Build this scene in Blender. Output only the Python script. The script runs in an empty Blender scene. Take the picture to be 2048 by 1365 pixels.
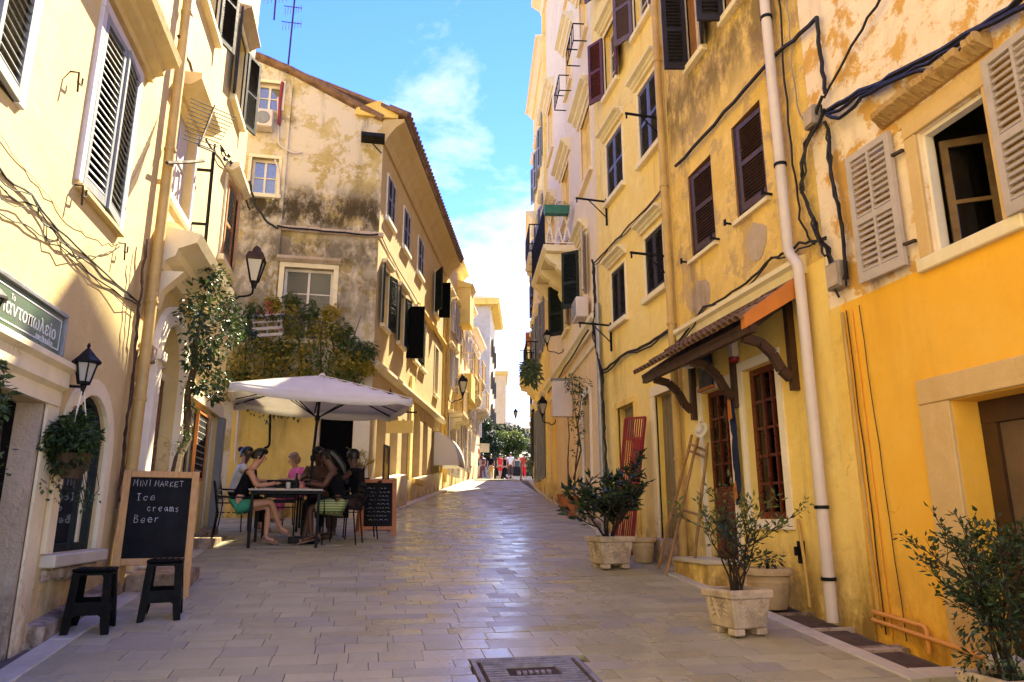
import bpy, bmesh, math, random
from mathutils import Vector, Matrix, geometry
V = Vector
R = math.radians
rnd = random.Random(7)
scene = bpy.context.scene
COL = scene.collection

# ------------------------------------------------------------------ camera
CAM_H, CAM_PITCH, CAM_YAW, CAM_F = 1.45, R(13.7), R(-11.4), 1460.0
cam_data = bpy.data.cameras.new('camera')
cam = bpy.data.objects.new('camera', cam_data)
COL.objects.link(cam)
cam.location = (0, 0, CAM_H)
cam.rotation_euler = (R(90) + CAM_PITCH, 0, CAM_YAW)
cam_data.sensor_width = 36.0
cam_data.lens = CAM_F / 2048.0 * 36.0
cam_data.clip_start = 0.05
cam_data.clip_end = 3000
scene.camera = cam

# ------------------------------------------------------------------ light
SUN_DIR = V((0.345, 0.565, 0.75)).normalized()      # towards the sun
SUN_EL = math.asin(SUN_DIR.z)
SUN_AZ = math.atan2(SUN_DIR.x, SUN_DIR.y)         # clockwise from +Y
EXPOSURE = 3.6
SKY_STRENGTH = 0.09
world = bpy.data.worlds.new('World')
scene.world = world
world.use_nodes = True
def build_world():
    nt = world.node_tree
    nt.nodes.clear()
    N = nt.nodes.new; L = nt.links.new
    out = N('ShaderNodeOutputWorld'); bg = N('ShaderNodeBackground')
    sky = N('ShaderNodeTexSky')
    sky.sky_type = 'NISHITA'; sky.sun_disc = False
    sky.sun_elevation = SUN_EL; sky.sun_rotation = SUN_AZ
    sky.altitude = 2600; sky.air_density = 1.0; sky.dust_density = 0.0; sky.ozone_density = 3.0
    tc = N('ShaderNodeTexCoord')
    sep = N('ShaderNodeSeparateXYZ'); L(tc.outputs['Generated'], sep.inputs[0])
    # clouds lie on a high flat deck: divide the view direction by its height
    zc = N('ShaderNodeMath'); zc.operation = 'MAXIMUM'; zc.inputs[1].default_value = 0.03
    L(sep.outputs['Z'], zc.inputs[0])
    za = N('ShaderNodeMath'); za.operation = 'ADD'; za.inputs[1].default_value = 0.12
    L(zc.outputs[0], za.inputs[0])
    dx = N('ShaderNodeMath'); dx.operation = 'DIVIDE'; L(sep.outputs['X'], dx.inputs[0]); L(za.outputs[0], dx.inputs[1])
    dy = N('ShaderNodeMath'); dy.operation = 'DIVIDE'; L(sep.outputs['Y'], dy.inputs[0]); L(za.outputs[0], dy.inputs[1])
    cmb = N('ShaderNodeCombineXYZ'); L(dx.outputs[0], cmb.inputs[0]); L(dy.outputs[0], cmb.inputs[1])
    mp = N('ShaderNodeMapping'); mp.inputs['Location'].default_value = (1.7, 0.4, 0); mp.inputs['Scale'].default_value = (1.0, 0.8, 1)
    L(cmb.outputs[0], mp.inputs['Vector'])
    n1 = N('ShaderNodeTexNoise'); n1.inputs['Scale'].default_value = 2.6; n1.inputs['Detail'].default_value = 9; n1.inputs['Roughness'].default_value = 0.62
    n1.inputs['Distortion'].default_value = 0.25
    L(mp.outputs[0], n1.inputs['Vector'])
    # more cloud lower in the sky
    mr = N('ShaderNodeMapRange'); mr.inputs['From Min'].default_value = 0.22; mr.inputs['From Max'].default_value = 0.60
    mr.inputs['To Min'].default_value = 0.19; mr.inputs['To Max'].default_value = -0.06
    mr.interpolation_type = 'SMOOTHSTEP'
    L(sep.outputs['Z'], mr.inputs['Value'])
    add = N('ShaderNodeMath'); add.operation = 'ADD'; L(n1.outputs['Fac'], add.inputs[0]); L(mr.outputs[0], add.inputs[1])
    cr = N('ShaderNodeValToRGB'); cr.color_ramp.elements[0].position = 0.49; cr.color_ramp.elements[1].position = 0.78
    cr.color_ramp.elements[0].color = (0, 0, 0, 1); cr.color_ramp.elements[1].color = (1, 1, 1, 1)
    L(add.outputs[0], cr.inputs['Fac'])
    hs = N('ShaderNodeHueSaturation'); hs.inputs['Hue'].default_value = 0.53; hs.inputs['Saturation'].default_value = 1.3; hs.inputs['Value'].default_value = 0.9
    L(sky.outputs[0], hs.inputs['Color'])
    n2 = N('ShaderNodeTexNoise'); n2.inputs['Scale'].default_value = 5.0; n2.inputs['Detail'].default_value = 6
    L(mp.outputs[0], n2.inputs['Vector'])
    cc = N('ShaderNodeMix'); cc.data_type = 'RGBA'
    cc.inputs['A'].default_value = (1.15, 1.3, 1.65, 1); cc.inputs['B'].default_value = (2.1, 2.1, 2.15, 1)
    L(n2.outputs['Fac'], cc.inputs['Factor'])
    mx = N('ShaderNodeMix'); mx.data_type = 'RGBA'
    L(cr.outputs[0], mx.inputs['Factor']); L(hs.outputs[0], mx.inputs['A']); L(cc.outputs['Result'], mx.inputs['B'])
    bg.inputs['Strength'].default_value = SKY_STRENGTH
    L(mx.outputs['Result'], bg.inputs['Color']); L(bg.outputs[0], out.inputs['Surface'])
build_world()
sun_data = bpy.data.lights.new('sun', 'SUN')
sun = bpy.data.objects.new('sun', sun_data)
COL.objects.link(sun)
sun_data.energy = 2.0
sun_data.angle = R(0.53)
sun_data.color = (1.0, 0.92, 0.74)
sun.rotation_euler = SUN_DIR.to_track_quat('Z', 'Y').to_euler()
scene.view_settings.view_transform = 'Standard'
scene.view_settings.look = 'None'
scene.view_settings.gamma = 1.0
scene.view_settings.use_curve_mapping = False
scene.view_settings.exposure = EXPOSURE
scene.view_settings.use_white_balance = True          # camera set for open shade
scene.view_settings.white_balance_temperature = 7500
scene.view_settings.white_balance_tint = 4
scene.cycles.max_bounces = 12
scene.cycles.diffuse_bounces = 9

# ------------------------------------------------------------------ view geometry (to find where things of the place stand)
def ray(px, py):
    x = (px - 1024) / CAM_F; y = (682.5 - py) / CAM_F
    cp, sp = math.cos(CAM_PITCH), math.sin(CAM_PITCH)
    X, Y, Z = x, cp - y * sp, sp + y * cp
    c, s = math.cos(CAM_YAW), math.sin(CAM_YAW)
    return V((X * c - Y * s, X * s + Y * c, Z))
CO = V((0, 0, CAM_H))
def gz(y):
    """height of the street: climbs 10 %, then eases over the crest"""
    if y <= -12: return -1.2
    if y <= 29: return 0.1 * y
    if y <= 33: t = y - 29; return 2.9 + 0.1 * t - 0.05 * t * t / 8
    if y <= 66: return 3.2 + 0.05 * (y - 33)
    return 4.85
def ground(px, py):
    d = ray(px, py); lo, hi = 0.5, 200
    k = CAM_H / (0.1 * d.y - d.z) if 0.1 * d.y - d.z > 1e-6 else 300
    if k * d.y > 29: k = (30.5) / d.y
    p = CO + d * k
    return V((p.x, p.y, gz(p.y)))
def aty(px, py, y):
    d = ray(px, py); return CO + d * (y / d.y)

# ------------------------------------------------------------------ objects
ROOTLOC = {}
def link(o, parent=None):
    COL.objects.link(o)
    if parent is not None: o.parent = parent
    return o
def thing(name, label, cat, loc=(0, 0, 0), group=None):
    o = bpy.data.objects.new(name, None)
    o.empty_display_size = 0.2
    o.location = loc
    link(o)
    o['label'] = label; o['category'] = cat
    if group: o['group'] = group
    ROOTLOC[o.name] = V(loc)
    return o
def tag(o, label, cat, group=None):
    o['label'] = label; o['category'] = cat
    if group: o['group'] = group
    return o
def base_of(parent):
    if parent is None: return V((0, 0, 0))
    while parent.parent is not None: parent = parent.parent
    return ROOTLOC.get(parent.name, V(parent.location))

class MB:
    def __init__(s): s.v = []; s.f = []; s.mi = []; s.m = 0
    def add(s, vs, fs):
        b = len(s.v); s.v.extend([V(p) for p in vs])
        for f in fs: s.f.append([i + b for i in f]); s.mi.append(s.m)
        return s
    def hexa(s, p):   # 8 points: bottom ring 0-3, top ring 4-7
        return s.add(p, [(0, 3, 2, 1), (4, 5, 6, 7), (0, 1, 5, 4), (1, 2, 6, 5), (2, 3, 7, 6), (3, 0, 4, 7)])
    def box(s, x0, x1, y0, y1, z0, z1):
        return s.hexa([(x0, y0, z0), (x1, y0, z0), (x1, y1, z0), (x0, y1, z0), (x0, y0, z1), (x1, y0, z1), (x1, y1, z1), (x0, y1, z1)])
    def obox(s, c, ax, ay, az, sx, sy, sz):
        c = V(c); ax = V(ax).normalized() * sx / 2; ay = V(ay).normalized() * sy / 2; az = V(az).normalized() * sz / 2
        return s.hexa([c - ax - ay - az, c + ax - ay - az, c + ax + ay - az, c - ax + ay - az, c - ax - ay + az, c + ax - ay + az, c + ax + ay + az, c - ax + ay + az])
    def bar(s, p, q, w, h, up=(0, 0, 1)):
        p = V(p); q = V(q); d = (q - p)
        l = d.length
        if l < 1e-6: return s
        d.normalize(); u = V(up)
        side = d.cross(u)
        if side.length < 1e-4: side = d.cross(V((1, 0, 0)))
        side.normalize(); u = side.cross(d)
        return s.obox((p + q) / 2, d, side, u, l, w, h)
    def tube(s, pts, r, n=6, cap=True):
        pts = [V(p) for p in pts]
        rs = r if isinstance(r, (list, tuple)) else [r] * len(pts)
        rings = []; prev = None
        for i, p in enumerate(pts):
            d = (pts[min(i + 1, len(pts) - 1)] - pts[max(i - 1, 0)])
            if d.length < 1e-9: d = V((0, 0, 1))
            d.normalize()
            if prev is None:
                a = d.orthogonal().normalized()
            else:
                a = prev - d * prev.dot(d)
                a = a.normalized() if a.length > 1e-5 else d.orthogonal().normalized()
            prev = a; b = d.cross(a)
            rings.append([p + (a * math.cos(2 * math.pi * k / n) + b * math.sin(2 * math.pi * k / n)) * rs[i] for k in range(n)])
        vs = [q for rg in rings for q in rg]; fs = []
        for i in range(len(rings) - 1):
            for k in range(n):
                k2 = (k + 1) % n
                fs.append((i * n + k, i * n + k2, (i + 1) * n + k2, (i + 1) * n + k))
        if cap:
            fs.append(tuple(reversed(range(n)))); m = (len(rings) - 1) * n; fs.append(tuple(range(m, m + n)))
        return s.add(vs, fs)
    def lathe(s, c, prof, n=16, axis=(0, 0, 1), sq=False):
        """prof: (radius, height) from bottom to top"""
        c = V(c); ax = V(axis).normalized(); a = ax.orthogonal().normalized(); b = ax.cross(a)
        if abs(ax.z) > 0.99: a, b = V((1, 0, 0)), V((0, 1, 0))
        vs = []; fs = []
        for (r, h) in prof:
            for k in range(n):
                t = 2 * math.pi * (k + (0.5 if sq else 0)) / n
                rr = r * (math.sqrt(2) if sq else 1)
                vs.append(c + ax * h + (a * math.cos(t) + b * math.sin(t)) * rr)
        for i in range(len(prof) - 1):
            for k in range(n):
                k2 = (k + 1) % n
                fs.append((i * n + k, i * n + k2, (i + 1) * n + k2, (i + 1) * n + k))
        fs.append(tuple(reversed(range(n)))); m = (len(prof) - 1) * n; fs.append(tuple(range(m, m + n)))
        return s.add(vs, fs)
    def prism(s, poly, d):
        """poly: closed loop of 3d points, extruded by vector d"""
        poly = [V(p) for p in poly]; n = len(poly); d = V(d)
        vs = poly + [p + d for p in poly]
        fs = [tuple(reversed(range(n))), tuple(range(n, 2 * n))] + [(k, (k + 1) % n, n + (k + 1) % n, n + k) for k in range(n)]
        return s.add(vs, fs)
    def build(s, name, mat, parent=None, smooth=False, fix=True, bevel=0, kind=None):
        b = base_of(parent)
        me = bpy.data.meshes.new(name)
        me.from_pydata([tuple(p - b) for p in s.v], [], s.f)
        mats = mat if isinstance(mat, (list, tuple)) else [mat]
        for m in mats: me.materials.append(m)
        if len(mats) > 1: me.polygons.foreach_set('material_index', s.mi)
        if fix or bevel:
            bm = bmesh.new(); bm.from_mesh(me)
            if fix: bmesh.ops.recalc_face_normals(bm, faces=bm.faces)
            if bevel: bmesh.ops.bevel(bm, geom=bm.edges[:], offset=bevel, segments=1, affect='EDGES', profile=0.5)
            bm.to_mesh(me); bm.free()
        if smooth:
            me.polygons.foreach_set('use_smooth', [True] * len(me.polygons))
            try: me.set_sharp_from_angle(angle=R(40))
            except Exception: pass
        me.update()
        o = bpy.data.objects.new(name, me)
        link(o, parent)
        if kind: o['kind'] = kind
        return o
def inst(name, src, parent, world_loc=None, rot=None, scale=None):
    """another part that shares src's mesh"""
    o = bpy.data.objects.new(name, src.data); link(o, parent)
    if world_loc is not None: o.location = V(world_loc) - base_of(parent)
    if rot is not None: o.rotation_euler = rot
    if scale is not None: o.scale = scale
    return o
def structure(name, mb, mat, **k):
    o = mb.build(name, mat, None, **k); o['kind'] = 'structure'; return o

# ------------------------------------------------------------------ facades
class Facade:
    """a vertical wall plane: u along it (away from the camera), w out of it into the street, z up"""
    def __init__(s, a, deg, side, x_of=None):
        s.a = V((a[0], a[1], 0)); r = R(deg); s.deg = deg
        s.t = V((math.sin(r), math.cos(r), 0)); s.side = side
        s.n = V((s.t.y, -s.t.x, 0)) if side == 'L' else V((-s.t.y, s.t.x, 0))
    def P(s, u, w, z): return s.a + s.t * u + s.n * w + V((0, 0, z))
    def px(s, px, py, w=0.0):
        d = ray(px, py); o = s.a + s.n * w
        k = (o - V((0, 0, 0))).dot(s.n) / (d.x * s.n.x + d.y * s.n.y)
        p = CO + d * k
        return ((V((p.x, p.y, 0)) - s.a).dot(s.t), p.z)
    def at(s, px, py, w=0.0):
        u, z = s.px(px, py, w); return s.P(u, w, z)
    def ground(s, u, w=0): return gz(s.P(u, w, 0).y)
    def box(s, mb, u0, u1, w0, w1, z0, z1):
        q = [s.P(u0, w0, z0), s.P(u1, w0, z0), s.P(u1, w1, z0), s.P(u0, w1, z0), s.P(u0, w0, z1), s.P(u1, w0, z1), s.P(u1, w1, z1), s.P(u0, w1, z1)]
        mb.hexa(q); return mb
    def prof(s, mb, u0, u1, prof):
        """profile [(w,z)...] extruded along u"""
        mb.prism([s.P(u0, w, z) for w, z in prof], s.t * (u1 - u0)); return mb

def rect_poly(u0, u1, z0, z1): return [(u0, z0), (u1, z0), (u1, z1), (u0, z1)]
def arch_poly(u0, u1, z0, zs, n=12, rise=None):
    c = (u0 + u1) / 2; r = (u1 - u0) / 2; h = r if rise is None else rise
    return [(u0, z0), (u1, z0)] + [(c + r * math.cos(math.pi * k / n), zs + h * math.sin(math.pi * k / n)) for k in range(n + 1)]
def in_poly(p, poly):
    c = False; n = len(poly)
    for i in range(n):
        (x0, y0), (x1, y1) = poly[i], poly[(i + 1) % n]
        if (y0 > p[1]) != (y1 > p[1]) and p[0] < (x1 - x0) * (p[1] - y0) / (y1 - y0) + x0: c = not c
    return c
def wall_with_holes(F, outer, holes, name, mat, parent, depth=0.25, reveal_mat=None, w=0.0):
    """a wall sheet with real openings and reveals that run back into it"""
    pts = []; edges = []
    for poly in [outer] + [h[0] if isinstance(h, tuple) else h for h in holes]:
        b = len(pts); pts += [V((x, y)) for x, y in poly]; n = len(poly)
        edges += [(b + i, b + (i + 1) % n) for i in range(n)]
    r = geometry.delaunay_2d_cdt(pts, edges, [], 0, 1e-5)
    vs, fs = r[0], r[2]
    mb = MB(); keep = []
    hp = [h[0] if isinstance(h, tuple) else h for h in holes]
    for f in fs:
        c = (sum(vs[i].x for i in f) / len(f), sum(vs[i].y for i in f) / len(f))
        if in_poly(c, outer) and not any(in_poly(c, h) for h in hp): keep.append(f)
    out = []
    p3 = [F.P(v.x, w, v.y) for v in vs]
    for f in keep:
        a, b, c = p3[f[0]], p3[f[1]], p3[f[2]]
        out.append(list(f) if (b - a).cross(c - a).dot(F.n) > 0 else list(reversed(f)))
    mb.add(p3, out)
    mb.m = 1 if reveal_mat else 0
    for h in holes:
        poly, d = h if isinstance(h, tuple) else (h, depth)
        n = len(poly); cx = sum(p[0] for p in poly) / n; cz = sum(p[1] for p in poly) / n
        for i in range(n):
            (a, b), (c, e) = poly[i], poly[(i + 1) % n]
            q = [F.P(a, w, b), F.P(c, w, e), F.P(c, w - d, e), F.P(a, w - d, b)]
            nn = (q[1] - q[0]).cross(q[2] - q[0]); mid = (q[0] + q[2]) / 2
            if nn.dot(F.P(cx, w - d / 2, cz) - mid) < 0: q.reverse()
            mb.add(q, [(0, 1, 2, 3)])
    return mb.build(name, [mat, reveal_mat] if reveal_mat else mat, parent, fix=False)
def house_body(F, house, u0, u1, z0, z1, mat, depth=6.0, front=None, roofmat=None):
    """the other walls and the roof slab behind a facade sheet"""
    mb = MB(); t = 0.2
    F.box(mb, u0, u0 + t, -depth, -0.004, z0, z1); F.box(mb, u1 - t, u1, -depth, -0.004, z0, z1)
    F.box(mb, u0 + t + .002, u1 - t - .002, -depth, -depth + t, z0, z1)
    o = mb.build('rear_wall', mat, house)
    mb = MB(); F.box(mb, u0 - .02, u1 + .02, -depth - .05, -0.006, z1 + .002, z1 + 0.25)
    mb.build('roof', roofmat or mat, house)
    return o
# ------------------------------------------------------------------ materials
MATS = {}
def new_mat(name):
    m = bpy.data.materials.new(name); m.use_nodes = True
    nt = m.node_tree; nt.nodes.clear()
    out = nt.nodes.new('ShaderNodeOutputMaterial'); b = nt.nodes.new('ShaderNodeBsdfPrincipled')
    nt.links.new(b.outputs[0], out.inputs['Surface'])
    return m, nt, b
def noise(nt, scale, detail=6, rough=0.6, mapping=None, coord='Object', dist=0):
    tc = nt.nodes.new('ShaderNodeTexCoord'); n = nt.nodes.new('ShaderNodeTexNoise')
    n.inputs['Scale'].default_value = scale; n.inputs['Detail'].default_value = detail; n.inputs['Roughness'].default_value = rough
    n.inputs['Distortion'].default_value = dist
    if mapping:
        mp = nt.nodes.new('ShaderNodeMapping'); mp.inputs['Scale'].default_value = mapping
        nt.links.new(tc.outputs[coord], mp.inputs['Vector']); nt.links.new(mp.outputs[0], n.inputs['Vector'])
    else: nt.links.new(tc.outputs[coord], n.inputs['Vector'])
    return n.outputs['Fac']
def ramp(nt, fac, lo, hi, a=0.0, b=1.0):
    m = nt.nodes.new('ShaderNodeMapRange'); m.interpolation_type = 'SMOOTHSTEP'
    for k, v in zip(('From Min', 'From Max', 'To Min', 'To Max'), (lo, hi, a, b)): m.inputs[k].default_value = v
    nt.links.new(fac, m.inputs['Value']); return m.outputs[0]
def math_(nt, op, a, b):
    m = nt.nodes.new('ShaderNodeMath'); m.operation = op
    for i, x in enumerate((a, b)):
        if isinstance(x, (int, float)): m.inputs[i].default_value = x
        else: nt.links.new(x, m.inputs[i])
    return m.outputs[0]
def c4(c): return (c[0], c[1], c[2], 1)
def mixc(nt, fac, a, b):
    m = nt.nodes.new('ShaderNodeMix'); m.data_type = 'RGBA'
    for s, x in (('Factor', fac), ('A', a), ('B', b)):
        if isinstance(x, (int, float)): m.inputs[s].default_value = x
        elif isinstance(x, (tuple, list)): m.inputs[s].default_value = c4(x)
        else: nt.links.new(x, m.inputs[s])
    return m.outputs['Result']
def bump(nt, bsdf, h, strength=0.3, dist=0.02):
    b = nt.nodes.new('ShaderNodeBump'); b.inputs['Strength'].default_value = strength; b.inputs['Distance'].default_value = dist
    nt.links.new(h, b.inputs['Height']); nt.links.new(b.outputs[0], bsdf.inputs['Normal'])
def objz(nt):
    tc = nt.nodes.new('ShaderNodeNewGeometry'); s = nt.nodes.new('ShaderNodeSeparateXYZ')
    nt.links.new(tc.outputs['Position'], s.inputs[0]); return s.outputs['Z']
def plaster(name, base, alt, dirt=(0.12, 0.085, 0.04), stain=0.35, peel=None, peel_amt=0.0, streak=0.4, bumpy=0.35, bands=(), rough=0.9, patch=0.5, crack=0.6, splash=0.9):
    """old lime plaster: blotches, rain streaks, dirt, patches where the coat is gone"""
    m, nt, b = new_mat(name)
    n1 = noise(nt, 0.55, 8, 0.62, dist=0.4)
    col = mixc(nt, ramp(nt, n1, 0.5 - .16, 0.5 + .16, 0, 1), base, alt)
    n1b = noise(nt, 3.1, 7, 0.7, dist=0.3)
    col = mixc(nt, ramp(nt, n1b, .45, .75, 0, patch), col, tuple(min(1, x * 1.18 + .02) for x in alt))
    tn = noise(nt, 9, 5, 0.7)
    col = mixc(nt, ramp(nt, tn, .5, .8, 0, 0.22), col, tuple(x * .7 for x in base))
    if peel and peel_amt > 0:
        n2 = noise(nt, 1.35, 12, 0.74, dist=0.25)
        f = ramp(nt, n2, 0.61 - peel_amt * .26, 0.67 - peel_amt * .26)
        col = mixc(nt, f, col, peel)
    n3 = noise(nt, 1.6, 8, 0.7, mapping=(1, 1, 0.16))
    col = mixc(nt, ramp(nt, n3, 0.52, 0.74, 0, streak), col, dirt)
    n4 = noise(nt, 1.15, 12, 0.74, dist=0.15)
    sf = ramp(nt, n4, 0.54, 0.72, 0, stain)
    for (zc, hw, st) in bands:
        d = math_(nt, 'ABSOLUTE', math_(nt, 'SUBTRACT', objz(nt), zc), 0)
        w = ramp(nt, d, hw * 0.2, hw, st, 0)
        nb = noise(nt, 1.9, 12, 0.72, mapping=(1, 1, 0.6), dist=0.1)
        sf = math_(nt, 'MAXIMUM', sf, math_(nt, 'MULTIPLY', w, ramp(nt, nb, 0.36, 0.56)))
    col = mixc(nt, sf, col, dirt)
    # hairline cracks, and splashed dirt along the foot of the wall
    ck = noise(nt, 1.1, 10, 0.55, dist=0.1)
    ckd = math_(nt, 'ABSOLUTE', math_(nt, 'SUBTRACT', ck, 0.5), 0)
    ckm = math_(nt, 'MULTIPLY', ramp(nt, ckd, 0.0, 0.0045, crack, 0), ramp(nt, noise(nt, 0.5, 3), .5, .62))
    col = mixc(nt, ckm, col, tuple(x * .6 for x in dirt))
    g2 = nt.nodes.new('ShaderNodeNewGeometry'); s2 = nt.nodes.new('ShaderNodeSeparateXYZ'); nt.links.new(g2.outputs['Position'], s2.inputs[0])
    hgt = math_(nt, 'SUBTRACT', s2.outputs['Z'], math_(nt, 'MULTIPLY', s2.outputs['Y'], .1))
    sp = math_(nt, 'MULTIPLY', ramp(nt, hgt, .05, .75, splash, 0), ramp(nt, noise(nt, 3.2, 9, .75, mapping=(1, 1, .6)), .36, .62))
    col = mixc(nt, sp, col, dirt)
    nt.links.new(col, b.inputs['Base Color'])
    b.inputs['Roughness'].default_value = rough
    b.inputs['Specular IOR Level'].default_value = 0.25
    h = math_(nt, 'ADD', math_(nt, 'MULTIPLY', noise(nt, 26, 6, 0.65), 0.5), math_(nt, 'MULTIPLY', noise(nt, 4.0, 6, 0.6), 1.0))
    bump(nt, b, h, bumpy, 0.03)
    return m
def plain(name, col, rough=0.6, spec=0.4, metal=0.0, var=0.25, vscale=6, bumpy=0.0, bscale=30, dark=None, mapping=None):
    """paint, stone, metal or wood with slight unevenness and wear"""
    m, nt, b = new_mat(name)
    n = noise(nt, vscale, 6, 0.65, mapping=mapping)
    c = mixc(nt, ramp(nt, n, .35, .7), col, dark or tuple(x * (1 - var) for x in col))
    nt.links.new(c, b.inputs['Base Color'])
    n2 = noise(nt, vscale * 2.3, 4)
    nt.links.new(ramp(nt, n2, .3, .7, max(0.05, rough - .1), min(1, rough + .1)), b.inputs['Roughness'])
    b.inputs['Specular IOR Level'].default_value = spec; b.inputs['Metallic'].default_value = metal
    if bumpy: bump(nt, b, noise(nt, bscale, 6, .65, mapping=mapping), bumpy, 0.02)
    return m
def leafmat(name, c1, c2, c3, gloss=0.5, trans=0.25):
    m, nt, b = new_mat(name)
    g = nt.nodes.new('ShaderNodeNewGeometry')
    r = g.outputs['Random Per Island']
    c = mixc(nt, ramp(nt, r, 0.0, .6), c1, c2)
    c = mixc(nt, ramp(nt, r, .72, 1.0), c, c3)
    nt.links.new(c, b.inputs['Base Color']); b.inputs['Roughness'].default_value = gloss
    b.inputs['Specular IOR Level'].default_value = 0.45
    t = nt.nodes.new('ShaderNodeBsdfTranslucent'); nt.links.new(mixc(nt, 0.5, c, c3), t.inputs['Color'])
    ms = nt.nodes.new('ShaderNodeMixShader'); ms.inputs['Fac'].default_value = trans
    out = [n for n in nt.nodes if n.type == 'OUTPUT_MATERIAL'][0]
    nt.links.new(b.outputs[0], ms.inputs[1]); nt.links.new(t.outputs[0], ms.inputs[2]); nt.links.new(ms.outputs[0], out.inputs['Surface'])
    return m
def slabmat(name, per='object'):
    """worn street stone: each slab its own tone and polish"""
    m, nt, b = new_mat(name)
    oi = nt.nodes.new('ShaderNodeObjectInfo'); g = nt.nodes.new('ShaderNodeNewGeometry')
    r = oi.outputs['Random'] if per == 'object' else g.outputs['Random Per Island']
    r2 = math_(nt, 'FRACT', math_(nt, 'MULTIPLY', r, 7.31), 0)
    r3 = math_(nt, 'FRACT', math_(nt, 'MULTIPLY', r, 23.7), 0)
    tc = nt.nodes.new('ShaderNodeNewGeometry')
    def wn(s, d=6):
        n = nt.nodes.new('ShaderNodeTexNoise'); n.inputs['Scale'].default_value = s; n.inputs['Detail'].default_value = d; n.inputs['Roughness'].default_value = .65
        nt.links.new(tc.outputs['Position'], n.inputs['Vector']); return n.outputs['Fac']
    c = mixc(nt, r2, (0.34, 0.305, 0.175), (0.445, 0.40, 0.235))
    c = mixc(nt, ramp(nt, r3, .72, .98, 0, .6), c, (0.28, 0.245, 0.19))
    c = mixc(nt, ramp(nt, r, .93, 1.0, 0, .7), c, (0.46, 0.42, 0.31))
    c = mixc(nt, ramp(nt, wn(1.1), .38, .68, 0, .45), c, (0.27, 0.235, 0.145))
    c = mixc(nt, ramp(nt, wn(38, 4), .5, .8, 0, .3), c, (0.17, 0.14, 0.11))
    nt.links.new(c, b.inputs['Base Color'])
    c = mixc(nt, ramp(nt, wn(11, 3), .66, .74, 0, .5), c, (0.13, 0.11, 0.085))
    c = mixc(nt, ramp(nt, wn(.45, 8), .55, .68, 0, .35), c, (0.17, 0.145, 0.105))
    # polish: smoother where feet pass, in the middle of the street
    s = nt.nodes.new('ShaderNodeSeparateXYZ'); nt.links.new(tc.outputs['Position'], s.inputs[0])
    d = math_(nt, 'ABSOLUTE', math_(nt, 'SUBTRACT', s.outputs['X'], 1.5), 0)
    track = ramp(nt, d, .6, 2.3, 0, .32)
    ro = math_(nt, 'ADD', math_(nt, 'ADD', math_(nt, 'MULTIPLY', r3, .22), .15), track)
    ro = math_(nt, 'ADD', ro, ramp(nt, wn(2.7), .35, .7, -.05, .12))
    nt.links.new(ro, b.inputs['Roughness']); b.inputs['Specular IOR Level'].default_value = .55
    h = math_(nt, 'ADD', math_(nt, 'MULTIPLY', wn(3.5, 4), 1.0), math_(nt, 'MULTIPLY', wn(30, 5), .18))
    bump(nt, b, h, .3, .02)
    return m
def glassmat(name, tint=(0.05, 0.055, 0.05), rough=0.06):
    m, nt, b = new_mat(name)
    b.inputs['Base Color'].default_value = c4(tint); b.inputs['Roughness'].default_value = rough; b.inputs['Specular IOR Level'].default_value = .7
    return m
def clearglass(name, tint, rough=.05, body=0.0, bodycol=(.2, .2, .17)):
    m, nt, b = new_mat(name)
    t = nt.nodes.new('ShaderNodeBsdfTransparent'); t.inputs['Color'].default_value = c4(tint)
    g = nt.nodes.new('ShaderNodeBsdfGlossy'); g.inputs['Roughness'].default_value = rough
    f = nt.nodes.new('ShaderNodeFresnel'); f.inputs['IOR'].default_value = 1.45
    ms = nt.nodes.new('ShaderNodeMixShader'); nt.links.new(f.outputs[0], ms.inputs['Fac']); nt.links.new(t.outputs[0], ms.inputs[1]); nt.links.new(g.outputs[0], ms.inputs[2])
    out = [n for n in nt.nodes if n.type == 'OUTPUT_MATERIAL'][0]
    if body:
        b.inputs['Base Color'].default_value = c4(bodycol); m2 = nt.nodes.new('ShaderNodeMixShader'); m2.inputs['Fac'].default_value = body
        nt.links.new(ms.outputs[0], m2.inputs[1]); nt.links.new(b.outputs[0], m2.inputs[2]); ms = m2
    nt.links.new(ms.outputs[0], out.inputs['Surface']); return m

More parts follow.
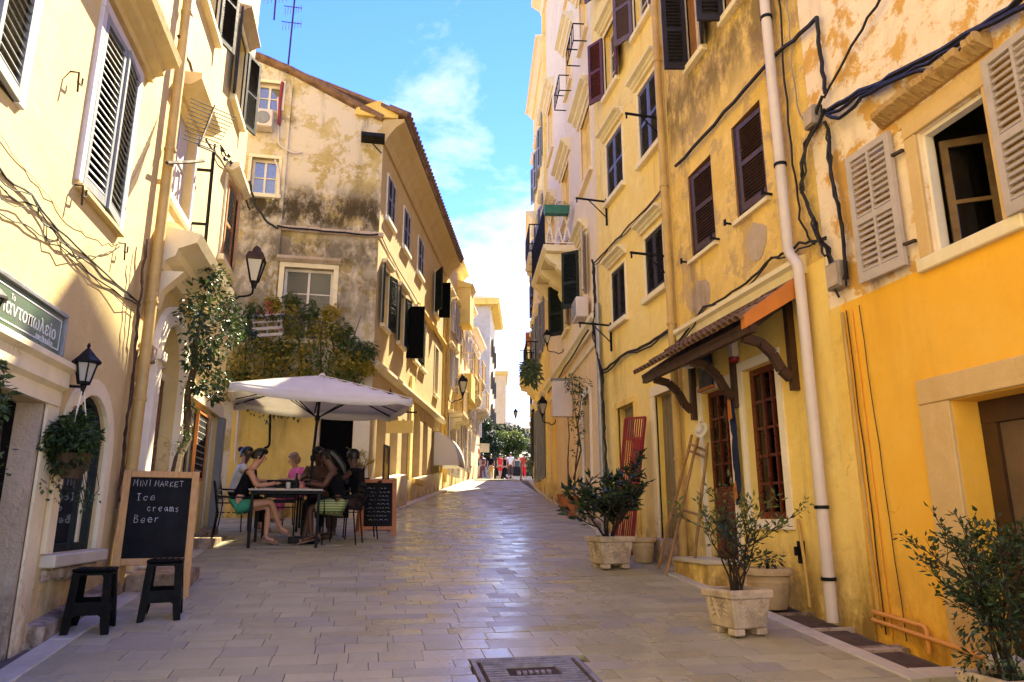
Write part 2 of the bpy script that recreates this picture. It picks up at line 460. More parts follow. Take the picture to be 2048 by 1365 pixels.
M = dict(
    cream=plaster('cream_plaster', (0.60, 0.45, 0.20), (0.65, 0.51, 0.26), dirt=(0.36, 0.25, 0.12), stain=.25, streak=.18, bumpy=.3),
    patina=plaster('patina_plaster', (0.43, 0.315, 0.115), (0.53, 0.42, 0.20), dirt=(0.07, 0.05, 0.024), stain=.8, peel=(0.66, 0.56, 0.40), peel_amt=.62, streak=.85, bumpy=.8, bands=((7.75, .85, 1.0), (6.85, .6, .8), (5.9, 1.1, .65)), patch=.8),
    facade2=plaster('buff_plaster', (0.50, 0.355, 0.155), (0.54, 0.40, 0.20), dirt=(0.26, 0.20, 0.09), stain=.25, streak=.25),
    orange=plaster('orange_plaster', (0.86, 0.455, 0.05), (0.88, 0.51, 0.085), dirt=(0.42, 0.20, 0.035), stain=.2, streak=.22, bumpy=.15, patch=.2),
    peeling=plaster('peeling_plaster', (0.86, 0.70, 0.50), (0.87, 0.74, 0.57), dirt=(0.30, 0.16, 0.04), stain=.45, peel=(0.66, 0.38, 0.10), peel_amt=.46, streak=.5, bumpy=.5),
    ochre=plaster('ochre_plaster', (0.82, 0.54, 0.11), (0.84, 0.60, 0.18), dirt=(0.20, 0.115, 0.03), stain=.4, streak=.6, bumpy=.4),
    ochre_up=plaster('weathered_ochre_plaster', (0.74, 0.49, 0.12), (0.80, 0.57, 0.20), dirt=(0.13, 0.085, 0.032), stain=.6, peel=(0.55, 0.38, 0.17), peel_amt=.4, streak=.8, bumpy=.7, bands=((7.0, .9, .8),), patch=.8),
    yellow=plaster('yellow_plaster', (0.85, 0.61, 0.17), (0.87, 0.67, 0.25), dirt=(0.30, 0.18, 0.055), stain=.35, streak=.55, bumpy=.35),
    pink=plaster('rose_plaster', (0.80, 0.64, 0.39), (0.82, 0.68, 0.44), dirt=(0.36, 0.24, 0.13), stain=.2, streak=.25, bumpy=.2),
    buff=plaster('warm_buff_plaster', (0.78, 0.55, 0.28), (0.80, 0.60, 0.33), dirt=(0.33, 0.21, 0.08), stain=.25, streak=.3, bumpy=.2),
    pale=plaster('pale_plaster', (0.68, 0.56, 0.36), (0.72, 0.60, 0.40), dirt=(0.4, 0.3, 0.2), stain=.2, streak=.2, bumpy=.2),
    grey_plaster=plaster('grey_plaster', (0.42, 0.37, 0.31), (0.50, 0.44, 0.37), dirt=(0.2, 0.17, 0.13), stain=.4, streak=.4),
    trim=plaster('trim_plaster', (0.77, 0.66, 0.41), (0.80, 0.70, 0.47), dirt=(0.38, 0.26, 0.13), stain=.2, streak=.25, bumpy=.2),
    white_trim=plaster('white_trim', (0.79, 0.72, 0.58), (0.81, 0.75, 0.63), dirt=(0.5, 0.4, 0.28), stain=.12, streak=.15, bumpy=.1),
    stone=plaster('worn_stone', (0.44, 0.33, 0.22), (0.55, 0.44, 0.33), dirt=(0.12, 0.075, 0.04), stain=.85, streak=.6, bumpy=1.0),
    stone_warm=plaster('warm_stone', (0.62, 0.42, 0.17), (0.64, 0.45, 0.22), dirt=(0.4, 0.22, 0.06), stain=.3, streak=.2, bumpy=.4),
    marble=plain('marble_kerb', (0.60, 0.55, 0.42), .45, .45, var=.22, vscale=3, bumpy=.1),
    mortar=plain('joint_dirt', (0.055, 0.042, 0.034), .95, .1, var=.4, vscale=5),
    slab=slabmat('street_slab'), slab_many=slabmat('street_slab_far', 'island'),
    grey_paint=plain('grey_shutter_paint', (0.23, 0.24, 0.255), .55, var=.12),
    lilac=plain('lilac_white_paint', (0.56, 0.51, 0.52), .6, var=.1),
    warm_white=plain('warm_white_paint', (0.74, 0.66, 0.54), .55, var=.12),
    taupe=plain('taupe_shutter_paint', (0.47, 0.405, 0.35), .6, var=.15),
    dk_green=plain('dark_green_paint', (0.010, 0.017, 0.014), .6, .25, var=.3),
    charcoal=plain('charcoal_paint', (0.030, 0.025, 0.026), .6, .25, var=.3),
    mauve=plain('mauve_paint', (0.13, 0.085, 0.10), .55, var=.25),
    maroon=plain('maroon_paint', (0.11, 0.028, 0.026), .5, var=.3),
    slate=plain('slate_blue_paint', (0.085, 0.085, 0.105), .5, var=.2),
    brown=plain('brown_paint', (0.065, 0.03, 0.014), .5, var=.3),
    tan=plain('tan_wood', (0.42, 0.19, 0.07), .55, var=.3, mapping=(8, 8, 1)),
    redwood=plain('red_brown_wood', (0.12, 0.022, 0.012), .35, var=.4, mapping=(8, 8, 1)),
    oldwood=plain('grey_old_wood', (0.28, 0.22, 0.12), .85, .2, var=.45, vscale=5, bumpy=.5, mapping=(6, 6, .5)),
    black=plain('black_iron', (0.004, 0.004, 0.0045), .6, .25, var=.3),
    rust=plain('rusted_iron', (0.07, 0.04, 0.025), .8, .3, var=.5),
    cable=plain('cable_rubber', (0.008, 0.007, 0.0065), .6, .4, var=.4),
    greycable=plain('grey_cable', (0.30, 0.25, 0.20), .7, .3, var=.3),
    pvc=plain('white_pvc', (0.66, 0.57, 0.49), .4, .5, var=.12, vscale=2),
    ochre_pipe=plain('ochre_painted_pipe', (0.56, 0.37, 0.12), .5, .4, var=.25, vscale=3),
    orange_pipe=plain('orange_painted_pipe', (0.68, 0.30, 0.07), .5, .4, var=.15),
    galv=plain('galvanised_steel', (0.33, 0.33, 0.33), .4, .5, metal=.6, var=.2),
    terracotta=plain('terracotta', (0.42, 0.145, 0.06), .8, .25, var=.35, bumpy=.3),
    tile_old=plain('weathered_tile', (0.28, 0.16, 0.09), .9, .2, var=.55, vscale=4, bumpy=.4),
    tile_red=plain('red_tile', (0.40, 0.13, 0.075), .9, .2, var=.3),
    clay_cream=plain('cream_clay', (0.56, 0.40, 0.20), .75, .3, var=.3, vscale=5, bumpy=.3),
    conc=plain('cast_concrete', (0.58, 0.46, 0.31), .85, .2, var=.45, vscale=5, bumpy=.35, bscale=18),
    soil=plain('soil', (0.05, 0.033, 0.02), .95, .1, var=.5, bumpy=.6),
    bark=plain('bark', (0.13, 0.085, 0.05), .9, .15, var=.5, bumpy=.6),
    twig=plain('dark_twig', (0.045, 0.032, 0.022), .85, .2, var=.4),
    bamboo=plain('bamboo', (0.36, 0.20, 0.085), .6, .35, var=.5, vscale=4),
    canvas=plain('white_canvas', (0.80, 0.77, 0.80), .85, .2, var=.05, vscale=1.5),
    glass=clearglass('window_glass', (.55, .56, .52)), glass_lit=glassmat('lamp_glass', (0.42, 0.40, 0.34), .2),
    glass_pale=clearglass('pale_window_glass', (.6, .62, .55), .08, .35, (.22, .22, .17)),
    dark=plain('dark_interior', (0.004, 0.0035, 0.003), .9, .1),  # near-black stands in for unlit interiors; black shutter leaves use it too
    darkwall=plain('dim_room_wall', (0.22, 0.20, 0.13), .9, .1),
    blackboard=plain('blackboard', (0.004, 0.004, 0.004), .7, .2, var=.5, vscale=3),
    chalk=plain('chalk', (0.62, 0.62, 0.60), .95, .1, var=.3),
    pine=plain('varnished_pine', (0.56, 0.29, 0.075), .45, .4, var=.25, mapping=(7, 7, 1)),
    orangewood=plain('orange_wood', (0.50, 0.17, 0.04), .5, .4, var=.25, mapping=(7, 7, 1)),
    signgreen=plain('green_sign_board', (0.085, 0.15, 0.065), .35, .5, var=.3, vscale=2, dark=(0.11, 0.125, 0.105)),
    signwhite=plain('sign_white', (0.72, 0.71, 0.68), .5, .4, var=.1),
    plastic_black=plain('black_plastic', (0.002, 0.002, 0.0022), .5, .1, var=.2),
    redpaint=plain('red_paint', (0.27, 0.018, 0.022), .45, .45, var=.25),
    cast=plain('cast_iron_cover', (0.30, 0.27, 0.25), .5, .5, metal=.2, var=.5, vscale=9, bumpy=.4),
    grate=plain('dark_tile', (0.11, 0.075, 0.052), .85, .2, var=.35, bumpy=.4),
    orangeflash=plain('orange_flashing', (0.58, 0.19, 0.03), .55, .4, var=.12),
    greenbox=plain('green_planter_plastic', (0.02, 0.16, 0.11), .45, .4),
    navy=plain('navy_cloth', (0.02, 0.03, 0.09), .9, .2), 
    blue_sign=plain('blue_sign', (0.02, 0.03, 0.08), .4, .5, var=.5, vscale=4),
    leaf_dark=leafmat('dark_glossy_leaf', (0.010, 0.022, 0.008), (0.022, 0.045, 0.014), (0.05, 0.085, 0.025), .32, .12),
    leaf_mid=leafmat('green_leaf', (0.016, 0.034, 0.008), (0.035, 0.068, 0.016), (0.075, 0.12, 0.03), .42, .25),
    leaf_light=leafmat('light_leaf', (0.04, 0.07, 0.015), (0.08, 0.12, 0.028), (0.16, 0.19, 0.06), .45, .35),
    leaf_olive=leafmat('olive_creeper_leaf', (0.19, 0.185, 0.022), (0.40, 0.34, 0.045), (0.58, 0.36, 0.055), .55, .45),
    leaf_mix=leafmat('green_and_yellow_leaf', (0.045, 0.075, 0.014), (0.10, 0.14, 0.03), (0.30, 0.26, 0.06), .45, .35),
    skin_light=plain('fair_skin', (0.52, 0.26, 0.15), .5, .4, var=.1), skin_dark=plain('dark_skin', (0.10, 0.045, 0.026), .5, .4, var=.15),
    hair_dark=plain('dark_hair', (0.006, 0.004, 0.003), .45, .5, var=.4, vscale=20), hair_fair=plain('fair_hair', (0.28, 0.17, 0.09), .5, .4, var=.4, vscale=20),
    cloth_black=plain('black_cloth', (0.004, 0.004, 0.005), .9, .2), cloth_green=plain('green_cloth', (0.05, 0.30, 0.16), .85, .2, var=.15),
    cloth_white=plain('white_cloth', (0.70, 0.68, 0.68), .9, .2), cloth_pink=plain('pink_cloth', (0.70, 0.13, 0.26), .85, .2, var=.12),
    cloth_red=plain('red_cloth', (0.62, 0.035, 0.03), .85, .2, var=.15), cloth_yellow=plain('yellow_cloth', (0.62, 0.36, 0.06), .85, .2),
    cloth_blue=plain('blue_cloth', (0.05, 0.09, 0.25), .85, .2), cloth_brown=plain('brown_cloth', (0.09, 0.05, 0.04), .85, .2),
    cloth_salmon=plain('salmon_cloth', (0.6, 0.22, 0.14), .85, .2), leather=plain('sandal_leather', (0.25, 0.15, 0.09), .6, .3),
    flower=plain('red_petals', (0.55, 0.05, 0.09), .7, .3, var=.2), lawn=plain('dry_ground', (0.16, 0.13, 0.08), .95, .1, var=.3, vscale=.5),
)
def groundmat():
    m, nt, b = new_mat('ground_dirt_and_bounce')
    g = nt.nodes.new('ShaderNodeNewGeometry'); s = nt.nodes.new('ShaderNodeSeparateXYZ'); nt.links.new(g.outputs['Position'], s.inputs[0])
    n = noise(nt, 1.5, 7)
    a = mixc(nt, n, (0.10, 0.08, 0.06), (0.15, 0.12, 0.09)); c = mixc(nt, n, (0.37, 0.33, 0.24), (0.44, 0.39, 0.29))
    nt.links.new(mixc(nt, ramp(nt, s.outputs['Y'], 2.55, 2.65, 0, 1), c, a), b.inputs['Base Color']); b.inputs['Roughness'].default_value = .95  # unseen ground behind the camera made paler to bounce fill light
    return m
M['ground'] = groundmat()
def canvasmat():
    m, nt, b = new_mat('thin_white_canvas')
    c = mixc(nt, ramp(nt, noise(nt, 2.2, 6), .4, .75, 0, .35), (0.82, 0.78, 0.72), (0.70, 0.64, 0.55))
    nt.links.new(c, b.inputs['Base Color']); b.inputs['Roughness'].default_value = .9; b.inputs['Specular IOR Level'].default_value = .15
    bump(nt, b, noise(nt, 5, 4), .35, .03)
    t = nt.nodes.new('ShaderNodeBsdfTranslucent'); nt.links.new(c, t.inputs['Color'])
    ms = nt.nodes.new('ShaderNodeMixShader'); ms.inputs['Fac'].default_value = .3
    out = [n for n in nt.nodes if n.type == 'OUTPUT_MATERIAL'][0]
    nt.links.new(b.outputs[0], ms.inputs[1]); nt.links.new(t.outputs[0], ms.inputs[2]); nt.links.new(ms.outputs[0], out.inputs['Surface']); return m
M['canvas'] = canvasmat()
def stripemat(name, c1, c2, freq):
    m, nt, b = new_mat(name)
    tc = nt.nodes.new('ShaderNodeTexCoord'); w = nt.nodes.new('ShaderNodeTexWave'); w.inputs['Scale'].default_value = freq; w.inputs['Distortion'].default_value = 0.6
    w.bands_direction = 'Z'
    nt.links.new(tc.outputs['Object'], w.inputs['Vector'])
    nt.links.new(mixc(nt, ramp(nt, w.outputs['Fac'], .35, .6), c1, c2), b.inputs['Base Color']); b.inputs['Roughness'].default_value = .85
    return m
M['skirt'] = stripemat('striped_skirt', (0.12, 0.20, 0.05), (0.40, 0.42, 0.18), 9)
# ------------------------------------------------------------------ house-part builders
def surround(F, h, u0, u1, z0, z1, t=.12, proud=.035, mat='trim', sill=True, bottom=False, name='window_surround'):
    mb = MB()
    F.box(mb, u0 - t, u0, -.03, proud, z0, z1); F.box(mb, u1, u1 + t, -.03, proud, z0, z1)
    F.box(mb, u0 - t, u1 + t, -.03, proud + .003, z1, z1 + t)
    if bottom: F.box(mb, u0 - t, u1 + t, -.03, proud, z0 - t, z0)
    o = mb.build(name, M[mat], h, bevel=.006)
    if sill:
        mb = MB(); F.box(mb, u0 - t - .03, u1 + t + .03, -.1, proud + .06, z0 - .09, z0 - .002); mb.build('sill', M[mat], h, bevel=.008)
    return o
def hood(F, h, u0, u1, z, proj=.22, ht=.2, mat='trim', flat=False):
    mb = MB()
    if flat: pr = [(-.02, z), (proj * .55, z), (proj, z + ht * .55), (proj, z + ht), (-.02, z + ht)]
    else: pr = [(-.02, z), (.05, z), (.06, z + ht * .25), (proj * .55, z + ht * .42), (proj * .62, z + ht * .6), (proj, z + ht * .78), (proj, z + ht), (-.02, z + ht + .03)]
    F.prof(mb, u0, u1, pr); return mb.build('hood_moulding', M[mat], h)
def window(F, h, u0, u1, z0, z1, w=-.14, frame='warm_white', glass='glass', nx=2, nz=2, fw=.055, name='window', th=.05):
    mb = MB()
    F.box(mb, u0, u0 + fw, w - th, w, z0, z1); F.box(mb, u1 - fw, u1, w - th, w, z0, z1)
    F.box(mb, u0 + fw, u1 - fw, w - th, w, z0, z0 + fw); F.box(mb, u0 + fw, u1 - fw, w - th, w, z1 - fw, z1)
    iu0, iu1, iz0, iz1 = u0 + fw, u1 - fw, z0 + fw, z1 - fw
    cw = (iu1 - iu0) / nx; ch = (iz1 - iz0) / nz
    for i in range(1, nx):
        t = fw * (.8 if (nx == 2) else .4)
        F.box(mb, iu0 + cw * i - t / 2, iu0 + cw * i + t / 2, w - th + .003, w + .004, iz0, iz1)
    for j in range(1, nz):
        F.box(mb, iu0, iu1, w - th + .006, w - .006, iz0 + ch * j - fw * .2, iz0 + ch * j + fw * .2)
    o = mb.build(name, M[frame], h)
    for i in range(nx):
        for j in range(nz):
            p = MB(); e = .004
            F.box(p, iu0 + cw * i + e, iu0 + cw * (i + 1) - e, w - th * .62, w - th * .42, iz0 + ch * j + e, iz0 + ch * (j + 1) - e)
            p.build('pane', M[glass], o)
    return o
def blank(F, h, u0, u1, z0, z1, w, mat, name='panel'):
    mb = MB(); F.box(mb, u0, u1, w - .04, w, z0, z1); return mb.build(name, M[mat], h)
def shutter(F, h, hu, w, z0, z1, width, sgn, ang, mat, rails=(), cols=1, pitch=.05, th=.035, st=.06, slat_mat=None, label=None, solid=False, tilt=0):
    """a hinged louvred leaf; ang 0 = shut in the plane of the wall, 90 = straight out"""
    a = R(ang)
    d = F.t * (sgn * math.cos(a)) + F.n * math.sin(a)
    nn = d.cross(V((0, 0, 1))).normalized()
    if nn.dot(F.n) < 0 and ang < 89: nn = -nn
    O = F.P(hu, w, 0)
    mb = MB()
    def ob(m, x0, x1, za, zb, t=th, off=0, tilt=0):
        c = O + d * ((x0 + x1) / 2) + nn * off + V((0, 0, (za + zb) / 2))
        up = V((0, 0, 1)); ay = nn
        if tilt:
            up = V((0, 0, 1)) * math.cos(tilt) - nn * math.sin(tilt); ay = nn * math.cos(tilt) + V((0, 0, 1)) * math.sin(tilt)
        m.obox(c, d, ay, up, x1 - x0, t, zb - za)
    ob(mb, 0, st, z0, z1); ob(mb, width - st, width, z0, z1)
    zs = [z0] + list(rails) + [z1 - st]
    for i, z in enumerate(zs):
        zz = z if i in (0, len(zs) - 1) else z - st / 2
        hgt = st * (1.5 if i == 0 else 1.0)
        ob(mb, st, width - st, zz, zz + hgt, th * .96)
    cw = (width - 2 * st) / cols
    for c in range(1, cols): ob(mb, st + cw * c - .012, st + cw * c + .012, z0 + st, z1 - st, th * .92)
    leaf = mb.build('shutter', M[mat], h)
    if label: leaf['label'] = label
    sm = M[slat_mat or mat]
    many = MB()
    bounds = [z0 + st * 1.5] + [v for r in rails for v in (r - st / 2, r + st / 2)] + [z1 - st]
    if solid:
        m = MB(); ob(m, st, width - st, z0 + st, z1 - st, th * .5); m.build('panel', sm, leaf); return leaf
    for b in range(0, len(bounds), 2):
        za, zb = bounds[b], bounds[b + 1]
        n = max(2, int((zb - za) / pitch)); ph = (zb - za) / n
        for i in range(n):
            for c in range(cols):
                x0 = st + cw * c + (.012 if c else 0) + .002; x1 = st + cw * (c + 1) - (.012 if c < cols - 1 else 0) - .002
                z = za + ph * i
                ob(many, x0, x1, z - ph * .08, z + ph * .95, .008, 0, R(42))
    many.build('slat', sm, leaf, kind='stuff')
    bk = MB(); ob(bk, st + .001, width - st - .001, z0 + st, z1 - st, th * .12, -th * .36); bk.build('backing', sm, leaf)
    return leaf
def shutter_near(F, h, hu, w, z0, z1, width, sgn, ang, mat, **k):
    """near leaf: every slat is a part of its own (they share one mesh per column)"""
    rails = k.get('rails', ()); cols = k.get('cols', 1); pitch = k.get('pitch', .05); st = k.get('st', .06); th = k.get('th', .035)
    kk = dict(k); kk['solid'] = True
    a = R(ang); d = F.t * (sgn * math.cos(a)) + F.n * math.sin(a); nn = d.cross(V((0, 0, 1))).normalized()
    if nn.dot(F.n) < 0: nn = -nn
    O = F.P(hu, w, 0)
    kk['solid'] = False; kk['pitch'] = 99
    leaf = shutter(F, h, hu, w, z0, z1, width, sgn, ang, mat, **kk)
    for c in list(leaf.children): bpy.data.objects.remove(c)
    sm = M[k.get('slat_mat') or mat]; cw = (width - 2 * st) / cols
    bounds = [z0 + st * 1.5] + [v for r in rails for v in (r - st / 2, r + st / 2)] + [z1 - st]
    tilt = R(k.get('tilt', 38))
    for c in range(cols):
        x0 = st + cw * c + (.012 if c else 0) + .002; x1 = st + cw * (c + 1) - (.012 if c < cols - 1 else 0) - .002
        src = None
        for b in range(0, len(bounds), 2):
            za, zb = bounds[b], bounds[b + 1]; n = max(2, round((zb - za) / pitch)); ph = (zb - za) / n
            for i in range(n):
                zc = za + ph * (i + .5)
                if src is None:
                    m = MB(); up = V((0, 0, 1)) * math.cos(tilt) - nn * math.sin(tilt); ay = nn * math.cos(tilt) + V((0, 0, 1)) * math.sin(tilt)
                    m.obox(O + d * ((x0 + x1) / 2) + V((0, 0, zc)), d, ay, up, x1 - x0, .009, pitch * .92)
                    src = (m.build('slat', sm, leaf), zc)
                else: inst('slat', src[0], leaf).location = (0, 0, zc - src[1])
    return leaf
def slope_band(F, h, u0, u1, dz0, dz1, w0, w1, mat, name):
    """a plinth that follows the climbing street"""
    mb = MB(); n = max(1, int((u1 - u0) / 1.5))
    for i in range(n):
        a = u0 + (u1 - u0) * i / n; b = u0 + (u1 - u0) * (i + 1) / n
        ga, gb = F.ground(a), F.ground(b)
        mb.hexa([F.P(a, w0, ga + dz0), F.P(b, w0, gb + dz0), F.P(b, w1, gb + dz0), F.P(a, w1, ga + dz0), F.P(a, w0, ga + dz1), F.P(b, w0, gb + dz1), F.P(b, w1, gb + dz1 - .02), F.P(a, w1, ga + dz1 - .02)])
    return mb.build(name, M[mat], h)
def sag(p, q, n=8, s=.05):
    p = V(p); q = V(q)
    return [p.lerp(q, i / n) - V((0, 0, s * 4 * (i / n) * (1 - i / n))) for i in range(n + 1)]
def wob(pts, amp=.01, seed=1):
    r = random.Random(seed); return [V(p) + V((r.uniform(-amp, amp), r.uniform(-amp, amp), r.uniform(-amp, amp))) for p in pts]
def cable(name, label, F, pxs, w=.03, r=.012, mat='cable', strands=1, seed=1, amp=.012, n=5, group=None, cat='cable'):
    mb = MB()
    for s in range(strands):
        pts = [F.at(x, y, w + (0.02 * s if s else 0)) for x, y in pxs]
        path = []
        for i in range(len(pts) - 1): path += sag(pts[i], pts[i + 1], n, .012 + .01 * s)[(0 if i == 0 else 1):]
        off = V((0, 0, -0.03 * s))
        path = [p + off * (1 + .8 * math.sin(i * .7 + s)) for i, p in enumerate(path)]
        mb.tube(wob(path, amp, seed + s), r * (1 if s == 0 else .65), 5)
    o = mb.build(name, M[mat], None, smooth=True)
    return tag(o, label, cat, group)

# ------------------------------------------------------------------ ground, street
def build_ground():
    ys = [-40, -10, 0, 5, 10, 15, 20, 25, 29, 30, 31, 32, 33, 40, 50, 60, 66, 80, 120, 300, 900]
    xs = [-600, -60, -20, -8, 0, 8, 20, 60, 600]
    mb = MB(); vs = []; fs = []
    for y in ys:
        for x in xs: vs.append((x, y, gz(y) - .035))
    n = len(xs)
    for i in range(len(ys) - 1):
        for j in range(n - 1): fs.append((i * n + j, i * n + j + 1, (i + 1) * n + j + 1, (i + 1) * n + j))
    mb.add(vs, fs); structure('ground', mb, M['ground'])
build_ground()
def xl(y):
    if y < 10.6: return -1.97
    if y < 14.75: return -2.6
    return .12 + (y - 14.8) * math.tan(R(15.5)) + .02
def xr(y):
    if y < 8.4: return 3.5
    if y < 12.1: return 3.86
    return 3.95 + (y - 12.1) * math.tan(R(7.6))
pave = bpy.data.objects.new('pavement', None); link(pave); pave['kind'] = 'structure'
ROOTLOC['pavement'] = V((0, 0, 0))
def paving():
    r = random.Random(11)
    unit = MB(); unit.box(-.5, .5, -.5, .5, -.5, .5)
    me = None; count = 0; many = MB(); y = 2.6
    holes = [(0.76, 1.52, 4.62, 5.26), (-0.02, 0.5, 12.75, 12.98)]
    # bands across the street
    rows = []
    while y < 34:
        d = r.choice((.17, .19, .21, .24)) if y < 20 else .34
        rows.append((y, d)); y += d
    tilt = math.atan(.1)
    slabs = []
    for (y, d) in rows:
        yc = y + d / 2; a, b = xl(yc), xr(yc); x = a - r.uniform(0, .3)
        while x < b:
            l = r.choice((.20, .26, .30, .36, .42, .50)); x0 = max(x, a); x1 = min(x + l, b); x += l
            if x1 - x0 < .05: continue
            for (h0, h1, g0, g1) in holes:
                if y + d > g0 and y < g1 and x1 > h0 and x0 < h1:
                    if x0 < h0 and h0 - x0 > .06: slabs.append((x0, h0, y, d))
                    if x1 > h1 and x1 - h1 > .06: slabs.append((h1, x1, y, d))
                    break
            else: slabs.append((x0, x1, y, d))
    def vis(s):
        x = (s[0] + s[1]) / 2; y = s[2]
        return y > 4.35 and -.86 * y + .3 < x - .2 * y < .78 * y
    order = [s for s in slabs if vis(s)]; order.sort(key=lambda s: s[2]); single = set(map(id, order[:298]))
    for s in slabs:
        x0, x1, y, d = s; g = .0045; yc = y + d / 2
        cz = gz(yc) - .02 + r.uniform(-.0022, .0022); tx = tilt if yc < 29 else math.atan(.06)
        c = V(((x0 + x1) / 2, yc, cz)); sx, sy = x1 - x0 - g, d - g
        rx, ry = tx + r.uniform(-.005, .005), r.uniform(-.004, .004)
        if id(s) in single:
            if me is None:
                bm = bmesh.new(); bmesh.ops.create_cube(bm, size=1.0)
                top = [e for e in bm.edges if all(v.co.z > 0 for v in e.verts)]
                bmesh.ops.bevel(bm, geom=top, offset=.014, segments=1, affect='EDGES')
                me = bpy.data.meshes.new('paving_slab'); bm.to_mesh(me); bm.free(); me.materials.append(M['slab'])
            o = bpy.data.objects.new('paving_slab', me); link(o, pave); o.location = c; o.scale = (sx, sy, .04); o.rotation_euler = (rx, ry, 0)
        else:
            ay = V((0, math.cos(rx), math.sin(rx))); az = V((0, -math.sin(rx), math.cos(rx)))
            many.obox(c, (1, 0, ry * -1), ay, az, sx, sy, .04)
    many.build('paving_slab', M['slab_many'], pave, kind='stuff')
paving()
def strip(name, pts, w, mat, seg=.9, up=.012, gap=.006, side=1):
    """a run of kerb stones along a line; each stone its own part"""
    root = bpy.data.objects.new(name, None); link(root); root['kind'] = 'structure'; ROOTLOC[root.name] = V((0, 0, 0))
    for (p, q) in zip(pts[:-1], pts[1:]):
        p = V((p[0], p[1], 0)); q = V((q[0], q[1], 0)); L = (q - p).length; n = max(1, round(L / seg)); d = (q - p).normalized(); s = V((d.y, -d.x, 0)) * side
        for i in range(n):
            a = p + d * (L * i / n + gap / 2); b = p + d * (L * (i + 1) / n - gap / 2); a2 = a + s * w; b2 = b + s * w
            mb = MB(); u = up + rnd.uniform(-.002, .003)
            mb.hexa([(v.x, v.y, gz(v.y) - .04) for v in (a, b, b2, a2)] + [(v.x, v.y, gz(v.y) + u) for v in (a, b, b2, a2)])
            mb.build('kerb_stone', M[mat], root, bevel=.004)
    return root
strip('kerb', [(-2.14, 2.5), (-2.14, 10.55)], .17, 'marble')
strip('kerb', [(3.5, 4.45), (3.5, 8.38)], .15, 'marble', seg=.7)
strip('kerb', [(3.655, 4.66), (4.04, 4.66)], .2, 'marble', seg=.4)
strip('kerb', [(3.87, 8.42), (3.87, 12.1), (4.0, 12.4), (5.2, 21.5), (6.9, 31)], .13, 'marble', seg=1.0, up=.05)
strip('kerb', [(.14, 14.8), (4.2, 29.5)], .2, 'marble', seg=1.1, up=.03)
def sunk_tiles():
    """four recessed dark slabs along the foot of the yellow wall, with pale stone between them"""
    root = bpy.data.objects.new('side_strip', None); link(root); root['kind'] = 'structure'; ROOTLOC[root.name] = V((0, 0, 0))
    y = 4.68
    for k, (L, m) in enumerate(((.42, 'grate'), (.12, 'stone'), (.50, 'grate'), (.04, 'stone'), (.50, 'grate'), (.05, 'stone'), (.62, 'grate'), (.3, 'stone'), (.5, 'stone'), (.5, 'stone'))):
        mb = MB(); up = -.012 if m == 'grate' else .006
        mb.hexa([(v[0], v[1], gz(v[1]) - .05) for v in ((3.66, y + .004), (4.04, y + .004), (4.04, y + L - .004), (3.66, y + L - .004))] + [(v[0], v[1], gz(v[1]) + up) for v in ((3.66, y + .004), (4.04 if m == 'stone' else 3.95, y + .004), (4.04 if m == 'stone' else 3.95, y + L - .004), (3.66, y + L - .004))])
        mb.build('kerb_stone' if m == 'stone' else 'paving_slab', M[m], root); y += L
sunk_tiles()
def manhole():
    t = thing('manhole_cover', 'large rectangular ribbed iron cover set in the paving at the near edge', 'manhole cover', (1.14, 4.94, gz(4.94)))
    def pt(x, y, dz): return V((x, y, gz(y) + dz))
    def b(mb, x0, x1, y0, y1, dz): mb.hexa([pt(x0, y0, -.04), pt(x1, y0, -.04), pt(x1, y1, -.04), pt(x0, y1, -.04), pt(x0, y0, dz), pt(x1, y0, dz), pt(x1, y1, dz), pt(x0, y1, dz)])
    mb = MB(); x0, x1, y0, y1 = .77, 1.51, 4.63, 5.25
    b(mb, x0, x1, y0, y0 + .03, .004); b(mb, x0, x1, y1 - .03, y1, .004); b(mb, x0, x0 + .03, y0 + .03, y1 - .03, .004); b(mb, x1 - .03, x1, y0 + .03, y1 - .03, .004)
    mb.build('frame', M['cast'], t)
    mb = MB(); b(mb, x0 + .034, x1 - .034, y0 + .034, y1 - .034, -.012); mb.build('plate', M['rust'], t)  # dark colour in the recess stands in for shade between the ribs
    src = None
    for i in range(11):
        y = y0 + .055 + i * .048
        if .24 < (y - y0) < .40: spans = [(x0 + .06, x0 + .2), (x1 - .2, x1 - .06)]
        else: spans = [(x0 + .06, x1 - .06)]
        for a, c in spans:
            mb = MB(); b(mb, a, c, y, y + .024, .006); mb.build('rib', M['cast'], t)
    mb = MB()
    for k in range(6): b(mb, x0 + .26 + k * .04, x0 + .285 + k * .04, y0 + .30, y0 + .34, .002)
    mb.build('stamped_letters', M['cast'], t)
    t2 = thing('drain_grate', 'narrow dark drain grating flush with the paving beyond the orange sandwich board', 'drain', (.24, 12.86, gz(12.86)))
    mb = MB(); b(mb, -.01, .49, 12.76, 12.97, -.006); mb.build('frame', M['cast'], t2)
    for k in range(9):
        mb = MB(); b(mb, .01 + k * .053, .03 + k * .053, 12.78, 12.95, .004); mb.build('bar', M['black'], t2)
manhole()
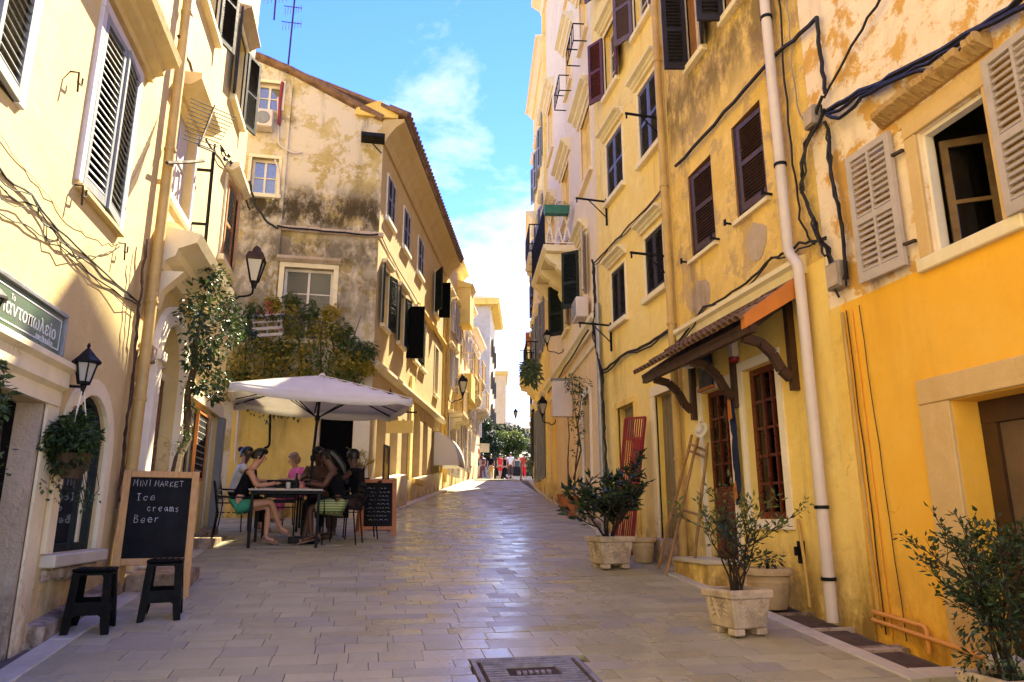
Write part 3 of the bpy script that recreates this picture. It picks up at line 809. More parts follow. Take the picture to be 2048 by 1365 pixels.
# ------------------------------------------------------------------ left, nearest house (cream)
FL = Facade((-2.27, 0), 0, 'L')
def left_house():
    h = thing('cream_house', 'tall cream plastered house with grey louvred shutters and a green shop sign', 'house', (-2.27, 7, .7))
    U1 = 12.35
    door = arch_poly(8.38, 9.45, .86, 3.12, 12)
    arch = arch_poly(6.22, 7.14, 1.2, 2.0, 12)
    holes = [(rect_poly(3.4, 5.80, .3, 2.26), .2), (arch, .08), (door, .24),
             (rect_poly(5.79, 6.71, 3.98, 5.52), .2), (rect_poly(3.7, 4.66, 4.0, 5.5), .2), (rect_poly(8.12, 9.05, 4.98, 6.22), .22),
             (rect_poly(8.55, 9.35, 7.85, 9.3), .2), (rect_poly(10.75, 11.55, 7.8, 9.15), .2), (rect_poly(11.02, 11.95, 5.3, 6.55), .16),
             (rect_poly(5.85, 6.75, 7.9, 9.3), .2), (rect_poly(10.15, 11.3, 1.0, 2.95), .12), (rect_poly(11.6, 12.1, 1.1, 3.0), .12)]
    outer = [(-9.0, -1.2), (U1, 1.1), (U1, 13.2), (-9.0, 13.2)]  # unseen stretch behind the camera added to bounce sunlight across the street
    wall_with_holes(FL, outer, holes, 'wall', M['cream'], h)
    house_body(FL, h, -9.0, U1, -1.2, 13.2, M['cream'], 5.5, roofmat=M['tile_old'])
    slope_band(FL, h, 6.0, 12.3, -.05, .13, -.02, .125, 'stone', 'plinth')
    # shop front
    mb = MB(); FL.box(mb, 5.80, 6.0, -.02, .02, .5, 2.262); mb.build('door_jamb', M['trim'], h)
    mb = MB(); FL.box(mb, 5.755, 5.798, -.19, -.006, .5, 2.258); mb.build('stone_jamb', M['stone'], h)
    mb = MB(); FL.prof(mb, 2.2, 5.98, [(-.02, 2.262), (.03, 2.262), (.03, 2.37), (.07, 2.40), (.07, 2.51), (.11, 2.54), (.11, 2.58), (-.02, 2.62)]); mb.build('lintel_moulding', M['trim'], h)
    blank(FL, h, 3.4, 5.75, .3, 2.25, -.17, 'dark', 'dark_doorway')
    # arched window: ring, stone reveal, sill, shelves inside
    mb = MB(); c, zs = 6.68, 2.0
    for k in range(12):
        a0, a1 = math.pi * k / 12, math.pi * (k + 1) / 12
        q = []
        for rr, aa in ((.462, a0), (.60, a0), (.60, a1), (.462, a1)): q.append((c + rr * math.cos(aa), zs + rr * math.sin(aa)))
        mb.prism([FL.P(u, -.02, z) for u, z in q], FL.n * .055)
    FL.box(mb, 7.142, 7.28, -.02, .035, 1.2, 2.0); FL.box(mb, 6.08, 6.218, -.02, .035, 1.2, 2.0)
    mb.build('window_surround', M['trim'], h)
    mb = MB(); FL.box(mb, 6.1, 7.28, -.25, .1, 1.10, 1.195); mb.build('sill', M['marble'], h, bevel=.01)
    mb = MB()
    for i in range(9):
        a = 6.14 + i * .124; FL.box(mb, a, a + .12, -.02, .05 + rnd.uniform(-.02, .02), .99 + rnd.uniform(-.02, .03), 1.096)
    mb.build('broken_ledge', M['stone'], h, bevel=.02)
    w = MB(); fr = .05
    FL.box(w, 6.222, 6.27, -.08, -.03, 1.2, 2.0); FL.box(w, 7.09, 7.138, -.08, -.03, 1.2, 2.0); FL.box(w, 6.27, 7.09, -.08, -.03, 1.2, 1.26)
    for k in range(12):
        a0, a1 = math.pi * k / 12, math.pi * (k + 1) / 12
        q = [(c + rr * math.cos(aa), zs + rr * math.sin(aa)) for rr, aa in ((.41, a0), (.46, a0), (.46, a1), (.41, a1))]
        w.prism([FL.P(u, -.08, z) for u, z in q], FL.n * .05)
    FL.box(w, 6.80, 6.84, -.08, -.04, 1.26, 2.36)
    wo = w.build('window', M['dk_green'], h)
    p = MB(); p.add([FL.P(u, -.06, z) for u, z in arch_poly(6.27, 7.09, 1.26, 2.0, 12)], [tuple(range(15))]); p.build('pane', M['glass'], wo)
    # upper windows
    surround(FL, h, 5.79, 6.71, 3.98, 5.52, .09, .03, 'lilac', sill=False)
    mb = MB(); FL.box(mb, 5.72, 6.78, -.05, .055, 3.925, 3.968); mb.build('sill', M['cream'], h, bevel=.006)
    mb = MB(); FL.prof(mb, 5.5, 7.02, [(-.02, 5.66), (.05, 5.66), (.06, 5.72), (.14, 5.75), (.15, 5.82), (.27, 5.86), (.29, 5.93), (.27, 5.95), (-.02, 5.98)]); mb.build('cornice', M['cream'], h)
    shutter_near(FL, h, 5.79, .015, 3.99, 5.5, .455, 1, 3, 'grey_paint', pitch=.062, st=.05, rails=(), tilt=30)
    shutter_near(FL, h, 6.71, .015, 3.99, 5.5, .455, -1, 5, 'grey_paint', pitch=.062, st=.05, rails=(), tilt=30)
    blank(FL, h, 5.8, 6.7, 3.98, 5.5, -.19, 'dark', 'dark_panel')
    surround(FL, h, 3.7, 4.66, 4.0, 5.5, .09, .03, 'lilac', sill=False)
    shutter_near(FL, h, 4.66, .02, 4.01, 5.5, .47, -1, 6, 'grey_paint', pitch=.066, st=.05, tilt=30)
    shutter_near(FL, h, 3.7, .02, 4.01, 5.5, .47, 1, 3, 'grey_paint', pitch=.066, st=.05, tilt=30)
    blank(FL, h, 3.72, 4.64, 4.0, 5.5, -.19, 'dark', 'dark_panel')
    # shut white window with a flat slab hood
    mb = MB(); FL.box(mb, 8.12, 9.05, -.2, -.1, 4.98, 6.22)
    o = mb.build('white_panel', M['lilac'], h)
    for zz in (5.02, 5.62):
        for uu in (8.18, 8.62):
            m = MB(); FL.box(m, uu, uu + .38, -.102, -.085, zz, zz + .54); m.build('panel', M['lilac'], o, bevel=.01)
    mb = MB(); FL.box(mb, 8.02, 9.15, -.02, .05, 4.90, 4.976); FL.box(mb, 8.04, 8.118, -.02, .02, 4.978, 6.24); FL.box(mb, 9.052, 9.13, -.02, .02, 4.978, 6.24); mb.build('window_surround', M['lilac'], h)
    hood(FL, h, 8.02, 9.25, 6.3, .24, .16, 'cream', flat=True)
    # upper dark shutters
    for (u0, u1, z0, z1) in ((8.55, 9.35, 7.85, 9.3), (10.75, 11.55, 7.8, 9.15), (5.85, 6.75, 7.9, 9.3)):
        surround(FL, h, u0, u1, z0, z1, .09, .03, 'trim')
        window(FL, h, u0, u1, z0, z1, -.1, 'grey_paint', 'glass', 2, 3)
        hood(FL, h, u0 - .1, u1 + .15, z1 + .1, .2, .14, 'stone')
        wd = (u1 - u0) / 2 * .95
        shutter(FL, h, u1 + .02, .04, z0, z1, wd, 1, 24, 'charcoal', rails=((z0 + z1) / 2,))
        shutter(FL, h, u0 - .02, .04, z0, z1, wd, -1, 12, 'charcoal', rails=((z0 + z1) / 2,))
    # orange framed shutters with pale slats
    surround(FL, h, 11.02, 11.95, 5.3, 6.55, .08, .03, 'trim')
    hood(FL, h, 10.9, 12.05, 6.66, .2, .13, 'trim', flat=True)
    shutter(FL, h, 11.02, .03, 5.3, 6.55, .465, 1, 4, 'tan', rails=(5.86,), slat_mat='grey_paint', label='orange brown shutter leaf with pale slats')
    shutter(FL, h, 11.95, .03, 5.3, 6.55, .465, -1, 12, 'tan', rails=(5.86,), slat_mat='grey_paint', label='orange brown shutter leaf with pale slats')
    # door with fanlight and pediment
    mb = MB(); c, zs = 8.915, 3.12
    for k in range(12):
        a0, a1 = math.pi * k / 12, math.pi * (k + 1) / 12
        q = [(c + rr * math.cos(aa), zs + rr * math.sin(aa)) for rr, aa in ((.537, a0), (.74, a0), (.74, a1), (.537, a1))]
        mb.prism([FL.P(u, -.02, z) for u, z in q], FL.n * .09)
    FL.box(mb, 8.18, 8.378, -.02, .08, .7, 3.1); FL.box(mb, 9.452, 9.68, -.02, .08, .8, 3.1)
    FL.box(mb, 8.14, 8.376, -.02, .12, 3.1, 3.2); FL.box(mb, 9.454, 9.72, -.02, .12, 3.1, 3.2)
    mb.build('door_surround', M['white_trim'], h)
    d = MB(); FL.box(d, 8.38, 9.45, -.22, -.16, .85, 3.08); do = d.build('door', M['redwood'], h)
    for uu in (8.44, 8.95):
        for zz in (1.0, 1.75, 2.4):
            m = MB(); FL.box(m, uu, uu + .43, -.162, -.135, zz, zz + .55); m.build('panel', M['redwood'], do, bevel=.015)
    m = MB(); FL.box(m, 8.86, 8.9, -.16, -.1, 1.75, 1.95); m.build('handle', M['black'], do)
    fl = MB(); FL.box(fl, 8.38, 9.45, -.22, -.14, 3.08, 3.16)
    for k in range(7):
        a = math.pi * (k + .5) / 7; fl.bar(FL.P(c, -.16, 3.16), FL.P(c + .52 * math.cos(a), -.16, 3.14 + .52 * math.sin(a)), .025, .03, up=FL.n)
    fo = fl.build('fanlight', M['white_trim'], h)
    p = MB(); p.add([FL.P(u, -.19, z) for u, z in arch_poly(8.38, 9.45, 3.13, 3.14, 12)], [tuple(range(15))]); p.build('pane', M['glass'], fo)
    mb = MB(); FL.prof(mb, 7.85, 9.98, [(-.02, 4.02), (.1, 4.02), (.12, 4.1), (.22, 4.16), (.24, 4.24), (.42, 4.32), (.46, 4.42), (-.02, 4.5)]); mb.build('door_cornice', M['trim'], h)
    for u in (7.95, 9.72):
        mb = MB(); FL.prof(mb, u, u + .16, [(-.02, 3.6), (.06, 3.62), (.1, 3.8), (.3, 4.018), (-.02, 4.018)]); mb.build('console', M['trim'], h)
    mb = MB(); FL.prof(mb, 8.15, 9.7, [(-.02, 4.47), (.3, 4.44), (.22, 4.56), (.12, 4.64), (-.02, 4.66)]); mb.build('pediment_cap', M['trim'], h)
    # beyond the vine: shop door and pale posts
    window(FL, h, 10.15, 11.3, 1.0, 2.95, -.06, 'white_trim', 'glass', 2, 2, name='shop_window')
    window(FL, h, 11.6, 12.1, 1.1, 3.0, -.06, 'white_trim', 'glass', 1, 3, name='shop_window')
    mb = MB(); FL.box(mb, 12.12, 12.33, -.02, .09, 1.12, 3.0); mb.build('corner_post', M['grey_paint'], h)
    mb = MB(); FL.box(mb, 10.0, 12.3, -.02, .05, 3.0, 3.16); mb.build('shop_fascia', M['trim'], h)
    # steps by the door
    mb = MB(); FL.box(mb, 8.3, 9.55, -.02, .2, .75, .98); mb.build('door_step', M['marble'], h, bevel=.01)
    mb = MB(); FL.box(mb, 10.6, 12.0, -.02, .35, .95, 1.2); mb.build('shop_step', M['stone'], h, bevel=.01)
    # eaves far above
    mb = MB(); FL.prof(mb, -9.1, U1 + .1, [(-.02, 12.9), (.1, 12.9), (.35, 13.15), (.35, 13.3), (-.02, 13.3)]); mb.build('eaves', M['trim'], h)
left_house()

# interior of the arched window: a shelf unit standing inside
def shop_shelf():
    t = thing('shelf_unit', 'pale display shelves standing inside the arched shop window', 'shelf', FL.P(7.6, -.5, 1.0))
    for w in (-.28, -.74): mb = MB(); FL.box(mb, 7.5, 7.9, w - .025, w, .95, 2.2); mb.build('side_panel', M['grey_paint'], t)
    for z in (1.15, 1.38, 1.62, 1.86, 2.1): mb = MB(); FL.box(mb, 7.5, 7.9, -.738, -.306, z, z + .02); mb.build('shelf', M['warm_white'], t)
    mb = MB(); FL.box(mb, 7.9, 7.92, -.765, -.28, .95, 2.2); mb.build('back_panel', M['grey_plaster'], t)
    r = random.Random(3); k = 0
    for z in (1.17, 1.40, 1.64):
        for w in (-.4, -.55, -.67):
            b = MB(); FL.box(b, 7.56, 7.66, w - .05, w + .04, z, z + r.uniform(.09, .16)); tag(b.build('box', M[('warm_white', 'greenbox', 'cloth_salmon')[(k * 2) % 3]], None), ['white', 'green', 'salmon'][(k * 2) % 3] + ' package on the ' + {1.17: 'lowest', 1.40: 'second', 1.64: 'third'}[z] + ' shelf behind the arched window, ' + ['nearest the glass', 'in the middle', 'farthest from the glass'][k % 3], 'package', 'packages on the shelves'); k += 1
    mb = MB(); FL.box(mb, 5.0, 12.2, -1.6, -1.56, .3, 3.3); tag(mb.build('partition', M['darkwall'], None), 'dim inner wall of the shop seen through the arched window', 'wall')
shop_shelf()

# ------------------------------------------------------------------ second left house: gable towards us, front along the street
FG = Facade((.1, 14.8), 90, 'R')       # u runs +X, faces us; u<0 is left of the corner
FG.n = V((0, -1, 0))
FH = Facade((.1, 14.8), 15.0, 'L')
def gable_house():
    h = thing('weathered_house', 'weathered ochre house with a stained mossy gable above the cafe', 'house', (.1, 14.8, 1.48))
    prof = [(-3.6, 1.0), (0, 1.3), (0, 9.95), (-.45, 10.12), (-2.0, 10.86), (-2.75, 11.12), (-3.6, 10.8)]
    holes = [(rect_poly(-1.86, -.88, 4.95, 6.46), .2), (rect_poly(-2.68, -2.14, 8.02, 8.84), .18), (rect_poly(-2.72, -2.2, 9.98, 10.62), .18), (rect_poly(-.97, -.33, 1.3, 3.6), .3)]
    wall_with_holes(FG, prof, holes, 'wall', M['patina'], h)
    # stone string course and corner
    mb = MB()
    for i in range(8):
        a = -1.98 + i * .26; FG.box(mb, a, a + .258, -.02, .055 + rnd.uniform(-.012, .012), 7.24 + rnd.uniform(-.01, .01), 7.36)
    mb.build('string_course', M['stone'], h, bevel=.012)
    mb = MB(); FG.box(mb, -2.06, -1.985, -.02, .05, 3.7, 10.6); mb.build('pilaster', M['patina'], h)
    surround(FG, h, -1.86, -.88, 4.95, 6.46, .1, .04, 'trim', sill=True)
    mb = MB(); FG.prof(mb, -2.02, -.74, [(-.02, 6.56), (.06, 6.56), (.13, 6.62), (.13, 6.68), (-.02, 6.70)]); mb.build('hood_moulding', M['stone'], h)
    window(FG, h, -1.86, -.88, 4.95, 6.46, -.1, 'warm_white', 'glass_pale', 2, 3)
    window(FG, h, -2.68, -2.14, 8.02, 8.84, -.1, 'warm_white', 'glass_pale', 2, 2)
    window(FG, h, -2.72, -2.2, 9.98, 10.62, -.1, 'warm_white', 'glass_pale', 2, 2)
    surround(FG, h, -2.68, -2.14, 8.02, 8.84, .07, .03, 'trim', sill=True)
    surround(FG, h, -2.72, -2.2, 9.98, 10.62, .07, .03, 'trim', sill=False)
    # dark doorway and pale ground-floor wall
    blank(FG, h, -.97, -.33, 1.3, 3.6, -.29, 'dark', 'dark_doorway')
    mb = MB(); FG.box(mb, -.325, -.004, -.02, .03, 1.42, 3.66); mb.build('pale_corner_panel', M['trim'], h)
    mb = MB(); FG.box(mb, -2.6, -1.02, -.02, .02, 1.2, 3.72); mb.build('lower_wall', M['ochre'], h)
    # front along the street
    H1 = 9.35
    hh = [(rect_poly(.55, 1.2, 7.95, 8.95), .15), (rect_poly(2.3, 2.98, 7.95, 8.95), .15), (rect_poly(4.2, 4.9, 7.95, 8.95), .15),
          (rect_poly(.5, 1.05, 5.5, 6.75), .15), (rect_poly(2.1, 2.75, 5.5, 6.75), .15), (rect_poly(4.0, 4.6, 5.5, 6.75), .15), (rect_poly(7.0, 7.6, 7.6, 8.9), .15),
          (rect_poly(5.0, 5.65, 5.5, 6.75), .15), (rect_poly(7.3, 7.95, 5.15, 6.6), .15),
          (rect_poly(.55, 1.35, 2.0, 3.7), .3), (rect_poly(1.75, 2.55, 2.0, 3.75), .3), (rect_poly(3.0, 3.6, 1.75, 3.8), .3),
          (arch_poly(4.35, 5.35, 2.45, 3.75, 10), .3), (rect_poly(5.75, 6.5, 2.2, 4.1), .25), (rect_poly(7.1, 8.6, 2.15, 4.1), .3)]
    wall_with_holes(FH, [(0, 1.2), (H1, 2.1), (H1, 9.9), (0, 9.9)], hh, 'wall', M['facade2'], h)
    mb = MB(); FH.box(mb, .3, H1, -6.0, -5.8, 1, 9.9); FH.box(mb, H1 - .2, H1, -5.8, -.01, 1, 9.9); mb.build('rear_wall', M['facade2'], h)
    # cove under the eaves, then tiles
    mb = MB(); FH.prof(mb, -.02, H1 + .05, [(-.02, 9.45), (.05, 9.45), (.12, 9.62), (.28, 9.82), (.46, 9.95), (.46, 10.02), (-.02, 10.02)]); mb.build('eaves_cove', M['facade2'], h)
    # pitched roof: a slab rising from the eaves, a row of tile ends along the edge and up the verge
    e0, e1 = FH.P(-.1, .52, 10.04), FH.P(H1 + .1, .52, 10.04); r0, r1 = FH.P(-.1, -3.2, 11.75), FH.P(H1 + .1, -3.2, 11.75)
    mb = MB(); mb.hexa([e0, e1, r1, r0, e0 + V((0, 0, .09)), e1 + V((0, 0, .09)), r1 + V((0, 0, .09)), r0 + V((0, 0, .09))]); rf = mb.build('roof', M['tile_old'], h)
    src = None; n = 46
    for i in range(n):
        u = -.05 + (H1 + .1) * (i + .5) / n; p = FH.P(u, .56, 10.13); q = FH.P(u, .1, 10.36)
        mb = MB(); mb.tube([p, q], [.085, .075], 8)
        if src is None: src = (mb.build('roof_tile', M['tile_old'], rf), p)
        else: inst('roof_tile', src[0], rf).location = p - src[1]
    vs = [(-.02, 10.0), (-.45, 10.2), (-2.0, 10.93), (-2.75, 11.2), (-3.6, 10.88)]
    k = 0
    for (u0, z0), (u1, z1) in zip(vs[:-1], vs[1:]):
        m = max(1, int(abs(u1 - u0) / .3))
        for i in range(m):
            p = FG.P(u0 + (u1 - u0) * i / m, .03, z0 + (z1 - z0) * i / m + .05); q = FG.P(u0 + (u1 - u0) * (i + 1.12) / m, .03, z0 + (z1 - z0) * (i + 1.12) / m + .02)
            mb = MB(); mb.tube([p, q], [.075, .095], 8); mb.build('verge_tile', M['tile_old'], rf)
    # small gabled stone block at the top of the corner
    mb = MB(); mb.prism([FG.P(-.62, -.25, 10.05), FG.P(.3, -.25, 10.05), FG.P(.3, -.25, 10.2), FG.P(-.12, -.25, 10.45), FG.P(-.62, -.25, 10.2)], FG.n * .33); mb.build('corner_block', M['ochre'], h)
    def upper(u0, u1, z0, z1, fr='lilac'):
        surround(FH, h, u0, u1, z0, z1, .06, .025, 'white_trim', sill=True)
        shutter(FH, h, u0, .02, z0, z1, (u1 - u0) / 2, 1, 2, 'slate', rails=((z0 + z1) / 2,), st=.07); shutter(FH, h, u1, .02, z0, z1, (u1 - u0) / 2, -1, 2, 'slate', rails=((z0 + z1) / 2,), st=.07)
    for u in (.55, 2.3, 4.2): upper(u, u + .67, 7.95, 8.95)
    for u0, u1 in ((.5, 1.05), (2.1, 2.75), (4.0, 4.6)):
        surround(FH, h, u0, u1, 5.5, 6.75, .06, .025, 'trim'); window(FH, h, u0, u1, 5.5, 6.75, -.1, 'brown', 'glass', 2, 3)
        hood(FH, h, u0 - .1, u1 + .1, 6.85, .12, .09, 'trim', flat=True)
        shutter(FH, h, u0, .04, 5.5, 6.75, .33, -1, 14, 'dk_green', rails=(6.1,))
        shutter(FH, h, u1, .04, 5.5, 6.75, .33, 1, 14, 'dk_green', rails=(6.1,))
    surround(FH, h, 5.0, 5.65, 5.5, 6.75, .06, .025, 'trim'); window(FH, h, 5.0, 5.65, 5.5, 6.75, -.1, 'brown', 'glass', 2, 3)
    shutter(FH, h, 2.98, .04, 5.28, 6.6, .43, 1, 88, 'dark', solid=True, label='black shutter leaf standing straight out from the wall')
    window(FH, h, 7.0, 7.6, 7.6, 8.9, -.1, 'brown', 'glass', 2, 3); surround(FH, h, 7.0, 7.6, 7.6, 8.9, .06, .025, 'trim')
    shutter(FH, h, 6.98, .04, 7.6, 8.9, .55, -1, 30, 'dk_green', rails=(8.2,)); shutter(FH, h, 7.62, .04, 7.6, 8.75, .36, 1, 88, 'dark', solid=True, label='black shutter leaf standing straight out from the wall')
    window(FH, h, 7.3, 7.95, 5.15, 6.6, -.08, 'lilac', 'glass', 2, 3); surround(FH, h, 7.3, 7.95, 5.15, 6.6, .06, .025, 'trim')
    mb = MB(); FH.prof(mb, 4.4, H1, [(-.02, 6.95), (.06, 6.97), (.09, 7.06), (.09, 7.12), (-.02, 7.16)]); mb.build('string_course', M['ochre'], h)
    mb = MB(); FH.box(mb, H1 - .35, H1, -.01, .05, 2.1, 9.6); mb.build('pilaster', M['ochre'], h)
    mb = MB(); FH.box(mb, 3.75, 4.05, -.01, .06, 1.6, 5.0); mb.build('pilaster', M['yellow'], h)
    mb = MB(); FH.prof(mb, -.02, 9.3, [(-.02, 4.42), (.05, 4.42), (.12, 4.52), (.12, 4.58), (-.02, 4.62)]); mb.build('shop_moulding', M['trim'], h)
    # ground floor openings
    for u0, u1, z0, z1 in ((.55, 1.35, 2.0, 3.7), (1.75, 2.55, 2.0, 3.75)): window(FH, h, u0, u1, z0, z1, -.25, 'warm_white', 'glass_pale', 1, 1, name='shop_window')
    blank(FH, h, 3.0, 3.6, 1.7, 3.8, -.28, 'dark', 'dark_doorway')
    window(FH, h, 4.35, 5.35, 2.45, 4.25, -.22, 'warm_white', 'glass_pale', 1, 2, name='shop_window')
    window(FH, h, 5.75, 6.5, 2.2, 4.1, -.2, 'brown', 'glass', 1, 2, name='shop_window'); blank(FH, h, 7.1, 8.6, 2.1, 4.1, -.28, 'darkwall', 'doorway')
    mb = MB(); FH.prof(mb, 4.2, 5.6, [(-.02, 2.28), (.12, 2.34), (.14, 2.44), (-.02, 2.46)]); mb.build('sill', M['yellow'], h)
    slope_band(FH, h, 0, 9.3, -.05, .55, -.01, .05, 'trim', 'plinth')
    slope_band(FH, h, 0.02, 2.8, -.05, .72, -.02, .22, 'trim', 'low_plinth_wall')
gable_house()

# ------------------------------------------------------------------ further left houses
def row_house(name, label, F, u0, u1, ztop, wallmat, rows, shut='lilac', frame='warm_white', depth=6, hoods=True, win_w=.62, extra=None, roofmat='tile_red', band=None, leaf=70):
    p = F.P(u0, 0, 0); h = thing(name, label, 'house', (p.x, p.y, gz(p.y)))
    zb = min(F.ground(u0), F.ground(u1)) - .3
    holes = []; wins = []
    for (z0, z1, us) in rows:
        for u in us: wins.append((u, u + win_w, z0, z1)); holes.append((rect_poly(u, u + win_w, z0, z1), .15))
    wall_with_holes(F, rect_poly(u0, u1, zb, ztop), holes, 'wall', M[wallmat], h)
    house_body(F, h, u0, u1, zb, ztop, M[wallmat], depth, roofmat=M[roofmat])
    for (a, b, z0, z1) in wins:
        window(F, h, a, b, z0, z1, -.08, frame, 'glass', 2, 2)
        if hoods: hood(F, h, a - .1, b + .1, z1 + .08, .16, .12, 'trim', flat=True)
        if shut:
            hw = win_w / 2
            shutter(F, h, a - .01, .03, z0, z1, hw, -1, leaf * .15, shut, rails=((z0 + z1) / 2,)); shutter(F, h, b + .01, .03, z0, z1, hw, 1, leaf * .2, shut, rails=((z0 + z1) / 2,))
    mb = MB(); F.prof(mb, u0, u1, [(-.02, ztop - .3), (.06, ztop - .28), (.2, ztop - .1), (.3, ztop - .05), (.3, ztop + .02), (-.02, ztop + .04)]); mb.build('cornice', M[band or 'trim'], h)
    if extra: extra(F, h)
    return h
def balcony(F, h, u0, u1, z, w, mat='trim', rail='black', solid=False):
    mb = MB(); F.prof(mb, u0, u1, [(-.02, z - .14), (w - .06, z - .12), (w, z - .04), (w, z), (-.02, z)]); b = mb.build('balcony', M[mat], h)
    for k in range(3):
        u = u0 + .12 + (u1 - u0 - .36) * k / 2; m = MB()
        F.prof(m, u, u + .14, [(-.02, z - .6), (.06, z - .58), (.12, z - .45), (w * .45, z - .38), (w * .5, z - .28), (w * .88, z - .24), (w * .9, z - .142), (-.02, z - .142)]); m.build('console', M[mat], b)
    if solid:
        m = MB(); F.box(m, u0, u1, w - .1, w - .01, z + .002, z + .9); F.box(m, u0, u0 + .1, 0, w - .102, z + .002, z + .9); F.box(m, u1 - .1, u1, 0, w - .102, z + .002, z + .9); m.build('parapet', M[mat], b)
    else:
        m = MB(); t = .03
        for (p, q) in (((u0, 0), (u0, w)), ((u0, w), (u1, w)), ((u1, w), (u1, 0))):
            for zz in (z + .06, z + .9): m.bar(F.P(p[0], p[1] * .95, zz), F.P(q[0], q[1] * .95, zz), t, t)
            n = max(2, int((abs(q[0] - p[0]) + abs(q[1] - p[1])) / .14))
            for i in range(n + 1):
                uu = p[0] + (q[0] - p[0]) * i / n; ww = (p[1] + (q[1] - p[1]) * i / n) * .95
                m.bar(F.P(uu, ww, z), F.P(uu, ww, z + .9), .018, .018)
        m.build('railing', M[rail], b)
    return b
# far row on the left: the same line of fronts, then taller blocks past the crest
def far_left():
    def ex3(F, h):
        balcony(F, h, 11.9, 13.1, 5.75, .6, 'yellow', solid=True); balcony(F, h, 10.5, 11.9, 5.0, .5, 'trim', 'pale')
        mb = MB(); F.box(mb, 12.0, 13.0, -.01, .5, 8.6, 10.0); b = mb.build('bay', M['yellow'], h)
        m = MB(); F.prof(m, 11.95, 13.05, [(-.02, 10.0), (.5, 10.0), (.6, 10.12), (-.02, 10.3)]); m.build('roof', M['yellow'], b)
    row_house('cream_row_house', 'cream house with lilac shutters between the long buff house and the balconies', FH, 9.36, 13.2, 10.9, 'cream',
        [(7.9, 9.1, (9.9, 10.9, 11.7)), (5.9, 7.2, (9.9, 10.9)), (2.9, 4.9, (10.4, 11.8))], 'lilac', 'lilac', extra=ex3)
    def ex4(F, h): balcony(F, h, 13.5, 14.8, 6.9, .55, 'pale', 'pale'); balcony(F, h, 14.9, 16.2, 6.3, .55, 'pale', 'pale')
    row_house('white_row_house', 'whitish stepped house with stone balconies further along the left row', FH, 13.22, 16.4, 10.2, 'pale',
        [(7.6, 8.9, (13.7, 15.0)), (5.6, 6.6, (13.6, 14.6, 15.5)), (3.3, 5.0, (13.8, 15.2))], 'lilac', 'lilac', extra=ex4)
    def ex5(F, h): balcony(F, h, 16.9, 18.2, 7.3, .5, 'pale', 'pale'); balcony(F, h, 18.6, 19.9, 6.3, .5, 'grey_plaster', 'pale')
    row_house('pale_row_house', 'narrow pale house beside the climbing greenery at the top of the street', FH, 16.42, 20.4, 9.6, 'pale',
        [(7.4, 8.8, (17.0, 18.4)), (5.2, 6.6, (16.9, 18.2, 19.3))], 'lilac', 'lilac', extra=ex5)
    # tall block with red roof, end wall towards us
    c = aty(980, 700, 55); zt = aty(980, 612, 55).z
    FT = Facade((c.x, 55), 13, 'L')
    h = thing('tall_house', 'tall grey sided house with a red hipped roof and yellow eaves', 'house', (c.x - 2, 55, gz(55)))
    G = Facade((c.x, 55), 103, 'R'); G.n = -FT.t.copy()
    wall_with_holes(G, [(-9, 2), (0, 2), (0, zt), (-9, zt)], [], 'end_wall', M['grey_plaster'], h)
    ws = [(u, z) for u in (1.2, 3.6, 6.0) for z in (6.2, 8.8, 11.4, 14.0)]
    wall_with_holes(FT, [(0, 2), (7.5, 2), (7.5, zt), (0, zt)], [rect_poly(u, u + .8, z, z + 1.4) for u, z in ws], 'wall', M['pale'], h)
    for u, z in ws: window(FT, h, u, u + .8, z, z + 1.4, -.1, 'charcoal', 'glass', 2, 2); shutter(FT, h, u, .04, z, z + 1.4, .4, -1, 25, 'slate', rails=(z + .7,))
    mb = MB(); FT.prof(mb, -.5, 7.7, [(-9, zt), (.6, zt), (.75, zt + .2), (.75, zt + .5), (-9, zt + .5)]); mb.build('eaves', M['ochre'], h)
    mb = MB(); zz = zt + .505; a, b, c2, d = FT.P(-.5, .75, zz), FT.P(7.7, .75, zz), FT.P(7.7, -9, zz), FT.P(-.5, -9, zz); p, q = FT.P(2.4, -4, zz + 1.5), FT.P(5, -4, zz + 1.5)
    mb.add([a, b, c2, d, p, q], [(0, 1, 5, 4), (1, 2, 5), (2, 3, 4, 5), (3, 0, 4), (0, 3, 2, 1)]); r = mb.build('roof', M['tile_red'], h)
    for k in range(2): m = MB(); m.lathe(FT.P(1.0 + k * .3, -2.6 + k * .8, zz + .4), [(.2, 0), (.2, 1.1), (.28, 1.12), (.28, 1.25)], 10); m.build('chimney', M['tile_red'], r)
    c = aty(1012, 800, 75); z6 = aty(1000, 750, 75).z
    F6 = Facade((c.x, 75), 10, 'L'); G6 = Facade((c.x, 75), 100, 'R'); G6.n = -F6.t.copy()
    h6 = thing('pale_yellow_house', 'pale yellow flat roofed house closing the far end of the left row', 'house', (c.x - 1, 75, gz(75)))
    wn = [(-2.6, 9.5), (-2.6, 13)]
    wall_with_holes(G6, rect_poly(-5, 0, 3, z6), [(rect_poly(u, u + .9, z, z + 1.8), .2) for u, z in wn], 'end_wall', M['buff'], h6)
    for u, z in wn: window(G6, h6, u, u + .9, z, z + 1.8, -.1, 'warm_white', 'glass', 2, 2)
    wn = [(u, z) for u in (1, 3.2, 5.2) for z in (9.5, 13)]
    wall_with_holes(F6, rect_poly(0, 7, 3, z6), [(rect_poly(u, u + .9, z, z + 1.6), .2) for u, z in wn], 'wall', M['pale'], h6)
    for u, z in wn: window(F6, h6, u, u + .9, z, z + 1.6, -.1, 'charcoal', 'glass', 2, 2)
    mb = MB(); F6.prof(mb, -.2, 7.1, [(-5.2, z6 + .002), (.15, z6 + .002), (.25, z6 + .25), (.25, z6 + .4), (-5.2, z6 + .4)]); mb.build('cornice', M['ochre'], h6)
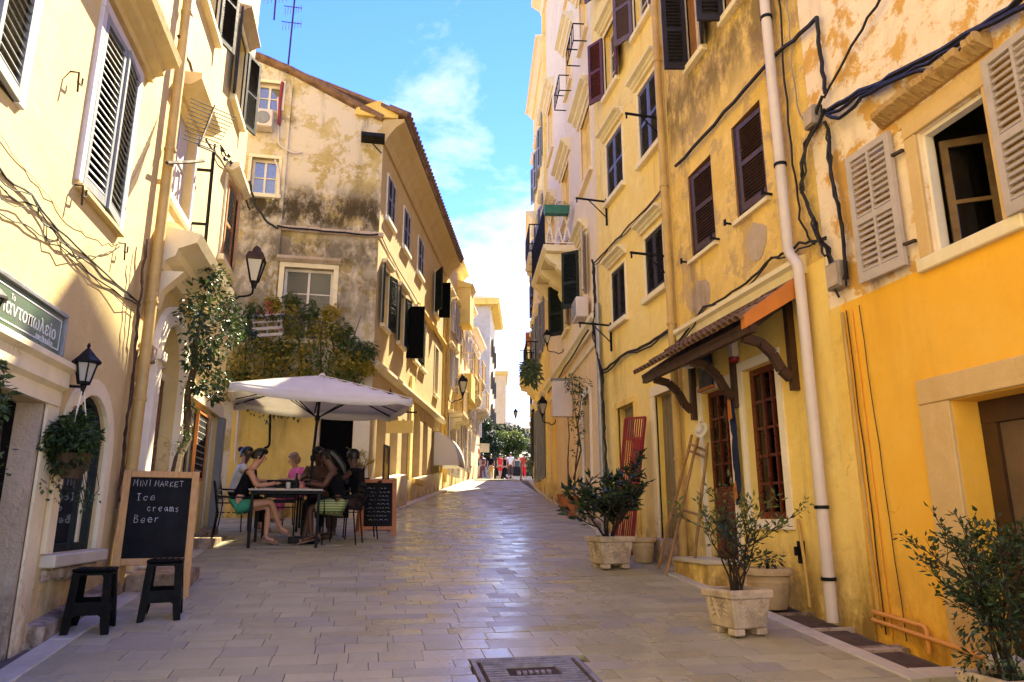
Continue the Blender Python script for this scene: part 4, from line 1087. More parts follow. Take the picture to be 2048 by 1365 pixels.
    d7 = 95; p = aty(1022, 852, d7); h7 = thing('domed_house', 'small distant building with a low pale dome over the greenery', 'house', (p.x, d7, 4.85))
    mb = MB(); mb.box(p.x - 2.2, p.x + 5, d7, d7 + 5, 4, p.z - .4); mb.build('wall', M['pale'], h7)
    mb = MB(); mb.lathe((p.x, d7 + 2, p.z - .2), [(1.5, 0), (1.45, .4), (1.2, .8), (.7, 1.1), (.12, 1.25)], 18); mb.build('dome', M['pale'], h7, smooth=True)
    mb = MB(); mb.box(p.x - 2.5, p.x + 5.2, d7 - .2, d7 + 5.2, p.z - .398, p.z - .2); mb.build('cornice', M['trim'], h7)
far_left()

# ------------------------------------------------------------------ right side, nearest: orange house
FR = Facade((4.05, 0), 0, 'R')
def orange_house():
    h = thing('orange_house', 'orange house with peeling upper wall, taupe shutters and a broken stone window hood', 'house', (4.05, 4, .4))
    win = rect_poly(3.73, 4.35, 3.345, 4.32); door = rect_poly(2.7, 4.39, .3, 2.26)
    wall_with_holes(FR, [(1.5, .0), (5.62, .4), (5.62, 3.275), (1.5, 3.275)], [(door, .22)], 'wall', M['orange'], h, reveal_mat=M['orange'])
    wall_with_holes(FR, [(1.5, 3.275), (5.62, 3.275), (5.62, 8.4), (1.5, 8.4)], [(win, .14)], 'upper_wall', M['peeling'], h)
    house_body(FR, h, 1.5, 5.62, -.1, 8.4, M['peeling'], 6, roofmat=M['tile_old'])
    # window
    mb = MB(); t = .1
    FR.box(mb, 3.63, 3.727, -.02, .03, 3.345, 4.32); FR.box(mb, 4.353, 4.47, -.02, .03, 3.345, 4.32); FR.box(mb, 3.63, 4.47, -.02, .033, 4.323, 4.44); mb.build('window_surround', M['stone_warm'], h, bevel=.006)
    mb = MB(); FR.box(mb, 3.58, 4.50, -.02, .045, 3.24, 3.342); mb.build('sill', M['trim'], h, bevel=.008)
    mb = MB(); f = .03
    FR.box(mb, 3.733, 3.763, -.1, -.03, 3.348, 4.317); FR.box(mb, 4.317, 4.347, -.1, -.03, 3.348, 4.317); FR.box(mb, 3.763, 4.317, -.1, -.03, 3.348, 3.372); FR.box(mb, 3.763, 4.317, -.1, -.03, 4.287, 4.317)
    fo = mb.build('window', M['white_trim'], h)
    # inner casement standing open and a dim room behind
    mb = MB(); O = FR.P(4.31, -.14, 0); d = (FR.t * -.55 - FR.n * .83).normalized(); L = .33
    for a, b, z0, z1 in ((0, .05, 3.38, 4.24), (L - .05, L, 3.38, 4.24), (.05, L - .05, 3.38, 3.44), (.05, L - .05, 4.18, 4.24), (.05, L - .05, 3.72, 3.75)): mb.obox(O + d * (a + b) / 2 + V((0, 0, (z0 + z1) / 2)), d, d.cross(V((0, 0, 1))), (0, 0, 1), b - a, .035, z1 - z0)
    sash = mb.build('casement', M['brown_worn'], h)
    m = MB(); m.obox(O + d * (L / 2) + V((0, 0, 3.8)), d, d.cross(V((0, 0, 1))), (0, 0, 1), L - .1, .01, .76); m.build('pane', M['glass'], sash)
    mb = MB(); FR.box(mb, 3.2, 5.2, -2.4, -2.35, 2.9, 5.2); FR.box(mb, 3.2, 5.2, -2.35, -.16, 5.0, 5.05); FR.box(mb, 5.15, 5.2, -2.35, -.16, 2.9, 5.0); FR.box(mb, 3.2, 3.25, -2.35, -.16, 2.9, 5.0); mb.build('room', M['darkwall'], h)
    # broken hood: a ragged, crumbling ledge
    r = random.Random(4); mb = MB(); n = 60; base = [(-.02, 4.545), (.04, 4.545), (.10, 4.575), (.15, 4.60), (.155, 4.645), (.14, 4.66), (.05, 4.665), (-.02, 4.67)]; vs = []; k = 1
    for i in range(n + 1):
        u = 3.60 + 1.10 * i / n; e = min(1, (n - i) / 4 + .45); k = .7 * k + .3 * r.choice((1, 1, 1.02, .96, .78)); bite = .72 if i in (7, 8, 9, 21, 22, 35) else 1
        for j, (w, z) in enumerate(base):
            vs.append(FR.P(u, w if w < 0 else w * k * e * bite + r.uniform(-.004, .004), z + (0 if w < 0 else r.uniform(-.005, .005) - (.012 if bite < 1 and j > 3 else 0))))
    m_ = len(base); fs = [(i * m_ + j, i * m_ + j + 1, (i + 1) * m_ + j + 1, (i + 1) * m_ + j) for i in range(n) for j in range(m_ - 1)]
    mb.add(vs, fs + [tuple(range(m_)), tuple(range(n * m_, n * m_ + m_))]); hd = mb.build('stone_hood', M['stone_hood'], h)
    mb = MB(); FR.box(mb, 3.58, 4.52, -.02, .014, 4.442, 4.52); mb.build('bare_frieze', M['stone_warm'], h)
    # shutters, thrown open flat against the wall
    shutter_near(FR, h, 4.58, .05, 3.34, 4.47, .5, 1, 3, 'taupe', rails=(3.86,), cols=2, pitch=.052, st=.055, tilt=35)
    shutter_near(FR, h, 3.66, .05, 3.34, 4.47, .5, -1, 4, 'taupe', rails=(3.86,), cols=2, pitch=.052, st=.055, tilt=35)
    for u, z in ((4.53, 3.5), (4.53, 4.25), (5.05, 3.72)):
        mb = MB(); mb.bar(FR.P(u - .05, .03, z), FR.P(u + .05, .05, z), .03, .02); mb.build('hinge', M['rust'], h)
    # street door
    mb = MB(); FR.box(mb, 4.393, 4.68, -.02, .03, .44, 2.265); FR.box(mb, 2.6, 4.68, -.02, .033, 2.268, 2.45); mb.build('door_surround', M['stone_warm'], h, bevel=.006)
    mb = MB(); FR.box(mb, 2.7, 4.388, -.26, -.21, 2.1, 2.258); FR.box(mb, 4.26, 4.386, -.26, -.21, .35, 2.098); FR.box(mb, 3.4, 3.5, -.26, -.20, .35, 2.098); FR.box(mb, 2.7, 2.8, -.26, -.21, .35, 2.098); do = mb.build('door', M['brown'], h)
    for u0, u1 in ((3.504, 4.256), (2.804, 3.396)):
        m = MB(); FR.box(m, u0, u1, -.25, -.235, .35, 2.096); m.build('panel', plain_door, do)
    mb = MB(); FR.box(mb, 2.6, 4.30, -.02, .12, .3, .62); mb.build('threshold', M['marble'], h, bevel=.01)
    # plain strip at the joint with the next house
    mb = MB(); FR.box(mb, 5.46, 5.616, -.02, .02, .5, 3.27); mb.build('corner_strip', M['ochre'], h)
M['stone_hood'] = plaster('crumbling_stone', (0.40, 0.24, 0.08), (0.5, 0.33, 0.14), dirt=(0.05, 0.03, 0.012), stain=.95, streak=.5, bumpy=1.0)
M['brown_worn'] = plain('worn_brown_sash', (0.20, 0.125, 0.06), .7, .3, var=.4)
plain_door = plain('dusty_brown_panel', (0.15, 0.095, 0.06), .7, .3, var=.35, vscale=2)
orange_house()

# ------------------------------------------------------------------ right side, second: the shop under a tiled awning
def shop_house():
    h = thing('shop_house', 'ochre house with brown shutters above a tiled awning and a shop', 'house', (4.05, 7.3, .73))
    U0, U1 = 5.624, 8.80
    holes = [(rect_poly(6.58, 7.24, 1.45, 3.03), .13), (rect_poly(7.58, 8.26, .75, 2.95), .13)]
    wall_with_holes(FR, [(U0, .4), (U1, .7), (U1, 3.78), (U0, 3.78)], holes, 'wall', M['yellow'], h, reveal_mat=M['yellow'])
    wall_with_holes(FR, [(U0, 3.78), (U1, 3.78), (U1, 10.2), (U0, 10.2)], [(rect_poly(7.62, 8.28, 4.70, 5.86), .16), (rect_poly(6.44, 7.08, 4.74, 5.9), .16), (rect_poly(7.58, 8.0, 7.3, 8.5), .2), (rect_poly(6.5, 7.0, 7.35, 8.5), .2)], 'upper_wall', M['ochre_up'], h, reveal_mat=M['tan'])
    house_body(FR, h, U0, U1, .1, 10.2, M['ochre'], 6, roofmat=M['tile_old'])
    for u0, u1, z0, z1 in ((7.62, 8.28, 4.70, 5.86), (6.44, 7.08, 4.74, 5.9)):
        m = MB(); FR.box(m, u0, u1, -.16, -.13, z0, z1); m.build('window_frame', M['brown'], h)
        shutter(FR, h, u0 + .01, -.05, z0 + .06, z1 - .05, u1 - u0 - .12, 1, 4, 'brown', rails=(z0 + .62,), pitch=.04)
        m = MB(); FR.box(m, u1 - .1, u1 - .005, -.12, -.02, z0 + .02, z1 - .02); m.build('folded_leaf', M['charcoal'], h)
        m = MB(); FR.box(m, u0 - .06, u1 + .06, -.1, .05, z0 - .05, z0 - .003); m.build('sill', M['trim'], h)
        for uu in (u0 - .08, u1 + .1):
            m = MB(); m.bar(FR.P(uu, 0, z0), FR.P(uu, .12, z0 + .01), .02, .02); m.bar(FR.P(uu, .11, z0 - .02), FR.P(uu, .11, z0 + .05), .03, .02); m.build('shutter_catch', M['black'], h)
    for u0, u1 in ((7.58, 8.0), (6.5, 7.0)):
        window(FR, h, u0, u1, 7.35, 8.5, -.12, 'warm_white', 'glass', 1, 2); surround(FR, h, u0, u1, 7.35, 8.5, .05, .02, 'trim')
        shutter(FR, h, u0, .03, 7.33, 8.5, .3, -1, 25, 'charcoal', rails=(7.9,)); shutter(FR, h, u1, .03, 7.3, 8.5, .32, 1, 80, 'charcoal', rails=(7.9,))
    # bare stone showing where render has fallen
    r = random.Random(3)
    for cu, cz, rw, rh in ((8.13, 4.15, .27, .22), (6.72, 4.37, .2, .2)):
        mb = MB(); n = 14; pts = [FR.P(cu + rw * (.85 + .3 * r.random()) * math.cos(2 * math.pi * k / n), -.001, cz + rh * (.85 + .35 * r.random()) * math.sin(2 * math.pi * k / n)) for k in range(n)]
        mb.prism(pts, FR.n * .008); mb.build('bare_patch', M['stone'], h)
    # plaster band where the awning meets the wall
    mb = MB(); FR.prof(mb, 5.9, 8.78, [(-.02, 3.72), (.04, 3.72), (.06, 3.80), (.10, 3.83), (.10, 3.88), (-.02, 3.92)]); mb.build('white_band', M['trim'], h)
    # shop window and door
    for (u0, u1, z0, z1, s) in ((6.58, 7.24, 1.45, 3.03, True), (7.58, 8.26, .75, 2.95, False)):
        mb = MB(); t = .1; FR.box(mb, u0 - t, u0 - .002, -.02, .02, z0 - (t if s else 0), z1 + t); FR.box(mb, u1 + .002, u1 + t, -.02, .02, z0 - (t if s else 0), z1 + t); FR.box(mb, u0, u1, -.02, .02, z1 + .002, z1 + t)
        if s: FR.box(mb, u0, u1, -.02, .022, z0 - t, z0 - .002)
        mb.build('window_surround' if s else 'door_surround', M['white_trim'], h)
    window(FR, h, 6.58, 7.24, 1.45, 3.03, -.08, 'redwood', 'glass', 3, 5, fw=.07, name='shop_window')
    do = window(FR, h, 7.58, 8.26, 1.75, 2.95, -.08, 'redwood', 'glass', 3, 4, fw=.06, name='shop_door')
    mb = MB(); FR.box(mb, 7.58, 8.26, -.13, -.08, .8, 1.748); mb.build('panel', M['redwood'], do)
    for z in (.95, 1.35): m = MB(); FR.box(m, 7.68, 8.16, -.082, -.06, z, z + .32); m.build('panel', M['redwood'], do, bevel=.012)
    # near-black sheet standing in for the unlit shop interior
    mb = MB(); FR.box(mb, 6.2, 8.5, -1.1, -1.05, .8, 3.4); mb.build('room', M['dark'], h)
    # awning: boards, tiles, brackets
    t = thing('tiled_awning', 'tiled awning on dark wooden brackets over the shop door and window', 'awning', FR.P(7.3, 0, 3.3))
    ua, ub = 5.97, 8.70
    mb = MB(); mb.hexa([FR.P(ua, .002, 3.60), FR.P(ub, .002, 3.60), FR.P(ub, .60, 3.20), FR.P(ua, .60, 3.20), FR.P(ua, .002, 3.64), FR.P(ub, .002, 3.64), FR.P(ub, .60, 3.24), FR.P(ua, .60, 3.24)]); mb.build('boards', M['brown'], t)
    mb = MB(); mb.bar(FR.P(ua, .56, 3.17), FR.P(ub, .56, 3.17), .06, .07); mb.build('front_beam', M['brown'], t)
    src = None; n = 24
    for i in range(n):
        u = ua + .05 + (ub - ua - .1) * i / (n - 1); p, q = FR.P(u, .66, 3.255), FR.P(u, .01, 3.69)
        for k in range(3):
            a = q.lerp(p, k / 3); b = q.lerp(p, (k + 1.12) / 3)
            if src is None:
                m = MB(); vs = []; fs = []; nn = 6; d = (b - a).normalized(); sd = FR.t; up = sd.cross(d); up = up if up.z > 0 else -up
                for e, (c, rr) in enumerate(((a, .044), (b, .056))):
                    for j in range(nn + 1): th = math.pi * j / nn; vs.append(c + sd * math.cos(th) * rr + up * (math.sin(th) * rr + .012 * e))
                    for j in range(nn + 1): th = math.pi * j / nn; vs.append(c + sd * math.cos(th) * (rr - .014) + up * (math.sin(th) * (rr - .014) + .012 * e))
                w = nn + 1
                for j in range(nn): fs += [(j, j + 1, 2 * w + j + 1, 2 * w + j), (w + j, w + j + 1, 3 * w + j + 1, 3 * w + j), (2 * w + j, 2 * w + j + 1, 3 * w + j + 1, 3 * w + j), (j, j + 1, w + j + 1, w + j)]
                m.add(vs, fs); src = (m.build('roof_tile', M['tile_old'], t), a)
            else:
                inst('roof_tile', src[0], t).location = a - src[1] + V((0, 0, rnd.uniform(-.004, .004)))
    mb = MB(); mb.hexa([FR.P(ua - .03, .0, 3.55), FR.P(ua + .05, .0, 3.55), FR.P(ua + .05, .66, 3.16), FR.P(ua - .03, .66, 3.16), FR.P(ua - .03, .0, 3.76), FR.P(ua + .05, .0, 3.76), FR.P(ua + .05, .66, 3.29), FR.P(ua - .03, .66, 3.29)]); mb.build('end_flashing', M['orangeflash'], t)
    for u in (6.22, 7.36, 8.42):
        mb = MB(); b = .07
        mb.obox(FR.P(u, .035, 3.12), FR.t, FR.n, (0, 0, 1), b, .07, .95)
        pts = [FR.P(u, .07, 2.76), FR.P(u, .16, 2.84), FR.P(u, .24, 2.99), FR.P(u, .36, 3.10), FR.P(u, .54, 3.14)]
        for p, q in zip(pts[:-1], pts[1:]): mb.bar(p, q, .065, .085, up=FR.t.cross(q - p))
        mb.bar(FR.P(u, .07, 3.52), FR.P(u, .55, 3.18), .06, .07); mb.build('bracket', M['brown'], t)
    # step
    mb = MB(); FR.box(mb, 7.5, 8.4, -.02, .42, .5, .98); mb.build('door_step', M['yellow'], h, bevel=.01)
    mb = MB(); FR.box(mb, 7.48, 8.42, -.02, .45, .982, 1.02); mb.build('step_tread', M['marble'], h)
    mb = MB(); FR.box(mb, 6.35, 6.40, -.01, .05, 1.05, 1.25); FR.box(mb, 6.36, 6.39, .05, .09, 1.12, 1.2); mb.build('wall_catch', M['black'], h)
shop_house()

# ------------------------------------------------------------------ right side, third: yellow house
def middle_house():
    h = thing('yellow_house', 'four storey yellow house with dark shut louvres and iron brackets', 'house', (4.05, 10.4, 1.04))
    U0, U1 = 8.804, 12.1
    W = [(10.73, 11.38, 4.63, 5.54), (9.15, 9.83, 4.65, 5.57), (10.62, 11.43, 6.91, 8.0), (9.05, 9.84, 6.85, 8.05), (10.72, 11.36, 8.95, 10.2), (9.15, 9.85, 9.15, 10.5), (9.2, 9.9, 11.2, 12.2), (10.7, 11.4, 11.2, 12.2)]
    holes = [(rect_poly(*w), .14) for w in W] + [(rect_poly(10.55, 11.3, 1.0, 3.2), .25), (rect_poly(9.1, 9.72, 1.0, 3.15), .14)]
    wall_with_holes(FR, [(U0, .7), (U1, 1.1), (U1, 13.0), (U0, 13.0)], holes, 'wall', M['yellow'], h)
    house_body(FR, h, U0, U1, .6, 13.0, M['yellow'], 6, roofmat=M['tile_old'])
    mats = ['charcoal', 'charcoal', 'slate', 'slate']
    for i, (u0, u1, z0, z1) in enumerate(W):
        surround(FR, h, u0, u1, z0, z1, .06, .02, 'trim')
        hood(FR, h, u0 - .12, u1 + .12, z1 + .12, .17, .13, 'trim')
        hw = (u1 - u0) / 2
        if i < 4:
            shutter(FR, h, u0, -.02, z0, z1, hw, 1, 1, mats[i], rails=((z0 + z1) / 2,) if i > 1 else (), pitch=.045); shutter(FR, h, u1, -.02, z0, z1, hw, -1, 1, mats[i], rails=((z0 + z1) / 2,) if i > 1 else (), pitch=.045)
        else:
            window(FR, h, u0, u1, z0, z1, -.1, 'warm_white', 'glass', 2, 3)
            m = 'maroon' if i == 4 else 'mauve'
            shutter(FR, h, u0 - .01, .04, z0, z1, hw * 1.1, -1, 16, m, rails=((z0 + z1) / 2,)); shutter(FR, h, u1 + .01, .04, z0, z1, hw * 1.1, 1, 30, m, rails=((z0 + z1) / 2,))
    # walled-up doorways
    surround(FR, h, 9.1, 9.72, 1.0, 3.15, .14, .03, 'trim', sill=False, name='door_surround'); surround(FR, h, 10.55, 11.3, 1.0, 3.2, .1, .03, 'ochre', sill=False, name='door_surround')
    src = None
    for k in range(4):
        m = MB(); FR.box(m, 9.105 + k * .154, 9.105 + (k + 1) * .154 - .004, -.14, -.10 + .004 * (k % 2), 1.0, 3.145); m.build('plank', M['oldwood'], h)
    blank(FR, h, 10.55, 11.3, 1.0, 3.2, -.2, 'peeling', 'walled_doorway')
    blank(FR, h, 10.55, 11.3, 2.7, 3.2, -.12, 'oldwood', 'old_board')
    m = MB(); FR.box(m, 9.0, 9.85, -.02, .32, .8, 1.2); m.build('door_step', M['stone'], h, bevel=.01)
    mb = MB(); FR.prof(mb, U0, U1, [(-.02, 12.7), (.1, 12.75), (.3, 12.95), (.3, 13.1), (-.02, 13.1)]); mb.build('eaves', M['trim'], h)
    # iron clothes-line brackets
    for i, (u, z) in enumerate(((8.95, 7.12), (8.98, 5.0), (11.5, 6.95), (11.48, 4.66))):
        lab = ['iron clothes line bracket under the slate shutters by the drainpipe', 'iron clothes line bracket under the lower louvred window by the drainpipe', 'iron clothes line bracket level with the balcony', 'lowest iron clothes line bracket, beside the pediment moulding'][i]
        t = thing('iron_bracket', lab, 'bracket', FR.P(u, 0, z), 'clothes line brackets on the yellow house')
        m = MB(); m.bar(FR.P(u, .02, z - .45), FR.P(u, .02, z + .05), .03, .03, up=FR.n); m.build('upright', M['black'], t)
        m = MB(); m.bar(FR.P(u, .02, z), FR.P(u, .58, z + .02), .025, .03); m.bar(FR.P(u, .56, z + .02), FR.P(u, .56, z - .06), .02, .02, up=FR.n); m.build('arm', M['black'], t)
        m = MB(); m.bar(FR.P(u, .02, z - .3), FR.P(u, .34, z), .015, .015); m.build('stay', M['black'], t)
middle_house()

# ------------------------------------------------------------------ right side, fourth: rose house with a balcony
FP = Facade((4.05, 12.1), 7.3, 'R')
def rose_house():
    h = thing('rose_house', 'tall rose plastered house with a stone balcony on scrolled consoles', 'house', FP.P(5, 0, 1.5))
    U0, U1, ZT = .004, 7.6, 17.6
    W = [(.35, 1.45, 8.1, 9.55), (2.5, 3.35, 11.5, 12.7), (3.15, 4.4, 8.5, 9.75), (.4, 1.25, 11.3, 12.5), (5.9, 7.0, 11.6, 13.2), (2.5, 3.35, 14.0, 15.3), (.45, 1.25, 14.0, 15.2), (5.8, 6.9, 8.1, 9.7)]
    S = [(1.15, 1.95, 5.75, 7.0), (3.55, 4.35, 5.75, 7.0)]
    holes = [(rect_poly(*w), .12) for w in W] + [(rect_poly(*w), .15) for w in S] + [(rect_poly(1.15, 1.95, 1.2, 3.8), .22)]
    ZN = 15.7
    wall_with_holes(FP, [(U0, 5.0), (U1, 5.0), (U1, ZT), (4.6, ZT), (4.6, ZN), (U0, ZN)], [x for x in holes if x[0][0][1] > 4.9], 'wall', M['pink'], h)
    wall_with_holes(FP, [(U0, 1.0), (U1, 1.6), (U1, 5.0), (U0, 5.0)], [holes[-1]], 'lower_wall', M['buff'], h)
    house_body(FP, h, U0, 4.59, 1.2, ZN, M['pink'], 6, roofmat=M['tile_old']); house_body(FP, h, 4.6, U1, 1.2, ZT, M['pink'], 6, roofmat=M['tile_old'])
    for i, (u0, u1, z0, z1) in enumerate(W):
        blank(FP, h, u0, u1, z0, z1, -.1, 'ochre', 'walled_window')
        surround(FP, h, u0, u1, z0, z1, .07, .02, 'pink'); hood(FP, h, u0 - .25, u1 + .3, z1 + .12, .24, .28, 'trim')
        if i in (1, 3, 7):
            mb = MB()
            for zz in (z0 - .35, z0 + .05): mb.bar(FP.P(u0, .02, zz), FP.P(u0, .3, zz), .02, .02); mb.bar(FP.P(u0, .3, zz), FP.P(u1, .3, zz), .02, .02); mb.bar(FP.P(u1, .3, zz), FP.P(u1, .02, zz), .02, .02)
            for k in range(5): uu = u0 + (u1 - u0) * k / 4; mb.bar(FP.P(uu, .3, z0 - .35), FP.P(uu, .3, z0 + .05), .016, .016)
            mb.build('flower_rack', M['black'], h)
    for (u0, u1, z0, z1) in S:
        surround(FP, h, u0, u1, z0, z1, .07, .025, 'trim'); window(FP, h, u0, u1, z0, z1, -.1, 'warm_white', 'glass', 2, 3); hood(FP, h, u0 - .15, u1 + .15, z1 + .1, .2, .2, 'trim')
        shutter(FP, h, u0, .03, z0, z1, .4, -1, 20, 'taupe', rails=(6.3,)); shutter(FP, h, u1, .03, z0, z1, .4, 1, 55, 'dk_green', rails=(6.3,))
    # string course and raked moulding over the lower storey
    mb = MB(); FP.prof(mb, U0, U1, [(-.02, 4.82), (.07, 4.84), (.10, 4.93), (.16, 4.98), (.16, 5.06), (-.02, 5.08)]); mb.build('string_course', M['trim'], h)
    mb = MB(); FP.prof(mb, U0, U1, [(-.02, 4.55), (.04, 4.56), (.05, 4.66), (-.02, 4.67)]); mb.build('string_course', M['trim'], h)
    # door
    surround(FP, h, 1.15, 1.95, 1.2, 3.8, .12, .03, 'white_trim', sill=False, name='door_surround')
    mb = MB(); FP.box(mb, 1.15, 1.95, -.2, -.15, 1.2, 3.8); do = mb.build('door', M['maroon'], h)
    for z in (1.45, 2.25, 3.05):
        for u in (1.2, 1.57): m = MB(); FP.box(m, u, u + .33, -.152, -.13, z, z + .6); m.build('panel', M['maroon'], do, bevel=.012)
    mb = MB(); FP.box(mb, 3.3, 3.5, -.02, .06, 1.2, 4.5); mb.build('pilaster', M['buff'], h); mb = MB(); FP.box(mb, 6.2, 6.45, -.02, .08, 1.4, 4.5); mb.build('pilaster', M['ochre'], h)
    mb = MB(); FP.box(mb, 7.35, 7.58, -.02, .1, 1.5, 17.0); mb.build('pilaster', M['yellow'], h)
    mb = MB(); FP.prof(mb, 4.6, U1 + .1, [(-.02, ZT - .5), (.08, ZT - .48), (.14, ZT - .3), (.4, ZT - .12), (.42, ZT), (-.02, ZT + .05)]); mb.build('eaves', M['trim'], h)
    slope_band(FP, h, 0, 7.6, -.05, .16, -.01, .06, 'stone', 'plinth')
    # balcony
    u0, u1, z, w = 2.76, 5.6, 7.43, .68
    mb = MB(); FP.prof(mb, u0, u1, [(-.02, z - .16), (w - .08, z - .15), (w, z - .06), (w, z), (-.02, z)]); b = mb.build('balcony', M['trim'], h, bevel=.006)
    for k in range(3):
        u = u0 + .15 + k * 1.1; m = MB()
        FP.prof(m, u, u + .22, [(-.02, z - .95), (.05, z - .93), (.12, z - .86), (.17, z - .72), (.15, z - .64), (.26, z - .58), (.36, z - .50), (.38, z - .42), (.5, z - .36), (.6, z - .25), (.62, z - .164), (-.02, z - .164)]); m.build('console', M['trim'], b)
    m = MB()
    for zz in (z + .05, z + .88): m.bar(FP.P(u0, w - .03, zz), FP.P(u1, w - .03, zz), .03, .03)
    for k in range(22): uu = u0 + (u1 - u0) * k / 21; m.bar(FP.P(uu, w - .03, z), FP.P(uu, w - .03, z + .88), .016, .016)
    m.build('railing', M['black'], b)
    for uu in (u0 + .01, u1 - .01):
        m = MB()
        for zz in (z + .05, z + .88): m.bar(FP.P(uu, .02, zz), FP.P(uu, w - .05, zz), .025, .025)
        for k in range(3): a = .05 + k * .2; m.bar(FP.P(uu, a, z + .05), FP.P(uu, a + .18, z + .88), .03, .02, up=FP.t); m.bar(FP.P(uu, a + .18, z + .05), FP.P(uu, a, z + .88), .03, .02, up=FP.t)
        m.build('white_lattice', M['white_trim'], b)
rose_house()
def balcony_things():
    u0, z = 2.74, 8.1
    t = thing('planter_box', 'green plastic planter box hung on the end rail of the stone balcony', 'planter', FP.P(u0, .35, z))
    mb = MB(); mb.hexa([FP.P(u0 - .18, .12, z), FP.P(u0, .12, z), FP.P(u0, .66, z), FP.P(u0 - .18, .66, z), FP.P(u0 - .22, .1, z + .18), FP.P(u0, .1, z + .18), FP.P(u0, .68, z + .18), FP.P(u0 - .22, .68, z + .18)]); mb.build('box', M['greenbox'], t)
    mb = MB(); foliage(mb, [(FP.P(u0 - .1, .15 + .12 * k, z + .22), .1) for k in range(5)], 60, .035, 5); mb.build('leaves', M['leaf_mid'], t, fix=False)
    for k, (uu, ww) in enumerate(((3.0, .2), (3.05, .48))):
        t = thing('flower_pot', ['leafy pot plant on the balcony floor next to the wall', 'leafy pot plant on the balcony floor next to the outer rail'][k], 'pot plant', FP.P(uu, ww, 7.43))
        mb = MB(); mb.lathe(FP.P(uu, ww, 7.43), [(.06, 0), (.09, .14), (.1, .15)], 10); mb.build('pot', M['terracotta'], t)
        mb = MB(); foliage(mb, [(FP.P(uu, ww, 7.68), .12)], 60, .05, 8 + k); mb.build('leaves', M['leaf_dark'], t, fix=False)
# ------------------------------------------------------------------ right side, beyond
FY = Facade(tuple(FP.P(7.62, 0, 0).xy), 8.5, 'R')
def far_right():
    row_house('ochre_row_house', 'ochre house next up the street from the rose house', FY, 0, 4.6, 16.4, 'yellow', [(12.6, 14.0, (.8, 2.4, 3.6)), (9.6, 11.2, (.8, 2.4, 3.6)), (6.4, 8.0, (.8, 2.4, 3.6)), (2.6, 4.9, (1.0, 2.9))], 'grey_paint', extra=lambda F, h: (balcony(F, h, .6, 2.2, 9.3, .5), balcony(F, h, 2.6, 4.2, 6.1, .45)))
    F2 = Facade(tuple(FY.P(4.62, 0, 0).xy), 12, 'R')
    row_house('buff_row_house', 'buff house with a small bracketed balcony towards the crest on the right', F2, 0, 5.0, 12.4, 'ochre', [(9.6, 11.0, (.6, 2.1, 3.7)), (6.6, 8.2, (.6, 2.1, 3.7)), (3.4, 5.2, (.8, 3.0))], 'charcoal', extra=lambda F, h: balcony(F, h, .5, 2.6, 6.4, .55))
    F3 = Facade(tuple(F2.P(5.02, 0, 0).xy), 13, 'R')
    row_house('low_row_house', 'low pinkish house at the top of the street on the right', F3, 0, 6.0, 8.6, 'pink', [(6.0, 7.4, (.6, 2.4, 4.2)), (3.8, 5.2, (.8, 3.0))], 'charcoal')
    return F2, F3
F2R, F3R = far_right()
# ------------------------------------------------------------------ foliage
def foliage(mb, blobs, n, size, seed=0, aspect=.5, droop=.3, hollow=.35, flat=1.0):
    """leaf-sized bent faces spread through ellipsoid clumps: blobs = [(centre, radius or (rx,ry,rz))]"""
    r = random.Random(seed)
    for c, rad in blobs:
        c = V(c); rx = rad if isinstance(rad, (tuple, list)) else (rad, rad, rad)
        for _ in range(n):
            while True:
                p = V((r.uniform(-1, 1), r.uniform(-1, 1), r.uniform(-1, 1)))
                if hollow < p.length < 1: break
            q = c + V((p.x * rx[0], p.y * rx[1], p.z * rx[2]))
            d = (p + V((r.uniform(-.8, .8), r.uniform(-.8, .8), r.uniform(-.8, .4) - droop))).normalized()
            leaf(mb, q, d, size * r.uniform(.45, 1.45), aspect * r.uniform(.75, 1.2), r)
def leaf(mb, q, d, L, aspect, r):
    s = d.cross(V((0, 0, 1)))
    if s.length < .1: s = d.orthogonal()
    s.normalize(); u = s.cross(d)
    a = r.uniform(-.9, .9); s, u = s * math.cos(a) + u * math.sin(a), u * math.cos(a) - s * math.sin(a)
    w = L * aspect / 2; k = L * .12
    mb.add([q, q + d * L * .45 + s * w - u * k * 0, q + d * L, q + d * L * .45 - s * w, q + d * L * .5 - u * k], [(0, 1, 4), (1, 2, 4), (2, 3, 4), (3, 0, 4)])
